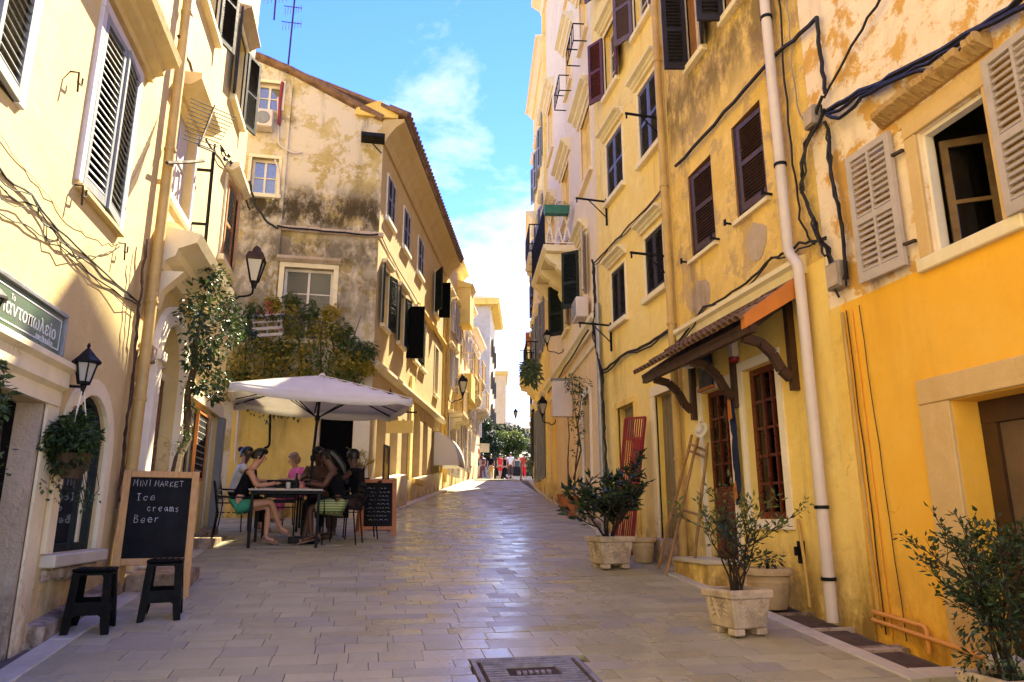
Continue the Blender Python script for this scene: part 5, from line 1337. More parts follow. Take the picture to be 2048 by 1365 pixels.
def twiggy(base, n, height, spread, seed, leafsize, nleaf, aspect=.45, up=.8, branch=3, r0=.012):
    """a shrub of forking stems with leaves along them; returns (stems, leaves)"""
    r = random.Random(seed); st = MB(); lf = MB()
    def grow(p, d, L, rad, depth):
        pts = [p]; q = p.copy(); dd = d.copy()
        m = 5
        for i in range(m):
            dd = (dd + V((r.uniform(-.25, .25), r.uniform(-.25, .25), r.uniform(-.08, .16)))).normalized(); q = q + dd * L / m; pts.append(q.copy())
            if depth <= 1 and i >= 1:
                for _ in range(nleaf):
                    e = (dd * .5 + V((r.uniform(-1, 1), r.uniform(-1, 1), r.uniform(-.5, .7)))).normalized(); leaf(lf, q + e * .01, e, leafsize * r.uniform(.6, 1.25), aspect, r)
        st.tube(pts, [rad * (1 - .6 * i / m) for i in range(m + 1)], 5, cap=False)
        if depth > 0:
            for _ in range(branch):
                i = r.randint(2, m); e = (dd * .7 + V((r.uniform(-1, 1), r.uniform(-1, 1), r.uniform(-.1, .7)))).normalized(); grow(pts[i], e, L * r.uniform(.45, .7), rad * .55, depth - 1)
    for k in range(n):
        a = r.uniform(0, 6.28); d = V((math.cos(a) * spread * r.uniform(.3, 1), math.sin(a) * spread * r.uniform(.3, 1), up)).normalized()
        grow(V(base) + V((math.cos(a) * .04, math.sin(a) * .04, 0)), d, height * r.uniform(.6, 1), r0 * r.uniform(.7, 1.2), 2)
    return st, lf
balcony_things()

# ------------------------------------------------------------------ lettering
def text(body, name, size, mat, parent, M4, extrude=.002, font=None, shear=0, spacing=1.0):
    c = bpy.data.curves.new(name, 'FONT'); c.body = body; c.size = size; c.extrude = extrude; c.shear = shear; c.space_character = spacing; c.resolution_u = 3
    o = bpy.data.objects.new(name, c); COL.objects.link(o)
    dg = bpy.context.evaluated_depsgraph_get(); me = bpy.data.meshes.new_from_object(o.evaluated_get(dg))
    bpy.data.objects.remove(o); bpy.data.curves.remove(c)
    me.transform(M4); me.transform(Matrix.Translation(-base_of(parent))); me.materials.clear(); me.materials.append(M[mat])
    r = bpy.data.objects.new(name, me); link(r, parent); return r
STROKES = {'M': [[(0, 0), (.1, 1), (.5, .35), (.9, 1), (1, 0)]], 'I': [[(.5, 0), (.5, 1)]], 'N': [[(0, 0), (.05, 1), (.9, 0), (.95, 1)]], 'A': [[(0, 0), (.45, 1), (.95, 0)], [(.2, .38), (.75, .4)]],
 'R': [[(.05, 0), (.1, 1), (.7, .95), (.8, .7), (.1, .5), (.9, 0)]], 'K': [[(.1, 0), (.1, 1)], [(.9, 1), (.1, .45), (.9, 0)]], 'E': [[(.85, 1), (.1, 1), (.1, 0), (.85, 0)], [(.1, .5), (.7, .5)]], 'T': [[(0, 1), (1, 1)], [(.5, 1), (.5, 0)]],
 'J': [[(.2, 1), (.8, 1)], [(.5, 1), (.5, 0)], [(.2, 0), (.8, 0)]], 'c': [[(.85, .5), (.5, .62), (.15, .4), (.2, .1), (.5, 0), (.85, .1)]], 'e': [[(.15, .3), (.85, .36), (.75, .58), (.4, .62), (.12, .35), (.25, .05), (.55, 0), (.9, .12)]],
 'r': [[(.15, .6), (.2, 0)], [(.2, .4), (.5, .6), (.8, .55)]], 'a': [[(.8, .55), (.45, .6), (.15, .3), (.35, 0), (.75, .2), (.8, .6), (.9, 0)]], 'm': [[(.05, 0), (.05, .6), (.1, .5), (.3, .6), (.45, .5), (.47, 0)], [(.47, .45), (.7, .6), (.88, .5), (.9, 0)]],
 's': [[(.8, .58), (.4, .62), (.2, .45), (.7, .25), (.75, .05), (.4, -.1), (.15, -.05)]], 'B': [[(.1, 0), (.12, 1), (.6, .97), (.75, .78), (.15, .54), (.75, .4), (.85, .15), (.55, 0), (.1, 0)]]}
def chalk_word(mb, word, at, w, h, th, r):
    """at: function (x,y)->3d point on the board"""
    x = 0
    for ch in word:
        if ch == ' ': x += w * .7; continue
        sc = r.uniform(.88, 1.12); off = r.uniform(-.07, .07)
        for st in STROKES[ch]:
            pts = [(x + px * w * .8 + r.uniform(-.07, .07) * w, (py * sc + off) * h + r.uniform(-.05, .05) * h) for px, py in st]
            mb.tube([at(*p) for p in pts], [th * r.uniform(.55, 1.25) for _ in pts], 4)
        x += w * (1.05 if ch not in 'I' else .8)

# ------------------------------------------------------------------ left foreground things
def shop_sign():
    u0, u1, z0, z1 = 4.35, 5.80, 2.61, 2.90
    t = thing('shop_sign', 'green shop sign with white Greek lettering above the doorway', 'sign', FL.P(5.3, .06, 2.7))
    w0, w1 = .005, .04
    mb = MB(); FL.box(mb, u0, u1, w0, w1, z0, z1); mb.build('board', M['signgreen'], t)
    mb = MB(); f = .03
    FL.box(mb, u0 - f, u1 + f, w0, w1 + .02, z1, z1 + f); FL.box(mb, u0 - f, u1 + f, w0, w1 + .02, z0 - f, z0); FL.box(mb, u0 - f, u0, w0, w1 + .02, z0, z1); FL.box(mb, u1, u1 + f, w0, w1 + .02, z0, z1); mb.build('frame', M['galv'], t, bevel=.004)
    mb = MB()
    for z in (z0 + .035, z1 - .04): FL.box(mb, u0, u1 - .05, w1 + .0005, w1 + .003, z, z + .009)
    FL.box(mb, u1 - .05, u1 - .042, w1 + .0005, w1 + .003, z0 + .035, z1 - .031); mb.build('border_line', M['signwhite'], t)
    def mat(u, z): # text runs along +u, seen from the street
        o = FL.P(u, w1 + .001, z); return Matrix(((FL.t.x, 0, FL.n.x, o.x), (FL.t.y, 0, FL.n.y, o.y), (0, 1, 0, o.z), (0, 0, 0, 1)))
    text('\u03a4\u03bf', 'lettering', .052, 'signwhite', t, mat(4.95, 2.80))
    text('\u03a0\u03b1\u03bd\u03c4\u03bf\u03c0\u03c9\u03bb\u03b5\u03af\u03bf', 'lettering', .135, 'signwhite', t, mat(4.80, 2.705), spacing=1.02)
    text('\u03c4\u03bf\u03c5 \u0392\u03b1\u03c3\u03af\u03bb\u03b7', 'lettering', .055, 'signwhite', t, mat(5.36, 2.65))
shop_sign()
def wall_lantern(F, u, z, arm, label, scale=1.0, name='wall_lantern', group=None, hang=False):
    s = scale
    t = thing(name, label, 'lantern', F.P(u, 0, z), group)
    mb = MB(); mb.lathe(F.P(u, 0, z - .02), [(.065 * s, 0), (.06 * s, .02), (.03 * s, .045)], 12, axis=F.n); mb.build('wall_plate', M['black'], t)
    c = F.P(u, arm, z)
    mb = MB(); mb.tube([F.P(u, .03, z - .02), F.P(u, arm * .5, z - .03), F.P(u, arm - .02, z - .03)], .014 * s, 6); mb.lathe(c + V((0, 0, -.07 * s)), [(.008, -.05 * s), (.018 * s, 0), (.03 * s, .04 * s), (.02 * s, .07 * s)], 8); mb.build('arm', M['black'], t)
    zb, zt, rb, rt = .0, .19 * s, .055 * s, .10 * s
    mb = MB()
    for k in range(6):
        a = math.pi * k / 3; mb.bar(c + V((rb * math.cos(a), rb * math.sin(a), zb)), c + V((rt * math.cos(a), rt * math.sin(a), zt)), .012 * s, .012 * s)
    mb.lathe(c, [(rb * 1.1, -.015 * s), (rb * 1.1, .012 * s)], 6); mb.build('cage', M['black'], t)
    mb = MB(); mb.lathe(c, [(rb * .88, .013 * s), (rt * .9, zt - .004)], 6); mb.build('glass', M['glass_lit'], t)
    mb = MB(); mb.lathe(c, [(rt * 1.35, zt), (rt * 1.3, zt + .02 * s), (rt * .75, zt + .075 * s), (rt * .3, zt + .13 * s), (.012 * s, zt + .15 * s), (.018 * s, zt + .175 * s), (.004, zt + .2 * s)], 6); mb.build('roof', M['black'], t)
    return t
def hanging_basket(c, zt, rad, label, seed, n=260):
    t = thing('hanging_basket', label, 'hanging plant', c)
    c = V(c)
    mb = MB()
    for k in range(3):
        a = 2 * math.pi * k / 3 + .4; mb.tube([c + V((0, 0, zt)), c + V((.10 * math.cos(a), .10 * math.sin(a), .05))], .004, 5)
    mb.build('cord', M['white_trim'], t)
    mb = MB(); mb.lathe(c + V((0, 0, -.12)), [(.06, 0), (.10, .06), (.125, .17), (.13, .18)], 14); mb.build('pot', M['bark'], t)
    mb = MB(); r = random.Random(seed); bl = []
    for k in range(14):
        a = r.uniform(0, 6.28); q = r.uniform(.2, 1) * rad; bl.append((c + V((q * math.cos(a), q * math.sin(a), .1 + r.uniform(-.17, .17) + (rad - q) * .5)), r.uniform(.07, .11)))
    foliage(mb, bl, n // 5, .042, seed, aspect=.6, hollow=.0)
    mb.build('leaves', M['leaf_mid'], t, fix=False)
    st = MB(); sl = MB()
    for k in range(14):
        a = r.uniform(0, 6.28); L = r.uniform(.05, .2); st.tube(wob([c + V((.08 * math.cos(a), .08 * math.sin(a), .0)), c + V((.17 * math.cos(a), .17 * math.sin(a), -.03)), c + V((.2 * math.cos(a), .2 * math.sin(a), -.1 - L * .5)), c + V((.17 * math.cos(a + .3), .17 * math.sin(a + .3), -.12 - L))], .015, k), .003, 4)
        foliage(sl, [(c + V((.18 * math.cos(a + .2), .18 * math.sin(a + .2), -.1 - L)), .06)], 7, .035, k, hollow=0)
    st.build('stem', M['twig'], t); sl.build('trailing_leaves', M['leaf_mid'], t, fix=False)
wall_lantern(FL, 6.0, 2.455, .16, 'black six sided wall lantern between the shop sign and the arched window', .8)
wall_lantern(FL, 4.42, 2.50, .16, 'black wall lantern cut by the frame edge in front of the shop sign', .8)
hanging_basket(FL.P(6.0, .16, 1.86), .58, .185, 'bushy green hanging basket in front of the arched window', 3, 1300)
hanging_basket(FL.P(4.36, .18, 1.95), .6, .15, 'bushy green hanging basket cut by the frame edge at the shop doorway', 5, 800)

def stool(c, rot, label):
    t = thing('plastic_stool', label, 'stool', c, 'black plastic stools')
    c = V(c); ca, sa = math.cos(rot), math.sin(rot); H = .455; sl = math.atan(.1)
    def P(x, y, z): return c + V((x * ca - y * sa, x * sa + y * ca, z + (x * sa + y * ca) * .1 * max(0, 1 - z / H)))
    at, ab = .128, .158
    def half(z): return ab + (at - ab) * z / H
    mb = MB(); mb.lathe(c + V((0, 0, 0)), [(at * .99, H - .03), (at * 1.06, H - .02), (at * 1.06, H - .004), (at * .98, H)], 4, sq=True)
    mb.v = [c + (Matrix.Rotation(rot, 4, 'Z') @ (p - c)) for p in mb.v]
    seat = mb.build('seat', M['plastic_black'], t, bevel=.006)
    m = MB()
    for i in range(5):
        for j in range(5): m.lathe(P(-.09 + i * .045, -.09 + j * .045, H), [(.013, 0), (.012, .003)], 6)
    m.build('seat_stud', M['plastic_black'], seat)
    # four panel sides: two legs joined by a top band and a low band
    for k in range(4):
        a = k * math.pi / 2; rc, rs = math.cos(a), math.sin(a)
        def Q(x, d, z):
            xx, yy = x, d
            return P(xx * rc - yy * rs, xx * rs + yy * rc, z)
        def slab(poly):
            m = MB(); outer = [Q(x * half(z), half(z), z) for x, z in poly]; inner = [Q(x * half(z) * .98, half(z) - .018, z) for x, z in poly]
            n = len(poly); m.add(outer + inner, [tuple(range(n)), tuple(reversed(range(n, 2 * n)))] + [(i, (i + 1) % n, n + (i + 1) % n, n + i) for i in range(n)]); return m
        if k % 2 == 0 or True:
            m = slab([(-1, 0), (-.70, 0), (-.62, .07), (-.60, H * .86), (-.5, H * .9), (-.5, H - .03), (-1, H - .03)]); m.build('leg', M['plastic_black'], t)
            m = slab([(1, 0), (1, H - .03), (.5, H - .03), (.5, H * .9), (.60, H * .86), (.62, .07), (.70, 0)]); m.build('leg', M['plastic_black'], t)
            m = slab([(-.5, H * .895), (.5, H * .895), (.5, H - .031), (-.5, H - .031)]); m.build('apron', M['plastic_black'], t)
            m = slab([(-.63, .12), (-.5, .135), (.5, .135), (.63, .12), (.61, .225), (-.61, .225)]); m.build('stretcher', M['plastic_black'], t)
def gp(x, y, dz=0): return V((x, y, gz(y) + dz))
stool(gp(-1.96, 6.34), .12, 'black plastic stool nearer the cream wall, left of the chalkboard')
stool(gp(-1.56, 6.74), .16, 'black plastic stool standing right in front of the chalkboard')

def chalk_board():
    t = thing('chalkboard', 'tall pine framed chalkboard reading MINI MARKET Ice creams Beer', 'chalkboard', gp(-1.85, 7.56))
    p0 = gp(-2.16, 7.38); p1 = gp(-1.52, 7.54); d = (p1 - p0); d.z = 0; W = d.length; d.normalize(); back = V((-d.y, d.x, 0)); lean = (V((0, 0, 1)) + back * .16).normalized()
    nn = d.cross(lean).normalized(); nn = nn if nn.y < 0 else -nn
    zz = max(p0.z, p1.z) - .02; p0.z = zz
    def at(x, y, o=0): return p0 + d * x + lean * y + nn * o
    def b(mb, x0, x1, y0, y1, o0, o1): mb.hexa([at(x0, y0, o0), at(x1, y0, o0), at(x1, y0, o1), at(x0, y0, o1), at(x0, y1, o0), at(x1, y1, o0), at(x1, y1, o1), at(x0, y1, o1)])
    H = 1.18; f = .066
    for x in (0, W - f): mb = MB(); b(mb, x, x + f, 0, H, -.012, .015); mb.build('stile', M['pine'], t, bevel=.003)
    for y in (.31, H - f): mb = MB(); b(mb, f + .001, W - f - .001, y, y + f * .9, -.012, .014); mb.build('rail', M['pine'], t, bevel=.003)
    mb = MB(); b(mb, f, W - f, .31 + f * .9, H - f, -.008, .003); bd = mb.build('board', M['blackboard'], t)
    r = random.Random(2); cm = MB()
    F_ = lambda ox, oy: (lambda x, y: at(ox + x, oy + y, .005))
    chalk_word(cm, 'MINI MARKET', F_(.095, 1.03), .041, .052, .0026, r); cm.build('lettering', M['chalk'], bd, kind='stuff')
    for wd, ox, oy, w, h in (('Jce', .13, .90, .055, .068), ('creams', .23, .795, .046, .062), ('Beer', .13, .69, .055, .066)):
        cm = MB(); chalk_word(cm, wd, F_(ox, oy), w, h, .0026, r); cm.build('lettering', M['chalk'], bd, kind='stuff')
    # rear legs of the easel
    for x in (.02, W - .06):
        mb = MB(); q = at(x + .02, 1.08, -.02); e = q + back * .22; e.z = gz(e.y) ; mb.bar(q, e, .04, .025, up=nn); mb.build('rear_leg', M['pine'], t)
chalk_board()
def doorstep_block():
    o = MB().hexa([gp(-2.14, 7.75, -.02), gp(-1.6, 7.8, -.02), gp(-1.62, 8.5, -.02), gp(-2.14, 8.5, -.02), gp(-2.14, 7.75, .16), gp(-1.6, 7.8, .16), gp(-1.62, 8.5, .12), gp(-2.14, 8.5, .12)]).build('stone_step', M['stone'], None, bevel=.015)
    tag(o, 'pale worn stone step behind the tall chalkboard', 'step')
doorstep_block()
def menu_frame():
    t = thing('menu_board', 'narrow orange framed menu board hanging by the vine on the cream house', 'menu board', FL.P(10.75, .05, 2.4))
    mb = MB(); u0, u1, z0, z1 = 10.5, 11.1, 2.0, 2.85
    FL.box(mb, u0, u1, .03, .055, z0, z1); bd = mb.build('board', M['blackboard'], t)
    for a, b, c, d in ((u0 - .03, u0, z0 - .03, z1 + .03), (u1, u1 + .03, z0 - .03, z1 + .03)): m = MB(); FL.box(m, a, b, .03, .07, c, d); m.build('stile', M['orangewood'], t)
    for z in (z0 - .03, z1): m = MB(); FL.box(m, u0, u1, .03, .069, z, z + .03); m.build('rail', M['orangewood'], t)
    r = random.Random(5); m = MB()
    for k in range(9):
        z = z1 - .08 - k * .085; x = u0 + .06
        while x < u1 - .12: l = r.uniform(.04, .12); m.tube([FL.P(x, .057, z), FL.P(x + l * .5, .057, z + .012), FL.P(x + l, .057, z - .004)], .004, 4); x += l + .03
    m.build('chalk_line', M['chalk'], bd, kind='stuff')
menu_frame()
def sandwich_board():
    t = thing('sandwich_board', 'orange wood sandwich board with a chalked menu beside the cafe chairs', 'sandwich board', gp(.27, 11.95))
    p0, p1 = gp(-.02, 11.92), gp(.56, 11.98); d = (p1 - p0); d.z = 0; W = d.length; d.normalize(); back = V((-d.y, d.x, 0)); lean = (V((0, 0, 1)) + back * .17).normalized(); nn = d.cross(lean); nn = nn if nn.y < 0 else -nn
    p0.z = gz(11.92)
    def at(x, y, o=0): return p0 + d * x + lean * y + nn * o
    def b(mb, x0, x1, y0, y1, o0, o1): mb.hexa([at(x0, y0, o0), at(x1, y0, o0), at(x1, y0, o1), at(x0, y0, o1), at(x0, y1, o0), at(x1, y1, o0), at(x1, y1, o1), at(x0, y1, o1)])
    H, f = .90, .07
    for x in (0, W - f): mb = MB(); b(mb, x, x + f, 0, H, -.014, .018); mb.build('stile', M['orangewood'], t, bevel=.004)
    for y in (.09, H - f): mb = MB(); b(mb, f + .001, W - f - .001, y, y + f * .8, -.014, .017); mb.build('rail', M['orangewood'], t, bevel=.004)
    mb = MB(); b(mb, f, W - f, .09 + f * .8, H - f, -.008, .002); bd = mb.build('board', M['blackboard'], t)
    r = random.Random(8); m = MB()
    for k in range(9):
        y = .74 - k * .062; x = f + r.uniform(.03, .1)
        while x < W - f - .08: l = r.uniform(.025, .07); m.tube([at(x, y, .004), at(x + l * .5, y + .012, .004), at(x + l, y - .003, .004)], .0028, 4); x += l + .02
        if k in (3,): continue
    m.build('chalk_line', M['chalk'], bd, kind='stuff')
    for x in (.0, W - f):
        mb = MB(); q = at(x + f / 2, H - .04, -.03); e = q + back * .42; e.z = gz(e.y); mb.bar(q, e, f * .8, .025, up=back); mb.build('rear_leg', M['orangewood'], t)
sandwich_board()

# ------------------------------------------------------------------ street lanterns
def street_lantern(F, u, z, label, reach, s=1.0, rusty=True):
    t = thing('street_lantern', label, 'street lamp', F.P(u, 0, z))
    c = F.P(u, reach, z + .12)
    mb = MB(); pts = [F.P(u, .01, z)] + [F.P(u, reach * .5 * (1 + math.sin(a)), z - .02 - .16 * s * math.cos(a) * (1 if a < 0 else .55)) for a in [(-1.2 + 2.4 * k / 8) for k in range(9)]] + [c]
    mb.tube(pts, .018 * s, 6); mb.build('arm', M['black'], t, smooth=True)
    mb = MB(); rb, rt, h = .07 * s, .17 * s, .36 * s
    for k in range(4):
        a = math.pi / 4 + math.pi / 2 * k; mb.bar(c + V((rb * math.cos(a), rb * math.sin(a), .03)), c + V((rt * math.cos(a), rt * math.sin(a), h)), .02 * s, .02 * s)
    mb.lathe(c, [(.03 * s, -.08 * s), (.05 * s, 0), (rb * 1.05, .03)], 8); mb.build('cage', M['black'], t)
    mb = MB(); mb.lathe(c, [(rb * .6, .035), (rt * .66, h - .004)], 4, sq=True); mb.build('glass', M['glass_lit'], t)
    mb = MB(); mb.lathe(c, [(rt * .78, h), (rt * .82, h + .03 * s), (rt * .62, h + .12 * s)], 4, sq=True); mb.lathe(c, [(rt * .5, h + .121 * s), (rt * .35, h + .2 * s), (.03, h + .24 * s)], 8); mb.build('roof', M['rust'] if rusty else M['black'], t)
    return t
street_lantern(FL, 11.75, 5.0, 'old iron street lantern with a rusty top on the corner of the cream house', .42, 1.05)
street_lantern(FH, 10.2, 5.5, 'iron street lantern on a curled arm by the cream row house', .5, 1.1, False)
t_ = street_lantern(FP, 4.6, 5.45, 'slim black lamp on a curved arm below the stone balcony', .4, .6, False)
t_ = street_lantern(FP, 6.2, 3.95, 'green metal lamp on a curved arm near the white sign box', .35, .8, False)
street_lantern(F2R, 4.4, 5.3, 'pale hanging lamp far up the street against the sky', .7, .6, False)
wall_lantern(FG, -.22, 3.62, .16, 'small black lantern on the pale corner above the parasol', .9)
wall_lantern(FH, .35, 3.75, .3, 'black conical lamp on the house corner beside the wall sign', .8)
# ------------------------------------------------------------------ people
def skin_mesh(verts, edges, root=0, sub=1):
    me = bpy.data.meshes.new('body'); me.from_pydata([v[0] for v in verts], edges, [])
    o = bpy.data.objects.new('body', me); COL.objects.link(o)
    md = o.modifiers.new('skin', 'SKIN'); md.use_smooth_shade = True
    if not me.skin_vertices: return None, o
    for i, v in enumerate(verts):
        r = v[1]; me.skin_vertices[0].data[i].radius = r if isinstance(r, tuple) else (r, r)
        me.skin_vertices[0].data[i].use_root = (i == root)
    ss = o.modifiers.new('sub', 'SUBSURF'); ss.levels = sub; ss.render_levels = sub
    dg = bpy.context.evaluated_depsgraph_get(); res = bpy.data.meshes.new_from_object(o.evaluated_get(dg))
    bpy.data.objects.remove(o); bpy.data.meshes.remove(me)
    return res
def person(label, pos, yaw, J, skin, hair, clothes, group=None, hairstyle='short', scale=1.0, shoes='leather', hands=True):
    """J: joints in the body's own frame (x right, y forward, z up from the ground)"""
    t = thing('person', label, 'person', pos, group)
    Rm = Matrix.Rotation(yaw, 4, 'Z')
    W = lambda p: Rm @ (V(p) * scale)
    names = ['pelvis', 'waist', 'chest', 'neck', 'jaw', 'crown', 'top', 'sl', 'el', 'wl', 'hl', 'sr', 'er', 'wr', 'hr', 'hipl', 'kl', 'al', 'tl', 'hipr', 'kr', 'ar', 'tr']
    rad = dict(pelvis=(.125, .10), waist=(.105, .085), chest=(.125, .095), neck=.048, jaw=(.062, .072), crown=(.076, .09), top=(.05, .06), sl=.05, el=.038, wl=.026, hl=(.034, .016), sr=.05, er=.038, wr=.026, hr=(.034, .016),
               hipl=.082, kl=.052, al=.034, tl=.03, hipr=.082, kr=.052, ar=.034, tr=.03)
    idx = {n: i for i, n in enumerate(names)}
    E = [('pelvis', 'waist'), ('waist', 'chest'), ('chest', 'neck'), ('neck', 'jaw'), ('jaw', 'crown'), ('crown', 'top'), ('chest', 'sl'), ('sl', 'el'), ('el', 'wl'), ('wl', 'hl'), ('chest', 'sr'), ('sr', 'er'), ('er', 'wr'), ('wr', 'hr'),
         ('pelvis', 'hipl'), ('hipl', 'kl'), ('kl', 'al'), ('al', 'tl'), ('pelvis', 'hipr'), ('hipr', 'kr'), ('kr', 'ar'), ('ar', 'tr')]
    f = J.get('face', V((0, 1, 0)))
    f = V(f).normalized(); up = (V(J['crown']) - V(J['neck'])).normalized(); side = f.cross(up).normalized()
    vs = [(W(J[n]), tuple(x * scale for x in rad[n]) if isinstance(rad[n], tuple) else rad[n] * scale) for n in names]
    es = [(idx[a], idx[b]) for a, b in E]
    me = skin_mesh(vs, es, 0, 2 if hands else 1)
    bm = bmesh.new(); bm.from_mesh(me)
    ex = MB()
    hc = V(J['jaw']).lerp(V(J['crown']), .45)
    # nose, brow and ears grow out of the head
    ex.tube([W(hc + f * .075 + up * .02), W(hc + f * .103 - up * .012), W(hc + f * .08 - up * .028)], [.008 * scale, .014 * scale, .008 * scale], 5)
    ex.tube([W(hc + f * .085 - up * .058 - side * .02), W(hc + f * .092 - up * .055), W(hc + f * .085 - up * .058 + side * .02)], [.004 * scale, .007 * scale, .004 * scale], 5)
    for s in (-1, 1): ex.tube([W(hc + side * s * .074 + up * .02), W(hc + side * s * .088 + up * .005 - f * .01), W(hc + side * s * .076 - up * .025)], [.01 * scale, .014 * scale, .008 * scale], 5)
    if hands:
        for h, w in (('hl', 'wl'), ('hr', 'wr')):
            d = (V(J[h]) - V(J[w])).normalized(); s2 = d.cross(V((0, 0, 1)));  s2 = s2.normalized() if s2.length > .1 else V((1, 0, 0)); n2 = s2.cross(d)
            for k in range(4):
                o = V(J[h]) + s2 * (k - 1.5) * .018; L = (.065, .075, .07, .055)[k]
                ex.tube([W(o), W(o + d * L * .5 - n2 * .004), W(o + d * L - n2 * .025)], [.0095 * scale, .0085 * scale, .006 * scale], 5)
            o = V(J[w]).lerp(V(J[h]), .5) - s2 * .03; ex.tube([W(o), W(o + d * .035 - s2 * .02), W(o + d * .07 - s2 * .018 - n2 * .01)], [.011 * scale, .0095 * scale, .007 * scale], 5)
    b0 = len(bm.verts)
    nv = [bm.verts.new(p) for p in ex.v]
    for fc in ex.f:
        try: bm.faces.new([nv[i] for i in fc])
        except ValueError: pass
    bm.to_mesh(me); bm.free()
    me.materials.clear(); me.materials.append(M[skin]); me.polygons.foreach_set('use_smooth', [True] * len(me.polygons))
    body = bpy.data.objects.new('body', me); link(body, t)
    # eyes
    mb = MB()
    for s in (-1, 1): mb.lathe(W(hc + f * .083 + up * .022 + side * s * .03) + V(pos), [(.003, -.004), (.009 * scale, 0), (.003, .004)], 6, axis=Rm.to_3x3() @ f)
    mb.build('eye', M['black'], t)
    # hair
    hm = MB(); top = V(J['top']); cr = V(J['crown'])
    n = 7
    rings = [(-.055, .085, .6), (-.015, .097, .75), (.03, .102, .9), (.07, .09, 1.0), (.10, .06, 1.0), (.115, .02, 1.0)]
    vs2 = []; fs2 = []; K = 14
    hb = hc + up * .035 - f * .012
    for (hh, rr, cov) in rings:
        for k in range(K):
            a = 2 * math.pi * k / K; front = math.cos(a)
            r2 = rr * (1 if front < .45 or hh > .045 else .80)
            vs2.append(W(hb + up * hh + f * r2 * 1.08 * math.cos(a) + side * r2 * math.sin(a) * .92) + V(pos))
    for i in range(len(rings) - 1):
        for k in range(K):
            a = 2 * math.pi * (k + .5) / K
            if math.cos(a) > .5 and rings[i][0] < .02: continue
            k2 = (k + 1) % K; fs2.append((i * K + k, i * K + k2, (i + 1) * K + k2, (i + 1) * K + k))
    fs2.append(tuple(range((len(rings) - 1) * K, len(rings) * K)))
    hm.add(vs2, fs2)
    if hairstyle == 'bun': hm.lathe(W(hb + up * .07 - f * .12) + V(pos) - V((0, 0, .045 * scale)), [(.01, 0), (.04 * scale, .02 * scale), (.05 * scale, .045 * scale), (.035 * scale, .075 * scale), (.008, .09 * scale)], 8)
    if hairstyle == 'pony': hm.tube([W(hb + up * .04 - f * .1) + V(pos), W(hb - f * .15 - up * .03) + V(pos), W(hb - f * .13 - up * .14) + V(pos)], [.03 * scale, .034 * scale, .012 * scale], 7)
    if hairstyle == 'long':
        for s in (-.06, -.02, .02, .06): hm.tube([W(hb + up * .05 - f * .06 + side * s) + V(pos), W(hb - f * .10 + side * s * 1.3 - up * .08) + V(pos), W(hb - f * .11 + side * s * 1.5 - up * .22) + V(pos), W(hb - f * .09 + side * s * 1.4 - up * .33) + V(pos)], [.05 * scale, .055 * scale, .05 * scale, .025 * scale], 7)
    if hairstyle == 'bob':
        for s in (-.075, -.035, 0, .035, .075): hm.tube([W(hb + up * .05 - f * .05 + side * s) + V(pos), W(hb - f * (.09 - abs(s) * .6) + side * s * 1.15 - up * .06) + V(pos), W(hb - f * (.075 - abs(s) * .6) + side * s * 1.1 - up * .13) + V(pos)], [.045 * scale, .045 * scale, .025 * scale], 7)
    hm.build('hair', M[hair], t, smooth=True)
    # clothes: sleeves of a size larger over the same joints
    for (nm, mat, chain, grow) in clothes:
        pts = {}; cv = []; ce = []
        for seq in chain:
            prev = None
            for it in seq:
                if isinstance(it, tuple): a, b, q = it; key = (a, b, q); p = V(J[a]).lerp(V(J[b]), q); ra = rad[a] if not isinstance(rad[a], tuple) else sum(rad[a]) / 2; rb = rad[b] if not isinstance(rad[b], tuple) else sum(rad[b]) / 2; rr = ra + (rb - ra) * q
                else: key = it; p = V(J[it]); rr = rad[it]
                if key not in pts:
                    pts[key] = len(cv); g = grow
                    cv.append((W(p), tuple((x + g) * scale for x in rr) if isinstance(rr, tuple) else (rr + g) * scale))
                if prev is not None: ce.append((prev, pts[key]))
                prev = pts[key]
        cm = skin_mesh(cv, ce, 0, 2 if hands else 1); cm.materials.clear(); cm.materials.append(M[mat]); cm.polygons.foreach_set('use_smooth', [True] * len(cm.polygons))
        link(bpy.data.objects.new(nm, cm), t)
    # shoes
    if shoes:
        for a, b in (('al', 'tl'), ('ar', 'tr')):
            p, q = V(J[a]), V(J[b]); d = (q - p).normalized(); mb = MB(); low = V((0, 0, -1))
            mb.bar(W(p - d * .05 + low * .045) + V(pos), W(q + d * .06 + low * .022) + V(pos), .085 * scale, .02 * scale)
            mb.bar(W(p - d * .02 - V((.05, 0, .0))) + V(pos), W(p - d * .02 + V((.05, 0, .0))) + V(pos), .02, .015); mb.bar(W(q - V((.045, 0, 0)) + d * .01) + V(pos), W(q + V((.045, 0, 0)) + d * .01) + V(pos), .03, .05)
            mb.build('shoe', M[shoes], t)
    return t
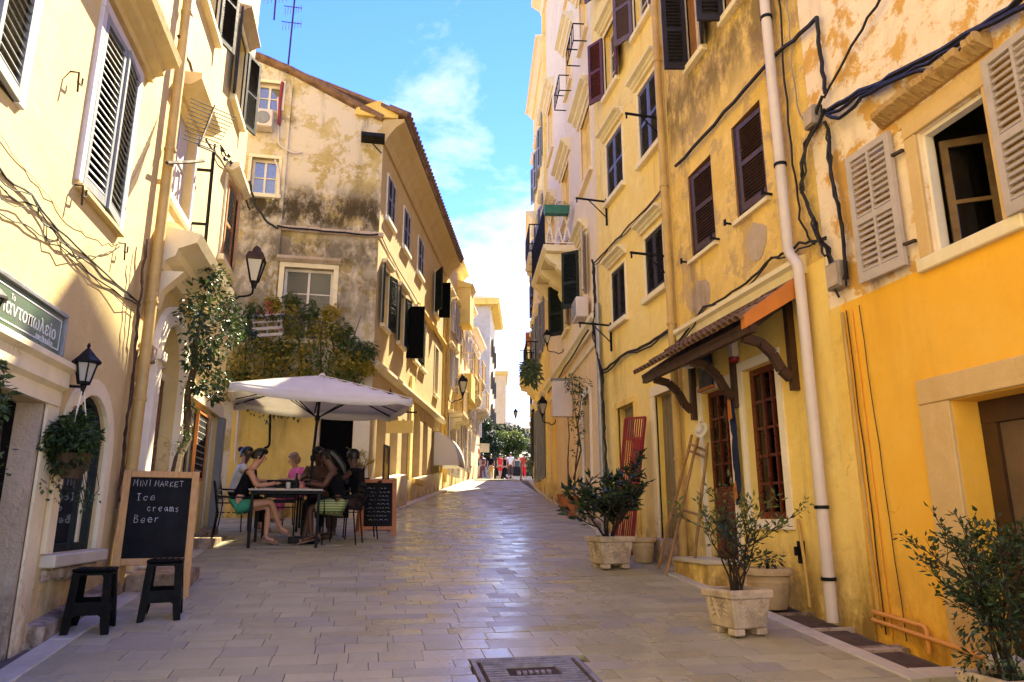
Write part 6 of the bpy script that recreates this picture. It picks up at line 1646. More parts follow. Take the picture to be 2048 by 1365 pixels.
def seated(lean=.12, hands=((-.12, .48, .80), (.12, .48, .80)), legs=None, head=(0, 0), face=(0, 1, -.1), tall=1.0, elbow_out=.1):
    y = lean
    J = dict(pelvis=(0, 0, .53), waist=(0, y * .35, .70), chest=(0, y * .85, .93), neck=(0, y * 1.1, 1.08), jaw=(head[0] * .6, y * 1.25 + .02 + head[1] * .6, 1.16), crown=(head[0], y * 1.35 + .01 + head[1], 1.245), top=(head[0], y * 1.35 + head[1], 1.31),
             sl=(-.165, y * .9, 1.0), sr=(.165, y * .9, 1.0))
    for s, k in ((-1, 0), (1, 1)):
        c = 'lr'[k]; h = V(hands[k]); sh = V(J['s' + c]); e = sh.lerp(h, .5) + V((s * elbow_out, -.06, -.12)); J['e' + c] = e; d = (h - e).normalized(); J['w' + c] = h - d * .07; J['h' + c] = h
    L = legs or (((-.09, .45, .50), (-.10, .42, .09)), ((.09, .45, .50), (.10, .44, .09)))
    for k, c in enumerate('lr'):
        J['hip' + c] = ((-.09, .09)[k], .06, .52); J['k' + c] = L[k][0]; J['a' + c] = L[k][1]; q = V(L[k][1]); J['t' + c] = tuple(q + V((0, .13, -.045))) if len(L[k]) < 3 else L[k][2]
    J['face'] = face
    return {k: (V(v) if not isinstance(v, V) else v) for k, v in J.items()}
def standing(stride=.15, arms=(.06, .06), ph=1):
    J = dict(pelvis=(0, 0, .92), waist=(0, .01, 1.08), chest=(0, .02, 1.30), neck=(0, .02, 1.46), jaw=(0, .05, 1.54), crown=(0, .04, 1.63), top=(0, .03, 1.70), sl=(-.18, .02, 1.38), sr=(.18, .02, 1.38),
             el=(-.23, -.02 - arms[0], 1.10), er=(.23, -.02 + arms[1], 1.10), wl=(-.23, .05 - arms[0] * 1.5, .88), wr=(.23, .08 + arms[1] * 1.5, .88), hl=(-.23, .07 - arms[0] * 1.7, .81), hr=(.23, .10 + arms[1] * 1.7, .81),
             hipl=(-.09, 0, .86), hipr=(.09, 0, .86), kl=(-.1, stride * ph * .6, .48), kr=(.1, -stride * ph * .3, .48), al=(-.1, stride * ph * .8, .08), ar=(.1, -stride * ph, .09), tl=(-.1, stride * ph * .8 + .13, .035), tr=(.1, -stride * ph + .13, .035), face=(0, 1, 0))
    return {k: V(v) for k, v in J.items()}
TOP = lambda q=.35: [['pelvis', 'waist', 'chest', ('chest', 'neck', .55)], ['chest', 'sl', ('sl', 'el', q)], ['chest', 'sr', ('sr', 'er', q)]]
SLEEVELESS = [['pelvis', 'waist', 'chest', ('chest', 'neck', .5)], ['chest', ('chest', 'sl', .95)], ['chest', ('chest', 'sr', .95)]]
SHORTS = lambda q=.5: [[('pelvis', 'waist', .4), 'pelvis', 'hipl', ('hipl', 'kl', q)], ['pelvis', 'hipr', ('hipr', 'kr', q)]]
LEGS = lambda q=.9: [[('pelvis', 'waist', .4), 'pelvis', 'hipl', 'kl', ('kl', 'al', q)], ['pelvis', 'hipr', 'kr', ('kr', 'ar', q)]]

# ------------------------------------------------------------------ cafe
def cafe_chair(pos, yaw, label):
    t = thing('cafe_chair', label, 'chair', pos, 'dark slatted metal cafe chairs')
    Rm = Matrix.Rotation(yaw, 4, 'Z'); P = lambda x, y, z: V(pos) + Rm @ V((x, y, z)); w, d = .22, .21; tb = .011
    for sx in (-1, 1):
        m = MB(); m.tube([P(sx * w, d, 0), P(sx * w, d * .95, .44)], tb, 6); m.build('leg', M['black'], t)
        m = MB(); m.tube([P(sx * w, -d * 1.25, 0), P(sx * w, -d, .44), P(sx * w * .98, -d * 1.35, .86)], tb, 6); m.build('leg', M['black'], t)
        m = MB(); m.tube([P(sx * w, d * .95, .44), P(sx * w, d, .64), P(sx * w, -d * 1.1, .66)], tb * .9, 6); m.build('arm', M['black'], t)
    for k in range(7):
        y = -d + (2 * d) * k / 6; m = MB(); m.bar(P(-w, y, .445), P(w, y, .445), .045, .012); m.build('slat', M['black'], t)
    for k in range(5):
        z = .54 + k * .075; yy = -d - (z - .44) / .42 * d * .35; m = MB(); m.bar(P(-w, yy, z), P(w, yy, z), .012, .05); m.build('slat', M['black'], t)
    return t
def cafe():
    # parasol
    b = ground(607, 1086); tp = aty(644, 755, b.y - .02)
    t = thing('parasol', 'square white canvas parasol leaning over the cafe tables', 'parasol', b)
    mb = MB(); mb.box(b.x - .2, b.x + .2, b.y - .2, b.y + .2, b.z, b.z + .09); mb.lathe(b + V((0, 0, .09)), [(.05, 0), (.04, .22)], 10); mb.build('base', M['black'], t, bevel=.01)
    ax = (tp - b).normalized(); mb = MB(); mb.tube([b + V((0, 0, .1)), tp], .021, 8); mb.build('pole', M['black'], t, smooth=True)
    a1 = V((1, .0, 0)); rz = R(7); a1 = V((math.cos(rz), math.sin(rz), -.035)).normalized(); a2 = ax.cross(a1).normalized(); a2 = a2 if a2.y > 0 else -a2
    apex = tp + ax * .02; hs = 1.22; drop = .38
    N_ = 12; vs = []; fs = []
    def cp(i, j):   # i,j in -1..1
        e = max(abs(i), abs(j)); sagv = .05 * math.sin(math.pi * e) ; r = .06 if e < .01 else 0
        ridge = min(abs(i), abs(j)) / max(e, 1e-6)
        z = -drop * (e ** 1.08) - (1 - ridge) * .05 * e
        return apex + a1 * i * hs * (1 - .03 * (1 - ridge)) + a2 * j * hs * .8 * (1 - .03 * (1 - ridge)) + ax * z
    g = [[cp(-1 + 2 * i / N_, -1 + 2 * j / N_) for j in range(N_ + 1)] for i in range(N_ + 1)]
    mb = MB(); vs = [p for row in g for p in row]; n1 = N_ + 1
    fs = [(i * n1 + j, (i + 1) * n1 + j, (i + 1) * n1 + j + 1, i * n1 + j + 1) for i in range(N_) for j in range(N_)]
    mb.add(vs, fs); cn = mb.build('canopy', M['canvas'], t, smooth=True)
    md = cn.modifiers.new('thick', 'SOLIDIFY'); md.thickness = .006
    edge = [g[i][0] for i in range(N_ + 1)], [g[N_][j] for j in range(N_ + 1)], [g[N_ - i][N_] for i in range(N_ + 1)], [g[0][N_ - j] for j in range(N_ + 1)]
    for row in edge:
        mb = MB(); n = len(row); low = []
        for k, p in enumerate(row):
            s = abs(k - N_ / 2) / (N_ / 2); dip = .115 - .03 * math.exp(-((s) / .12) ** 2) - .04 * math.exp(-((s - .8) / .1) ** 2)
            low.append(p - ax * dip + (p - apex).normalized() * .015)
        mb.add(list(row) + low, [(k, k + 1, n + k + 1, n + k) for k in range(n - 1)]); v = mb.build('valance', M['canvas'], t, smooth=True)
        v.modifiers.new('thick', 'SOLIDIFY').thickness = .005
    for i, j in ((-1, -1), (1, -1), (1, 1), (-1, 1), (0, -1), (1, 0), (-1, 0)):
        m = MB(); m.tube([cp(i * k / 6, j * k / 6) + ax * .004 for k in range(7)], .006, 4); m.build('seam', M['canvas'], t)
    mb = MB(); mb.lathe(apex + ax * -.01, [(.03, 0), (.06, .02), (.02, .05)], 10, axis=ax); mb.build('cap', M['canvas'], t)
    for i, j in ((-1, -1), (1, -1), (1, 1), (-1, 1), (0, -1), (1, 0), (0, 1), (-1, 0)):
        m = MB(); m.bar(apex - ax * .06, cp(i * .99, j * .99) - ax * .03, .022, .015); m.bar(tp - ax * .62, cp(i * .5, j * .5) - ax * .03, .016, .012); m.build('rib', M['black'], t)
    mb = MB(); mb.lathe(tp - ax * .66, [(.03, 0), (.04, .03), (.03, .08)], 8, axis=ax); mb.build('hub', M['black'], t)
    mb = MB(); mb.lathe(b + ax * 1.15, [(.022, 0), (.04, .03), (.04, .08), (.022, .1)], 8, axis=ax); mb.build('clamp', M['black'], t)
    # tables
    def table(c, W, D, label):
        t = thing('cafe_table', label, 'table', c)
        H = .73; m = MB(); m.box(c.x - W / 2, c.x + W / 2, c.y - D / 2, c.y + D / 2, c.z + H, c.z + H + .025); m.build('tabletop', M['grey_plaster'], t, bevel=.004)
        m = MB(); m.box(c.x - W / 2 + .03, c.x + W / 2 - .03, c.y - D / 2 + .03, c.y + D / 2 - .03, c.z + H - .04, c.z + H - .002); m.build('apron', M['black'], t)
        for sx in (-1, 1):
            for sy in (-1, 1): m = MB(); x, y = c.x + sx * (W / 2 - .05), c.y + sy * (D / 2 - .05); m.box(x - .018, x + .018, y - .018, y + .018, gz(y), c.z + H - .042); m.build('leg', M['black'], t)
        return t
    c1 = V((-1.02, 10.98, gz(10.98))); table(c1, .98, .72, 'dark metal cafe table with plates between the woman in green shorts and the striped skirt')
    c2 = V((-1.35, 12.75, gz(12.75))); table(c2, .8, .65, 'second cafe table behind, by the child in pink')
    tz = c1.z + .755
    def put(name, label, cat, prof, x, y, mat, group=None):
        mb = MB(); mb.lathe((x, y, tz), prof, 12); tag(mb.build(name, M[mat], None, smooth=True), label, cat, group)
    put('plate', 'white plate on the cafe table in front of the woman in green shorts', 'plate', [(.05, 0), (.10, .012), (.105, .016), (.02, .008)], -1.28, 10.82, 'signwhite')
    put('plate', 'white plate on the cafe table on the side of the striped skirt', 'plate', [(.05, 0), (.11, .012), (.115, .016), (.02, .008)], -.82, 10.86, 'signwhite')
    put('glass', 'stubby pale drinking glass in the middle of the cafe table', 'glass', [(.03, 0), (.036, .1), (.033, .1), (.02, .1)], -1.02, 10.9, 'glass_lit')
    put('bottle', 'dark bottle on the cafe table', 'bottle', [(.032, 0), (.033, .13), (.014, .18), (.013, .24), (.01, .24)], -.93, 11.12, 'dk_green')
    put('jar', 'small red and white jar on the cafe table beside the bottle', 'jar', [(.03, 0), (.034, .07), (.02, .09), (.01, .1)], -.85, 11.05, 'cloth_salmon')
    # chairs
    A = V((-1.72, 10.92, 0)); A.z = gz(A.y); E_ = V((-.26, 10.98, 0)); E_.z = gz(E_.y); D_ = V((-.62, 11.75, 0)); D_.z = gz(D_.y); F_ = V((-.02, 11.55, 0)); F_.z = gz(F_.y); B_ = V((-2.0, 12.5, 0)); B_.z = gz(B_.y); C_ = V((-1.0, 13.15, 0)); C_.z = gz(C_.y)
    cafe_chair(A, R(-82), 'dark metal chair under the woman in green shorts')
    cafe_chair(E_, R(78), 'dark metal chair under the woman in the striped skirt')
    cafe_chair(D_, R(175), 'dark metal chair on the far side of the front cafe table')
    cafe_chair(F_, R(95), 'dark metal chair beside the orange sandwich board')
    cafe_chair(B_, R(-95), 'dark metal chair at the back table by the grey corner post')
    cafe_chair(C_, R(165), 'dark metal chair under the child in pink')
    cafe_chair(gp(-1.2, 11.75), R(185), 'empty dark metal chair between the two cafe tables')
    # people
    J = seated(.20, ((-.10, .52, .86), (.10, .50, .84)), (((-.08, .45, .53), (-.06, .44, .10)), ((.03, .48, .60), (-.10, .62, .24), (-.10, .74, .17))), face=(0, 1, -.12), elbow_out=.06)
    person('seated woman in a black sleeveless top and green shorts with crossed legs', A, R(-86), J, 'skin_light', 'hair_dark', [('top', 'cloth_black', SLEEVELESS, .014), ('shorts', 'cloth_green', SHORTS(.5), .022)], hairstyle='pony')
    J = seated(.16, ((-.16, .45, .84), (.10, .52, .90)), (((-.09, .44, .52), (-.06, .40, .10)), ((.09, .46, .50), (.06, .52, .10))), face=(-.5, .8, -.25), head=(-.02, .04))
    person('seated woman with long black hair, dark top and green striped skirt', E_, R(84), J, 'skin_dark', 'hair_dark', [('top', 'cloth_black', SLEEVELESS, .015), ('skirt', 'skirt', SHORTS(.86), .045)], hairstyle='long')
    J = seated(.22, ((-.14, .42, .88), (.12, .44, .92)), face=(.2, .9, -.45), head=(0, .06))
    person('seated man in dark clothes bending over his plate behind the front table', D_, R(172), J, 'skin_dark', 'hair_dark', [('shirt', 'cloth_brown', TOP(.6), .018), ('trousers', 'cloth_black', LEGS(), .018)])
    J = seated(.10, ((-.2, .34, .98), (.28, .30, .72)), face=(.3, .9, -.2), elbow_out=.16)
    person('seated person in a black shirt with a raised bare arm behind the striped skirt', F_, R(70), J, 'skin_dark', 'hair_dark', [('shirt', 'cloth_black', TOP(.35), .018), ('trousers', 'cloth_brown', LEGS(), .018)])
    J = seated(.10, face=(.5, .8, 0))
    person('seated person in a white top with dark hair in a bun, by the corner post', B_, R(-80), J, 'skin_light', 'hair_dark', [('shirt', 'cloth_white', TOP(.4), .018), ('trousers', 'cloth_black', LEGS(), .018)], hairstyle='bun')
    J = seated(.16, ((-.14, .40, .82), (.14, .40, .82)), face=(.3, .8, -.4))
    person('child with fair hair in a pink shirt at the back table', C_ - V((0, 0, -.08)), R(120), J, 'skin_light', 'hair_fair', [('shirt', 'cloth_pink', TOP(.6), .018), ('trousers', 'cloth_pink', LEGS(.7), .016)], hairstyle='bob', scale=.86)
    # bits by the house corner
    t = thing('mirror', 'dark framed mirror leaning on the pale ledge under the parasol edge', 'mirror', FH.P(1.0, .25, 2.2))
    m = MB(); u0, u1, z0, z1, w = .35, .85, 2.17, 2.92, .2
    for a, b_, c, d in ((u0, u0 + .05, z0, z1), (u1 - .05, u1, z0, z1), (u0 + .05, u1 - .05, z0, z0 + .05), (u0 + .05, u1 - .05, z1 - .05, z1)): FH.box(m, a, b_, w, w + .035, c, d)
    m.build('frame', M['brown'], t)
    m = MB(); FH.box(m, u0 + .05, u1 - .05, w + .005, w + .02, z0 + .05, z1 - .05); m.build('glass', mirror_mat, t)
    t = thing('window_box', 'long black trough with a dry twiggy plant against the pale corner', 'planter', FG.P(-.2, .12, 2.1))
    m = MB(); FG.box(m, -.42, .04, .06, .24, 2.1, 2.22); m.build('trough', M['black'], t, bevel=.01)
    st, lf = twiggy(FG.P(-.16, .14, 2.22), 5, .38, .5, 21, .05, 2, .4)
    st.build('stem', M['twig'], t); lf.build('leaves', M['leaf_olive'], t, fix=False)
    t = thing('hanging_sign', 'ochre board sign hung from a black bar on the house corner', 'sign', FH.P(.6, .35, 3.3))
    m = MB(); m.bar(FH.P(.6, .02, 3.62), FH.P(.6, .82, 3.60), .022, .03); m.build('bar', M['black'], t)
    m = MB(); m.bar(FH.P(.6, .18, 3.3), FH.P(.6, .74, 3.3), .02, .26); m.build('board', M['ochre'], t)
    for w_ in (.22, .7): m = MB(); m.bar(FH.P(.6, w_, 3.43), FH.P(.6, w_, 3.6), .01, .01, up=FH.n); m.build('hanger', M['black'], t)
mirror_mat = glassmat('mirror_glass', (.5, .5, .45), .05); mirror_mat.node_tree.nodes['Principled BSDF'].inputs['Metallic'].default_value = .9
cafe()
# ------------------------------------------------------------------ climbing plants
def creeper():
    t = thing('creeper', 'large olive and yellow creeper spreading over the gable wall above the parasol', 'climbing plant', FG.P(-1.2, .3, 4.2))
    r = random.Random(5); bl = []
    def add(px, py, rad, w):
        bl.append((FG.at(px, py, w), (rad, rad * .8, rad * .85)))
    pts = [(478, 720, .36), (465, 745, .3), (470, 770, .3), (500, 690, .34), (525, 660, .30), (560, 700, .36), (600, 730, .36), (640, 735, .34), (690, 720, .32), (720, 700, .26), (735, 735, .18), (600, 650, .32), (570, 625, .24), (620, 620, .22), (650, 660, .30), (680, 660, .26), (520, 740, .36), (560, 760, .34), (480, 765, .3), (700, 750, .26), (720, 725, .24), (735, 700, .2), (600, 770, .34), (640, 765, .3), (525, 775, .3), (700, 685, .26), (590, 690, .36), (640, 695, .36), (540, 715, .36), (510, 620, .16), (545, 605, .16), (585, 600, .15), (660, 625, .16), (495, 650, .2)]
    for x, y, rd in pts: add(x, y, rd, .28)
    n = 0
    for k in range(4):
        mb = MB()
        for i, (c, rad) in enumerate(bl):
            if i % 4 == k: foliage(mb, [(c, tuple(q * (.85 + .4 * ((i * 7) % 5) / 5) for q in rad))], 215, .09, 50 + i, aspect=.55, hollow=.0, droop=.6)
        mb.build('foliage', M[('leaf_olive', 'leaf_light', 'leaf_olive', 'leaf_mix')[k]], t, fix=False)
    mb = MB()
    for k in range(7):
        x0 = 470 + k * 38; mb.tube([FG.at(x0 + r.uniform(-10, 10), 800, .06), FG.at(x0 + 20, 740, .1), FG.at(x0 + 30 * r.random(), 680, .14), FG.at(x0 + 25, 630, .12)], [.022, .018, .012, .006], 5)
    mb.build('stem', M['bark'], t)
    mb = MB()
    for px, py, n in ((510, 815, 30), (560, 822, 40), (590, 826, 30), (535, 830, 20), (600, 815, 20)): foliage(mb, [(FG.at(px, py, .5), (.12, .1, .14))], n, .07, px, droop=1.0, hollow=0)
    mb.build('hanging_shoots', M['leaf_mid'], t, fix=False)
    # dark wooden pergola board under the creeper
    mb = MB(); FG.box(mb, -2.55, -.8, .02, .5, 3.62, 3.74); tag(mb.build('pergola_beam', M['brown'], None), 'dark board carrying the olive creeper over the back of the cafe', 'beam')
creeper()
def balcony_box():
    t = thing('window_box', 'pale slatted balcony box with grey leaves and red flowers among the creeper', 'window box', FG.P(-2.0, .3, 4.6))
    for k in range(4):
        mb = MB(); p, q = FG.at(505, 672 - k * 13, .62), FG.at(565, 668 - k * 13, .62); mb.bar(p, q, .02, .06 if k < 2 else .03); mb.build('slat', M['taupe'], t)
    for x in (508, 535, 562): mb = MB(); mb.bar(FG.at(x, 676, .60), FG.at(x, 628, .60), .03, .02, up=(0, 1, 0)); mb.build('post', M['grey_paint'], t)
    mb = MB()
    for x in range(475, 575, 9): foliage(mb, [(FG.at(x, 634 - abs(x - 540) * .08, .66), (.07, .07, .05))], 16, .075, x, aspect=.45, hollow=0)
    mb.build('grey_leaves', M['leaf_dark'], t, fix=False)
    mb = MB()
    for x, y in ((533, 610), (540, 618), (530, 622), (538, 604), (515, 628), (560, 656), (543, 625)): foliage(mb, [(FG.at(x, y, .66), .035)], 14, .03, x + y, aspect=.9, hollow=0)
    mb.build('flowers', M['flower'], t, fix=False)
balcony_box()
def vine():
    t = thing('climbing_vine', 'green vine with a bare twisting trunk climbing the cream house past the door', 'climbing plant', FL.P(9.95, .1, 1.0))
    pts = [FL.at(x, y, w) for x, y, w in ((352, 950, .22), (360, 915, .2), (372, 880, .2), (376, 840, .2), (378, 790, .22), (384, 740, .22), (388, 690, .24), (400, 640, .26), (408, 590, .26))]
    mb = MB(); mb.tube(wob(pts, .02, 4), [.05, .045, .05, .042, .04, .042, .036, .028, .015], 8); mb.build('trunk', M['bark'], t, smooth=True)
    mb = MB(); mb.tube(wob([FL.at(x, y, .24) for x, y in ((384, 740), (400, 720), (425, 745), (440, 780))], .02, 7), [.02, .016, .012, .006], 6); mb.tube(wob([FL.at(x, y, .24) for x, y in ((395, 660), (440, 640), (480, 655))], .02, 8), [.018, .012, .005], 6); mb.build('branch', M['bark'], t)
    L = [(420, 560, .22), (405, 600, .26), (435, 590, .22), (450, 625, .24), (410, 640, .28), (385, 650, .22), (440, 665, .26), (470, 650, .18), (415, 545, .14), (400, 690, .2), (425, 700, .18), (420, 735, .14), (440, 760, .12), (462, 672, .16), (390, 620, .2), (460, 605, .14), (480, 665, .1), (492, 662, .08), (505, 668, .07), (455, 640, .12), (430, 790, .1), (400, 770, .1), (385, 720, .12), (410, 525, .08), (440, 560, .12)]
    for k in range(3):
        mb = MB()
        for i, (x, y, rd) in enumerate(L):
            if i % 3 == k: foliage(mb, [(FL.at(x, y, .34), (rd * .9, rd * 1.2, rd))], 100, .068, 90 + i, aspect=.6, hollow=.1)
        mb.build('foliage', M[('leaf_dark', 'leaf_mid', 'leaf_dark')[k]], t, fix=False)
    mb = MB()
    for x, y in ((375, 860), (380, 815), (372, 770), (366, 890), (385, 800)): foliage(mb, [(FL.at(x, y, .26), (.06, .1, .1))], 26, .05, x * y, hollow=0)
    mb.build('shoots', M['leaf_mid'], t, fix=False, kind='stuff')
vine()
def rose_vine():
    t = thing('climbing_vine', 'thin leggy vine climbing the rose house wall from two terracotta pots', 'climbing plant', FP.P(2.6, .1, 1.5))
    mb = MB()
    for path in ([(1150, 990), (1152, 930), (1155, 880), (1153, 820), (1150, 790)], [(1138, 990), (1138, 920), (1140, 870), (1136, 800)], [(1146, 960), (1160, 900), (1158, 850), (1164, 790)]): mb.tube(wob([FP.at(x, y, .1) for x, y in path], .03, path[0][0]), [.018, .015, .012, .008, .006][:len(path)], 6)
    mb.build('trunk', M['bark'], t)
    mb = MB()
    for x, y, rd, n in ((1150, 770, .22, 110), (1140, 765, .2, 70), (1168, 772, .16, 40), (1160, 800, .16, 60), (1156, 830, .16, 60), (1150, 850, .12, 30), (1158, 880, .1, 25), (1150, 905, .09, 16), (1162, 860, .1, 24)): foliage(mb, [(FP.at(x, y, .16), (rd * .7, rd * 1.4, rd))], n, .065, x + y, hollow=0)
    mb.build('leaves', M['leaf_mid'], t, fix=False)
    for k, (x, y, s) in enumerate(((1131, 1020, .85), (1146, 1033, 1.0))):
        g = ground(x, y); o = MB(); o.lathe(g, [(.13 * s, 0), (.2 * s, .2 * s), (.22 * s, .36 * s), (.235 * s, .36 * s), (.235 * s, .41 * s), (.2 * s, .41 * s), (.19 * s, .37 * s)], 18)
        q = thing('terracotta_pot', ['smaller terracotta pot further up beside the rose house', 'bulging terracotta pot at the foot of the vine'][k], 'plant pot', g); o.build('pot', M['terracotta'], q, smooth=True)
        m = MB(); m.lathe(g + V((0, 0, .36 * s)), [(.18 * s, 0), (.17 * s, .01)], 14); m.build('soil', M['soil'], q)
rose_vine()

# ------------------------------------------------------------------ planters on the right
def square_planter(t, c, w, h, rot, mat):
    Rm = Matrix.Rotation(rot, 4, 'Z'); P = lambda x, y, z: V(c) + Rm @ V((x, y, z)) 
    wb, wt = w * .82 / 2, w / 2
    def ring(r, z): return [P(-r, -r, z), P(r, -r, z), P(r, r, z), P(-r, r, z)]
    zf = .05
    mb = MB(); mb.hexa(ring(wb, zf) + ring(wt, h - .06)); mb.build('box', M[mat], t, bevel=.012)
    mb = MB(); o = [ring(wt * 1.06, h - .06), ring(wt * 1.09, h - .02), ring(wt * 1.06, h), ring(wt * .9, h), ring(wt * .88, h - .05)]
    vs = [p for r_ in o for p in r_]; fs = [(4 * i + k, 4 * i + (k + 1) % 4, 4 * i + 4 + (k + 1) % 4, 4 * i + 4 + k) for i in range(4) for k in range(4)]; mb.add(vs, fs); mb.build('rim', M[mat], t, bevel=.004)
    for sx in (-1, 1):
        for sy in (-1, 1): m = MB(); a = P(sx * (wb - .045), sy * (wb - .045), 0); q = Rm @ V((1, 0, 0)); m.obox(a + V((0, 0, zf / 2 + .0)), q, Rm @ V((0, 1, 0)), (0, 0, 1), .1, .1, zf); m.build('foot', M[mat], t, bevel=.01)
    m = MB(); m.add(ring(wt * .9, h - .03), [(0, 1, 2, 3)]); m.build('soil', M['soil'], t, fix=False)
    # moulded leaf scrolls on the front faces
    r = random.Random(int(w * 1000)); m = MB()
    for f in range(4):
        a = f * math.pi / 2; F2 = Rm @ Matrix.Rotation(a, 4, 'Z')
        def S(x, z): 
            y = -(wb + (wt - wb) * (z - zf) / (h - .06 - zf)) - .001; return V(c) + F2 @ V((x, y, z))
        for sx in (-1, 1):
            for k in range(4):
                zz = zf + .06 + k * (h - .2) / 4; x0 = sx * .015; m.tube([S(x0, zz), S(sx * (w * .12 + .01 * k), zz + .05), S(sx * w * .27, zz + .03), S(sx * w * .33, zz + .075), S(sx * w * .25, zz + .085)], [.009, .011, .010, .008, .004], 5)
    m.build('relief', M[mat], t, smooth=True)
def carved_planter():
    g = gp(2.99, 5.70); t = thing('potted_shrub', 'twiggy shrub in a pale square planter with carved leaves, nearest on the right', 'potted shrub', g)
    square_planter(t, g, .37, .34, R(10), 'conc')
    st, lf = twiggy(g + V((0, 0, .31)), 7, .5, .42, 14, .058, 1, .42, up=1.0, branch=3, r0=.012)
    st.build('stem', M['twig'], t); lf.build('leaves', M['leaf_dark'], t, fix=False)
    st, lf = twiggy(g + V((-.03, 0, .31)), 4, .58, .5, 31, .06, 2, .42, up=1.0, branch=3, r0=.010)
    st.build('stem', M['twig'], t); lf.build('leaves', M['leaf_mix'], t, fix=False)
carved_planter()
def rubber_planter():
    g = gp(2.98, 8.78); t = thing('potted_shrub', 'dense dark glossy shrub in a plain square planter in front of the red grille', 'potted shrub', g)
    square_planter(t, g, .42, .37, R(8), 'conc')
    st, lf = twiggy(g + V((0, 0, .33)), 8, .66, .85, 15, .13, 2, .46, up=.85, branch=3, r0=.016)
    st.build('stem', M['twig'], t); lf.build('leaves', M['leaf_dark'], t, fix=False)
rubber_planter()
def round_pot(label, g, s, mat, seed, leafy, H=.34, R_=.21):
    t = thing('round_pot', label, 'plant pot', g)
    mb = MB(); mb.lathe(g, [(R_ * .72 * s, 0), (R_ * .78 * s, .02 * s), (R_ * .95 * s, H * .62 * s), (R_ * .98 * s, H * .66 * s), (R_ * .95 * s, H * .70 * s), (R_ * .97 * s, H * .8 * s)], 24); mb.build('body', M[mat], t, smooth=True)
    mb = MB(); mb.lathe(g, [(R_ * .96 * s, H * .8 * s), (R_ * 1.12 * s, H * .83 * s), (R_ * 1.15 * s, H * .92 * s), (R_ * 1.08 * s, H * s), (R_ * .95 * s, H * s), (R_ * .9 * s, H * .9 * s)], 24); mb.build('rim', M[mat], t, smooth=True)
    mb = MB(); mb.lathe(g + V((0, 0, H * .92 * s)), [(R_ * .94 * s, 0), (R_ * .9 * s, .006)], 18); mb.build('soil', M['soil'], t)
    if leafy:
        mb = MB(); foliage(mb, [(g + V((.05 * math.cos(k * 2), .05 * math.sin(k * 2.0), H * s + .05)), .1) for k in range(4)], leafy, .05, seed, hollow=0); mb.build('leaves', M['leaf_dark'], t, fix=False)
        mb = MB(); mb.lathe(g + V((0, 0, H * .95 * s)), [(.02, 0), (.012, .08)], 6); mb.build('stem', M['twig'], t)
    return t
round_pot('cream round pot with a rolled rim by the wall behind the carved planter', gp(3.74, 6.5), 1.0, 'clay_cream', 2, 28, .36, .2)
round_pot('smaller ochre round pot against the wall between the planter and the bamboo rack', gp(3.55, 9.15), .95, 'clay_cream', 6, 0, .32, .16)
round_pot('cream pot holding a bush beside the white awning on the left', ground(870, 978), 1.5, 'clay_cream', 9, 0, .36, .2)
def awning_bush():
    g = ground(870, 978); t = thing('bush', 'leafy bush growing in the cream pot beside the white awning', 'bush', g + V((0, 0, .5)))
    st, lf = twiggy(g + V((0, 0, .48)), 8, .75, .7, 77, .13, 3, .5, up=.9); st.build('stem', M['twig'], t); lf.build('leaves', M['leaf_mix'], t, fix=False)
awning_bush()
def corner_bush():
    g = gp(3.62, 3.80); t = thing('feathery_shrub', 'feathery green shrub cut by the frame corner in front of the orange house', 'shrub', g)
    square_planter(t, g, .34, .22, 0, 'conc')
    st, lf = twiggy(g + V((0, 0, .22)), 11, .64, .34, 41, .05, 2, .42, up=1.0, branch=4, r0=.010)
    st.build('stem', M['twig'], t); lf.build('leaves', M['leaf_mid'], t, fix=False)
    mb = MB()
    foliage(mb, [(g + V((-.12, -.04, .50)), (.16, .18, .15)), (g + V((.05, 0, .60)), (.17, .17, .12)), (g + V((-.04, -.1, .36)), (.2, .16, .16)), (g + V((.12, .05, .55)), (.16, .15, .2)), (g + V((-.1, .05, .25)), (.16, .15, .1))], 170, .042, 12, aspect=.42, hollow=.1, droop=.4); mb.build('dense_leaves', M['leaf_dark'], t, fix=False)
corner_bush()

# ------------------------------------------------------------------ things leaning on the right wall
def red_grille():
    a, b = FR.at(1238, 1040, .28), FR.at(1262, 840, .10)
    t = thing('red_grille', 'red painted metal grille leaning on the yellow house behind the dark shrub', 'grille', a)
    p0, p1 = aty(1228, 1092, 9.95), aty(1262, 1094, 9.72); q0, q1 = aty(1251, 838, 10.1), aty(1291, 835, 9.85); p0.z = gz(p0.y) + .01; p1.z = gz(p1.y) + .01
    def at(s, h): return p0.lerp(p1, s).lerp(q0.lerp(q1, s), h)
    for (x, y) in (((0, 0), (0, 1)), ((1, 0), (1, 1)), ((0, 1), (1, 1)), ((0, .02), (1, .02)), ((0, .84), (1, .84))): m = MB(); m.bar(at(*x), at(*y), .03, .03, up=(0, 1, 0) if x[0] == y[0] else (0, 0, 1)); m.build('frame_bar', M['redpaint'], t)
    n = 9
    for k in range(1, n): m = MB(); m.bar(at(k / n, .02), at(k / n, 1), .016, .012, up=(0, 1, 0)); m.build('bar', M['redpaint'], t)
    m = MB(); m.hexa([at(.5, .3), at(.98, .3), at(.98, .3) + V((0, .012, 0)), at(.5, .3) + V((0, .012, 0)), at(.5, .83), at(.98, .83), at(.98, .83) + V((0, .012, 0)), at(.5, .83) + V((0, .012, 0))]); m.build('sheet', M['redpaint'], t)
red_grille()
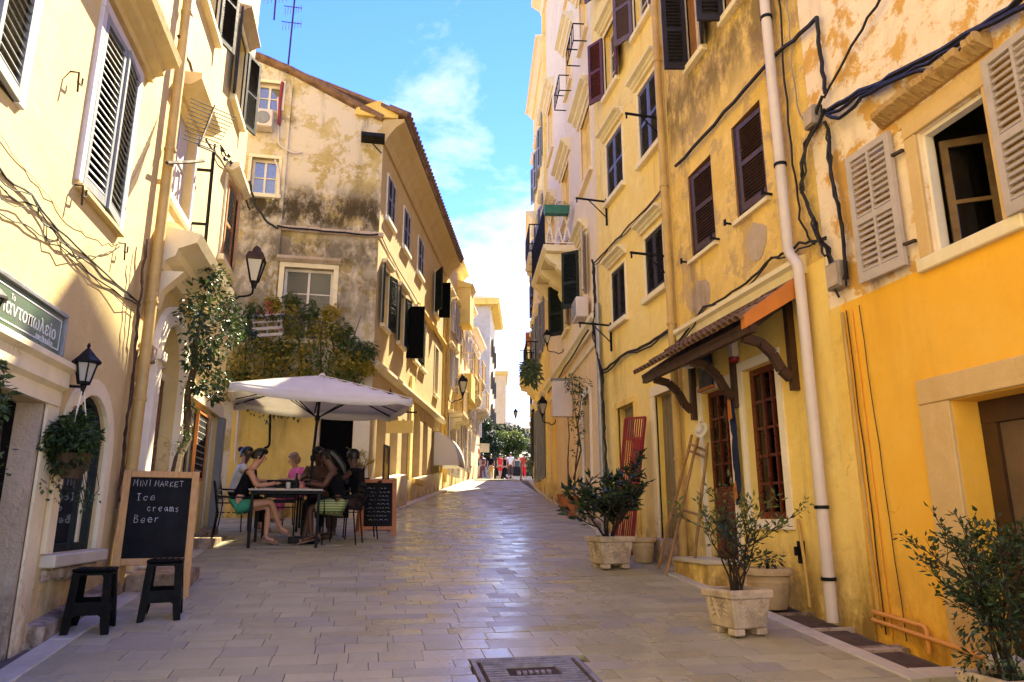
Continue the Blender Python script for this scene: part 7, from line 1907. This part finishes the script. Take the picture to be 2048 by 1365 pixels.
def bamboo_rack():
    t = thing('bamboo_rack', 'tall bamboo rack leaning by the shop door with a pale straw hat on top', 'rack', gp(3.7, 8.3))
    P = [(gp(3.50, 8.30, .01), FR.at(1403, 845, .06)), (gp(3.52, 8.62, .01), FR.at(1384, 870, .06)), (gp(3.66, 7.98, .01), FR.at(1416, 885, .08))]
    r = random.Random(3)
    for p, q in P: m = MB(); m.tube(wob([p.lerp(q, k / 8) for k in range(9)], .006, int(p.y * 100)), [.017 + (.004 if k % 2 else 0) for k in range(9)], 7); m.build('pole', M['bamboo'], t, smooth=True)
    for h in (.45, .88, .93): m = MB(); m.tube([P[1][0].lerp(P[1][1], h) , P[2][0].lerp(P[2][1], h)], .016, 7); m.build('rung', M['bamboo'], t)
    h = thing('straw_hat', 'pale straw hat hung on top of the bamboo rack', 'hat', P[0][1] + V((-.03, -.05, -.12)))
    m = MB(); m.lathe(P[0][1] + V((-.04, -.06, -.1)), [(.1, 0), (.06, .01), (.055, .05), (.03, .07), (.005, .075)], 12, axis=(-.8, -.3, .3)); m.build('brim', M['canvas'], h, smooth=True)
bamboo_rack()
def flag():
    t = thing('hanging_banner', 'tall narrow dark blue banner with orange figures hung between the shop door and window', 'banner', FR.P(7.42, .05, 2.2))
    m = MB(); m.tube([FR.P(7.47, .06, 1.55), FR.P(7.47, .06, 2.92)], .012, 6); m.build('pole', M['pvc'], t)
    m = MB(); m.add([FR.P(7.46 - .12 * i / 4, .065 + .025 * math.sin(i * 1.7 + z * 3), 1.6 + 1.2 * z / 6) for z in range(7) for i in range(5)], [(z * 5 + i, z * 5 + i + 1, (z + 1) * 5 + i + 1, (z + 1) * 5 + i) for z in range(6) for i in range(4)])
    c = m.build('cloth', M['navy'], t, smooth=True)
    for z0, z1 in ((2.5, 2.78), (1.64, 1.85)): m = MB(); m.hexa([FR.P(7.45, .095, z0), FR.P(7.36, .095, z0 + .03), FR.P(7.36, .1, z0 + .03), FR.P(7.45, .1, z0), FR.P(7.44, .095, z1 - .04), FR.P(7.38, .095, z1), FR.P(7.38, .1, z1), FR.P(7.44, .1, z1 - .04)]); m.build('print', M['orangewood'], c)
flag()
def shop_bits():
    t = thing('shop_sign', 'dark blue board sign under the tiled awning above the shop door', 'sign', FR.P(8.05, .05, 3.2))
    m = MB(); FR.box(m, 7.86, 8.2, .03, .06, 2.99, 3.42); m.build('board', M['blue_sign'], t)
    m = MB(); FR.box(m, 7.84, 8.22, .03, .075, 2.955, 2.988); m.build('frame', M['orangewood'], t)
    t = thing('alarm_box', 'small white alarm box with a red base under the awning', 'alarm', FR.P(7.4, .05, 3.2))
    m = MB(); FR.box(m, 7.24, 7.36, .02, .10, 3.2, 3.38); m.build('case', M['pvc'], t, bevel=.01); m = MB(); m.lathe(FR.P(7.3, .06, 3.14), [(.03, 0), (.055, .02), (.055, .058)], 12); m.build('lens', M['redpaint'], t)
    t = thing('awning_lamp', 'small white dish lamp under the tiled awning', 'lamp', FR.P(7.7, .4, 3.2))
    m = MB(); m.lathe(FR.P(7.75, .4, 3.16), [(.07, 0), (.05, .03), (.015, .07), (.01, .1)], 12); m.build('shade', M['signwhite'], t); 
    t = thing('white_sign_box', 'blank white sign box high on the rose house wall behind the vine', 'sign', FP.P(3.3, .3, 4.2))
    m = MB(); FP.box(m, 3.2, 3.36, .02, .46, 3.62, 4.42); m.build('panel', M['pvc'], t, bevel=.01)
    m = MB(); FP.box(m, 3.18, 3.38, .02, .48, 4.422, 4.46); m.build('cap', M['grey_paint'], t)
    t = thing('air_conditioner', 'white air conditioner hung on the rose house by the corner with the yellow house', 'air conditioner', FP.P(.9, .15, 5.4))
    m = MB(); FP.box(m, .75, 1.35, .06, .3, 5.2, 5.6); m.build('case', M['pvc'], t, bevel=.015)
    m = MB(); FP.box(m, .8, 1.3, .301, .31, 5.25, 5.55); m.build('grille', M['grey_paint'], t)
    t = thing('air_conditioner', 'white air conditioner below the top gable window', 'air conditioner', FG.P(-2.45, .15, 9.6))
    m = MB(); FG.box(m, -2.72, -2.30, .05, .32, 9.42, 9.82); m.build('case', M['pvc'], t, bevel=.015); m = MB(); m.lathe(FG.P(-2.5, .32, 9.62), [(.15, 0), (.14, .012)], 16, axis=FG.n); m.build('fan_grille', M['grey_paint'], t)
    t = thing('iron_bracket', 'black iron bar bracket high on the stained gable', 'bracket', FG.P(-.2, .1, 9.4))
    m = MB(); FG.box(m, -.47, .03, .0, .35, 9.42, 9.5); m.build('bar', M['black'], t); m = MB(); m.bar(FG.P(-.22, .03, 9.4), FG.P(-.03, .03, 9.2), .03, .02); m.build('stay', M['rust'], t)
shop_bits()
def white_awning():
    t = thing('white_awning', 'white curved shop awning on the long buff house', 'awning', FH.P(8.5, .4, 3.8))
    u0, u1 = 7.5, 9.0; n = 8; pr = [(.02 + .75 * math.sin(k / n * math.pi / 2), 3.0 + 1.0 * math.cos(k / n * math.pi / 2)) for k in range(n + 1)]
    m = MB(); m.add([FH.P(u0, w, z) for w, z in pr] + [FH.P(u1, w, z) for w, z in pr], [(k, k + 1, n + 2 + k, n + 1 + k) for k in range(n)]); c = m.build('canopy', M['canvas'], t, smooth=True); c.modifiers.new('thick', 'SOLIDIFY').thickness = .01
    for u in (u0 + .002, u1 - .002):
        m = MB(); m.add([FH.P(u, .02, 3.0)] + [FH.P(u, w, z) for w, z in pr], [tuple(range(n + 2))]); s = m.build('side_panel', M['canvas'], t, fix=False); s.modifiers.new('thick', 'SOLIDIFY').thickness = .01
    m = MB(); m.bar(FH.P(u0, .77, 2.99), FH.P(u1, .77, 2.99), .025, .025); m.build('front_bar', M['grey_paint'], t)
white_awning()

# ------------------------------------------------------------------ pipes and cables
M['orange_wall_paint'] = plain('orange_wall_paint', (0.80, 0.40, 0.05), .6, .3, var=.2)
def pipe(name, label, pts, r, mat, clamps=(), F=None, cat='drainpipe', n=12):
    t = thing(name, label, cat, pts[-1])
    m = MB(); m.tube(pts, r, n); m.build('pipe', M[mat], t, smooth=True)
    for c in clamps: m = MB(); m.lathe(c, [(r * 1.22, -.015), (r * 1.22, .015)], n); m.build('clamp', M['black' if mat == 'pvc' else mat], t)
    return t
def bend(pts, k=5, rad=.09):
    out = [pts[0]]
    for i in range(1, len(pts) - 1):
        a, b, c = pts[i - 1], pts[i], pts[i + 1]; p = b + (a - b).normalized() * min(rad, (a - b).length / 2); q = b + (c - b).normalized() * min(rad, (c - b).length / 2)
        for j in range(k + 1): s = j / k; out.append(p.lerp(b, s).lerp(b.lerp(q, s), s))
    return out + [pts[-1]]
P_ = FR.P
pipe('drainpipe', 'white plastic drainpipe with an elbow beside the tiled awning', bend([P_(6.04, .09, 12.4), P_(6.03, .09, 3.98), P_(5.88, .1, 3.78), P_(5.9, .09, .6)], 5, .06), .052, 'pvc', [P_(6.03, .09, z) for z in (4.9, 6.6, 8.4)] + [P_(5.9, .09, z) for z in (.95, 1.55)])
pipe('drainpipe', 'ochre painted drainpipe at the joint of the shop house and the yellow house', [P_(8.86, .08, 14.2), P_(8.86, .08, .95)], .052, 'ochre_pipe', [P_(8.86, .08, z) for z in (2.2, 4.0, 6.0, 8.0)])
pipe('drainpipe', 'ochre painted drainpipe down the cream house beside the big grey shutters', [FL.P(7.7, .08, 13), FL.P(7.72, .08, .85)], .055, 'ochre_pipe', [FL.P(7.72, .08, z) for z in (2.6, 3.6, 5.3, 7.0)])
pipe('drainpipe', 'grey rusty drainpipe at the corner of the rose house', [FR.P(12.0, .07, 5.2), FR.P(11.98, .07, 1.25)], .045, 'galv', [FR.P(11.98, .07, z) for z in (2.2, 3.4)])
pipe('drainpipe', 'pale drainpipe between the buff house and the cream row house', [FH.P(9.3, .09, 9.3), FH.P(9.3, .09, 2.6)], .06, 'ochre_pipe')
pipe('vent_pipe', 'red pipe at the top of the stained gable', [FG.at(565, 165, .06), FG.at(560, 205, .06), FG.at(558, 250, .06)], .035, 'redpaint', cat='pipe')
pipe('conduit', 'pale conduit running down the gable beside the red pipe', bend([FG.at(556, 195, .05), FG.at(557, 290, .05), FG.at(585, 307, .05), FG.at(605, 305, .05)]), .018, 'pvc', cat='pipe')
pipe('conduit', 'pale curved conduit lower on the gable left of the string course', bend([FG.at(550, 320, .05), FG.at(559, 345, .05), FG.at(559, 390, .05), FG.at(545, 400, .05)]), .018, 'pvc', cat='pipe')
pipe('conduit', 'grey conduit with a box on the ochre wall behind the back cafe table', [FG.at(478, 815, .06), FG.at(473, 880, .06), FG.at(470, 925, .06)], .022, 'pvc', cat='pipe')
pipe('conduit', 'dark conduit with an elbow on the ochre wall above the child in pink', bend([FG.at(541, 815, .06), FG.at(539, 893, .06), FG.at(528, 897, .06)]), .022, 'black', cat='pipe')
for i, (u, r_, zz, m_) in enumerate(((5.40, .014, .62, 'ochre_pipe'), (5.34, .006, .58, 'rust'), (5.28, .009, .58, 'orange_wall_paint'), (5.12, .004, .56, 'rust'))):
    lab = ['thickest of the orange painted conduits at the corner of the orange house', 'thin orange painted conduit second from the corner strip', 'orange painted conduit third from the corner strip', 'thinnest orange cable on the orange wall, farthest from the corner strip'][i]
    m = MB(); m.tube(wob([FR.P(u + .09 * (1 - k / 9.0) * (.4 if i < 3 else 1), .015, 3.2 - (3.2 - zz) * k / 9) for k in range(10)], .004, i), r_, 6); tag(m.build('conduit', M[m_], None, smooth=True), lab, 'conduit', 'orange conduits on the orange house')
pipe('conduit', 'upper of two orange pipes running low along the orange wall', bend([FR.P(5.42, .05, .74), FR.P(4.86, .05, .70), FR.P(4.86, .05, .52)], 4, .04), .017, 'orange_pipe', cat='pipe')
pipe('conduit', 'lower of two orange pipes running low along the orange wall', [FR.P(5.42, .06, .68), FR.P(4.3, .06, .58)], .017, 'orange_pipe', cat='pipe')
pipe('conduit', 'small grey pipe with a lever at the wall behind the cream round pot', [FR.P(6.28, .05, .68), FR.P(6.3, .05, 1.1), FR.P(6.38, .03, 1.45)], .016, 'ochre_pipe', cat='pipe')
CB = 'cables on the house walls'
cable('cable', 'thick black cable run rising along the top of the brown shuttered wall', FR, [(1352, 332), (1450, 225), (1555, 105), (1634, 36)], .05, .022, seed=3)
cable('cable', 'black cable dropping from the end of the thick run to the junction box', FR, [(1634, 36), (1640, 110), (1650, 190)], .05, .02, seed=4)
cable('cable', 'bundle of black cables crossing the peeling wall above the stone hood', FR, [(2120, -60), (1960, 55), (1830, 125), (1720, 185), (1650, 222)], .05, .026, strands=3, seed=5)
cable('cable', 'single black cable rising steeply across the peeling wall to the top of the frame', FR, [(1648, 195), (1700, 95), (1765, -10)], .06, .012, seed=6)
cable('cable', 'black cables looping down from the junction box to the lower box', FR, [(1645, 195), (1612, 290), (1600, 370), (1625, 440), (1655, 500), (1672, 575)], .05, .017, strands=3, seed=7, amp=.02)
cable('cable', 'straighter black cables between the two junction boxes', FR, [(1652, 240), (1660, 330), (1680, 430), (1690, 560)], .05, .016, strands=3, seed=8, amp=.015)
cable('cable', 'thin black cable beside the white drainpipe', FR, [(1556, -10), (1566, 120), (1585, 330), (1600, 440), (1628, 490)], .04, .011, seed=9)
cable('cable', 'thin pale cable hanging between the white drainpipe and the junction box', FR, [(1575, -10), (1582, 130), (1598, 230), (1625, 268)], .04, .008, mat='greycable', seed=10)
cable('cable', 'black cables sagging above the tiled awning to the white pipe elbow', FR, [(1352, 690), (1410, 615), (1480, 575), (1545, 515), (1600, 488), (1650, 475)], .06, .014, strands=2, seed=11)
cable('cable', 'brown cable crossing the yellow house below the slate shutters', FR, [(1190, 525), (1225, 487), (1270, 440), (1330, 372)], .03, .014, mat='rust', strands=2, seed=12)
cable('cable', 'thick black cable bundle crossing low on the yellow house', FR, [(1205, 742), (1250, 707), (1290, 690), (1345, 655)], .04, .02, strands=2, seed=13)
cable('cable', 'dark cables down the joint of the yellow and rose houses', FR, [(1186, 520), (1190, 600), (1185, 655), (1203, 740), (1208, 850), (1216, 960)], .06, .02, strands=3, seed=14, amp=.02)
cable('cable', 'black cable along the string course of the rose house', FP, [(1095, 786), (1130, 735), (1176, 662)], .18, .018, seed=15)
cable('cable', 'thick black cables slanting across the cream wall above the sign', FL, [(-20, 315), (60, 392), (150, 490), (280, 606)], .012, .008, strands=2, seed=16)
cable('cable', 'wavy black cables hanging lower on the cream wall above the sign', FL, [(-20, 355), (70, 420), (120, 480), (190, 555), (278, 612)], .012, .006, strands=2, seed=17, amp=.02)
cable('cable', 'thin black cable drooping lowest across the cream wall', FL, [(-20, 412), (60, 455), (130, 500), (160, 515), (210, 506), (242, 492)], .012, .005, seed=18)
cable('cable', 'thin pale wire drooping below the big grey shutters', FL, [(-5, 265), (70, 355), (130, 430), (190, 475), (240, 488)], .012, .003, mat='greycable', seed=19)
cable('cable', 'bundle of old grey cables beside the ochre drainpipe', FL, [(292, 480), (284, 560), (276, 640), (270, 720), (252, 860), (238, 1000)], .05, .012, mat='rust', strands=3, seed=20, amp=.012)
cable('cable', 'grey cable slanting down to the wall aerial', FL, [(358, 72), (385, 140), (412, 210)], .05, .018, mat='rust', seed=21)
cable('cable', 'black cable running on from the wall aerial to the corner of the cream house', FL, [(440, 290), (465, 335), (486, 372), (500, 420)], .05, .014, strands=2, seed=22)
cable('cable', 'black cable along the stone string course of the stained gable', FG, [(553, 452), (620, 460), (690, 466), (757, 470)], .09, .02, seed=23)
cable('cable', 'black cable looping across the gap between the cream house and the stained gable', FG, [(498, 362), (510, 410), (535, 445), (556, 456)], .3, .025, seed=24)
cable('cable', 'thin cable crossing the buff front from the gable corner', FH, [(762, 470), (800, 545), (842, 615), (882, 690)], .03, .012, mat='rust', seed=25)
for nm, lab, F, u, z, s in (('junction_box', 'upper grey junction box where the black cables meet', FR, 5.50, 5.12, .1), ('junction_box', 'lower grey junction box at the foot of the cable loops', FR, 5.40, 3.52, .12), ('junction_box', 'small grey meter box beside the ochre drainpipe by the arched door', FL, 7.95, 3.1, .09)):
    t = thing(nm, lab, 'junction box', F.P(u, .05, z)); m = MB(); F.box(m, u - s * .8, u + s * .8, .0, .1, z - s, z + s); m.build('case', M['greycable'], t, bevel=.01); m = MB(); F.box(m, u - s * .6, u + s * .6, .1, .112, z - s * .8, z + s * .8); m.build('lid', M['stone'], t)
for u, z, lab in ((5.35, 4.6, 'rusty hook on the cream wall left of the big grey shutters'), (5.72, 3.86, 'rusty shutter catch at the lower left of the big grey shutters'), (6.8, 3.8, 'rusty shutter catch at the lower right of the big grey shutters')):
    m = MB(); m.tube([FL.P(u, .0, z + .08), FL.P(u, .06, z + .08), FL.P(u, .07, z - .08)], .008, 5); m.tube([FL.P(u, .06, z), FL.P(u + .08, .06, z + .02), FL.P(u + .08, .06, z + .08)], .008, 5); tag(m.build('wall_hook', M['rust'], None), lab, 'hook')

# ------------------------------------------------------------------ aerials
def wall_aerial():
    b, tp = FL.at(408, 515, .18), FL.at(428, 300, .18)
    t = thing('wall_aerial', 'bristling television aerial on a black pole on the cream house', 'aerial', b)
    m = MB(); m.tube([b, tp], .022, 7); m.build('pole', M['black'], t)
    for w in (.3, .8): m = MB(); q = b.lerp(tp, w); m.bar(q, FL.P((q - FL.a).dot(FL.t), 0, q.z), .03, .03); m.build('bracket', M['black'], t)
    for k, (dx, dy) in enumerate(((18, 0), (0, -8), (-14, 4))):
        p = tp; q = FL.at(412 + dx, 288 + dy, .2); m = MB(); m.tube([b.lerp(tp, .98), q], .014, 6); m.build('strut', M['rust'], t)
    p0, p1 = FL.at(398, 292, .42), FL.at(430, 212, .42); m = MB(); m.tube([p0, p1], .014, 6); m.build('boom', M['rust'], t)
    for k in range(11):
        q = p0.lerp(p1, (k + .3) / 11); L = .17 + .01 * k; d = (FL.n * .8 + FL.t * .6).normalized(); m = MB(); m.tube([q - d * L, q + d * L], .006, 5); m.build('element', M['charcoal'], t)
    m = MB(); m.tube([FL.at(334, 326, .12), FL.at(370, 325, .18), FL.at(408, 322, .22)], .02, 6); m.build('arm', M['rust'], t)
    for x, y in ((446, 300), (458, 312), (462, 325), (450, 318)): m = MB(); m.lathe(FL.at(x, y, .3), [(.012, -.03), (.03, 0), (.012, .03)], 6); m.build('insulator', M['black'], t)
wall_aerial()
def roof_aerial(x, y0, y1, dist, label, els, w=.5):
    p, q = aty(x[0], y0, dist), aty(x[1], y1, dist); t = thing('roof_aerial', label, 'aerial', p)
    m = MB(); m.tube([p, q], .022, 6); m.build('mast', M['rust'], t)
    for k, (f, L) in enumerate(els):
        c = p.lerp(q, f); m = MB(); m.tube([c - V((L, .1, 0)), c + V((L, -.1, 0))], .011, 5)
        for s in range(-3, 4): a = c + V((L * s / 3.2, -.03 * s, 0)); m.tube([a - V((0, 0, .09)), a + V((0, 0, .09))], .008, 4)
        m.build('element', M['rust'], t)
roof_aerial((574, 592), 155, -30, 15.2, 'tall television aerial on the gable roof against the sky', ((.55, .22), (.72, .2), (.90, .26)))
roof_aerial((548, 556), 40, -60, 15.5, 'second aerial cut by the top of the frame', ((.4, .28), (.62, .3)))
roof_aerial((1056, 1058), 760, 668, 40, 'thin aerial above the far right rooftops', ((.5, .45), (.75, .4), (.98, .4)))
for i, ((x0, y0), (x1, y1), d0, d1, lab) in enumerate((((925, 574), (1066, 580), 30, 30, 'upper wire strung across the far end of the street'), ((990, 675), (1064, 678), 34, 34, 'lower wire strung across the far end of the street'))):
    m = MB(); m.tube(sag(aty(x0, y0, d0), aty(x1, y1, d1), 8, .06), .008, 4); tag(m.build('overhead_wire', M['greycable'], None), lab, 'wire', 'wires across the street')

# ------------------------------------------------------------------ the far end: greenery, people, car
def tree(label, c, h, blobs, n, size, mat, seed, trunk=.12):
    t = thing('tree', label, 'tree', c)
    m = MB(); tops = [V(b[0]) for b in blobs]; mid = V(c) + V((0, 0, h * .5)); m.tube([V(c) - V((0, 0, .1)), V(c) + V((.05, 0, h * .25)), mid], [trunk, trunk * .8, trunk * .6], 7)
    for q in tops: m.tube([mid - V((0, 0, .2)), mid.lerp(q, .55) + V((0, 0, .15)), q], [trunk * .45, trunk * .3, .02], 5)
    m.build('trunk', M['bark'], t)
    m = MB(); foliage(m, blobs, n, size, seed, aspect=.6, hollow=.25); m.build('crown', M[mat], t, fix=False)
def far_end():
    def b(px, py, y, r): return (aty(px, py, y), r)
    tree('dark leafy tree climbing the left side at the end of the street', V((8.2, 52, gz(52))), 4, [b(972, 868, 52, .7), b(976, 890, 52, .8), b(982, 912, 52, .8), b(970, 846, 52, .5), b(988, 885, 52, .7), b(968, 905, 52, .6)], 420, .24, 'leaf_dark', 5)
    tree('bright green tree in the middle of the street end', V((10.3, 58, gz(58))), 4, [b(1000, 880, 58, .7), b(1015, 885, 58, .8), b(1030, 878, 58, .7), b(1008, 900, 58, .7), b(1042, 888, 58, .6), b(1025, 902, 58, .6)], 420, .24, 'leaf_light', 6)
    tree('dark flat topped hedge tree behind the bright green one', V((10.8, 62, gz(62))), 5, [b(1000, 862, 62, .6), b(1015, 864, 62, .6), b(1030, 866, 62, .6), b(1045, 872, 62, .6), b(990, 860, 62, .5)], 330, .25, 'leaf_dark', 7)
    tree('leafy shrub at the foot of the far right houses', V((9.4, 44, gz(44))), 2, [b(1066, 935, 44, .4), b(1064, 915, 44, .45), b(1063, 895, 44, .35)], 300, .16, 'leaf_mid', 8, .06)
    t = thing('hanging_plant', 'bright green plant spilling from a roof edge on the far right', 'hanging plant', F2R.P(3, .3, 8))
    m = MB(); foliage(m, [(F2R.at(x, y, .3), r) for x, y, r in ((1060, 742, .2), (1056, 748, .2), (1064, 750, .2), (1052, 744, .14), (1062, 735, .14))], 110, .13, 4, hollow=0); m.build('foliage', M['leaf_light'], t, fix=False); m = MB(); F2R.box(m, 2.6, 4.2, .0, .3, 8.3, 8.5); m.build('trough', M['terracotta'], t)
    # white parasol at the end
    g = aty(1052, 940, 60); g.z = gz(60); t = thing('parasol', 'small white parasol at the far end of the street', 'parasol', g)
    m = MB(); m.tube([g, g + V((0, 0, 2.2))], .03, 6); m.build('pole', M['grey_paint'], t); m = MB(); m.lathe(g + V((0, 0, 1.75)), [(1.1, 0), (1.08, .12), (.5, .42), (.03, .6)], 8); m.build('canopy', M['canvas'], t)
    W_ = [(951, 34.0, 'person in a salmon top and dark shorts by the left houses at the crest', 'cloth_salmon', 'cloth_black', SHORTS(.8), 1), (982, 50, 'person in a black top and yellow trousers in the group at the street end', 'cloth_black', 'cloth_yellow', LEGS(), 1), (1000, 49, 'person in red clothes in the middle of the group at the street end', 'cloth_red', 'cloth_red', SHORTS(.8), -1), (1021, 46, 'person in a white shirt walking at the street end', 'cloth_white', 'cloth_brown', LEGS(.6), 1), (1047, 47, 'person in a red dress near the dark car at the street end', 'cloth_red', 'cloth_red', LEGS(.5), -1), (1009, 52, 'person in dark clothes behind the red one at the street end', 'cloth_black', 'cloth_black', LEGS(), -1), (966, 49, 'person in maroon clothes at the left edge of the group', 'maroon', 'maroon', LEGS(), 1)]
    for i, (px, y, lab, c1, c2, legs, ph) in enumerate(W_):
        g = aty(px, 940, y); g.z = gz(y); person(lab, g, R((15, 160, 20, -10, 170, 200, 30)[i]), standing(.13, (.05, .05), ph), 'skin_light', 'hair_dark', [('shirt', c1, TOP(.45), .02), ('trousers', c2, legs, .024)], group='people at the top of the street', hands=False, scale=1.0)
    # dark car behind the people
    g = aty(1044, 940, 56); g.z = gz(56); t = thing('parked_car', 'dark car parked across the far end of the street', 'car', g)
    Q = lambda x, y, z: g + V((x, y, z))
    m = MB(); pr = [(-2, .35), (2, .35), (2.05, .7), (1.9, .85), (1.0, .95), (.55, 1.42), (-1.2, 1.45), (-1.85, .98), (-2.05, .85)]; m.prism([Q(x, -.8, z) for x, z in pr], (0, 1.6, 0)); m.build('body', M['black'], t, bevel=.04)
    for a, b_, c, d in ((-1.1, -.15, .98, 1.36), (-.05, .5, .98, 1.36)): m = MB(); m.hexa([Q(a, -.81, c), Q(b_ + .1, -.81, c), Q(b_ + .1, -.79, c), Q(a, -.79, c), Q(a + .08, -.81, d), Q(b_ - .1, -.81, d), Q(b_ - .1, -.79, d), Q(a + .08, -.79, d)]); m.build('window', M['glass'], t)
    for x in (-1.25, 1.25):
        for y in (-.78, .68): m = MB(); m.lathe(Q(x, y, .33), [(.33, 0), (.33, .1)], 16, axis=(0, 1, 0)); w = m.build('wheel', M['cable'], t); m = MB(); m.lathe(Q(x, y - .01, .33), [(.18, 0), (.18, .12)], 10, axis=(0, 1, 0)); m.build('rim', M['galv'], w)
    t = thing('street_sign', 'small white sign on the left at the top of the street', 'sign', aty(970, 896, 33)); p = aty(970, 896, 33); m = MB(); m.box(p.x - .22, p.x + .2, p.y, p.y + .06, p.z - .2, p.z + .2); m.build('panel', M['signwhite'], t); m = MB(); m.box(p.x - .6, p.x - .22, p.y, p.y + .05, p.z + .1, p.z + .14); m.build('bracket', M['black'], t)
    g = ground(926, 956); round_pot('orange pot at the foot of the left houses near the crest', g, 1.6, 'terracotta', 33, 26, .36, .2)
far_end()
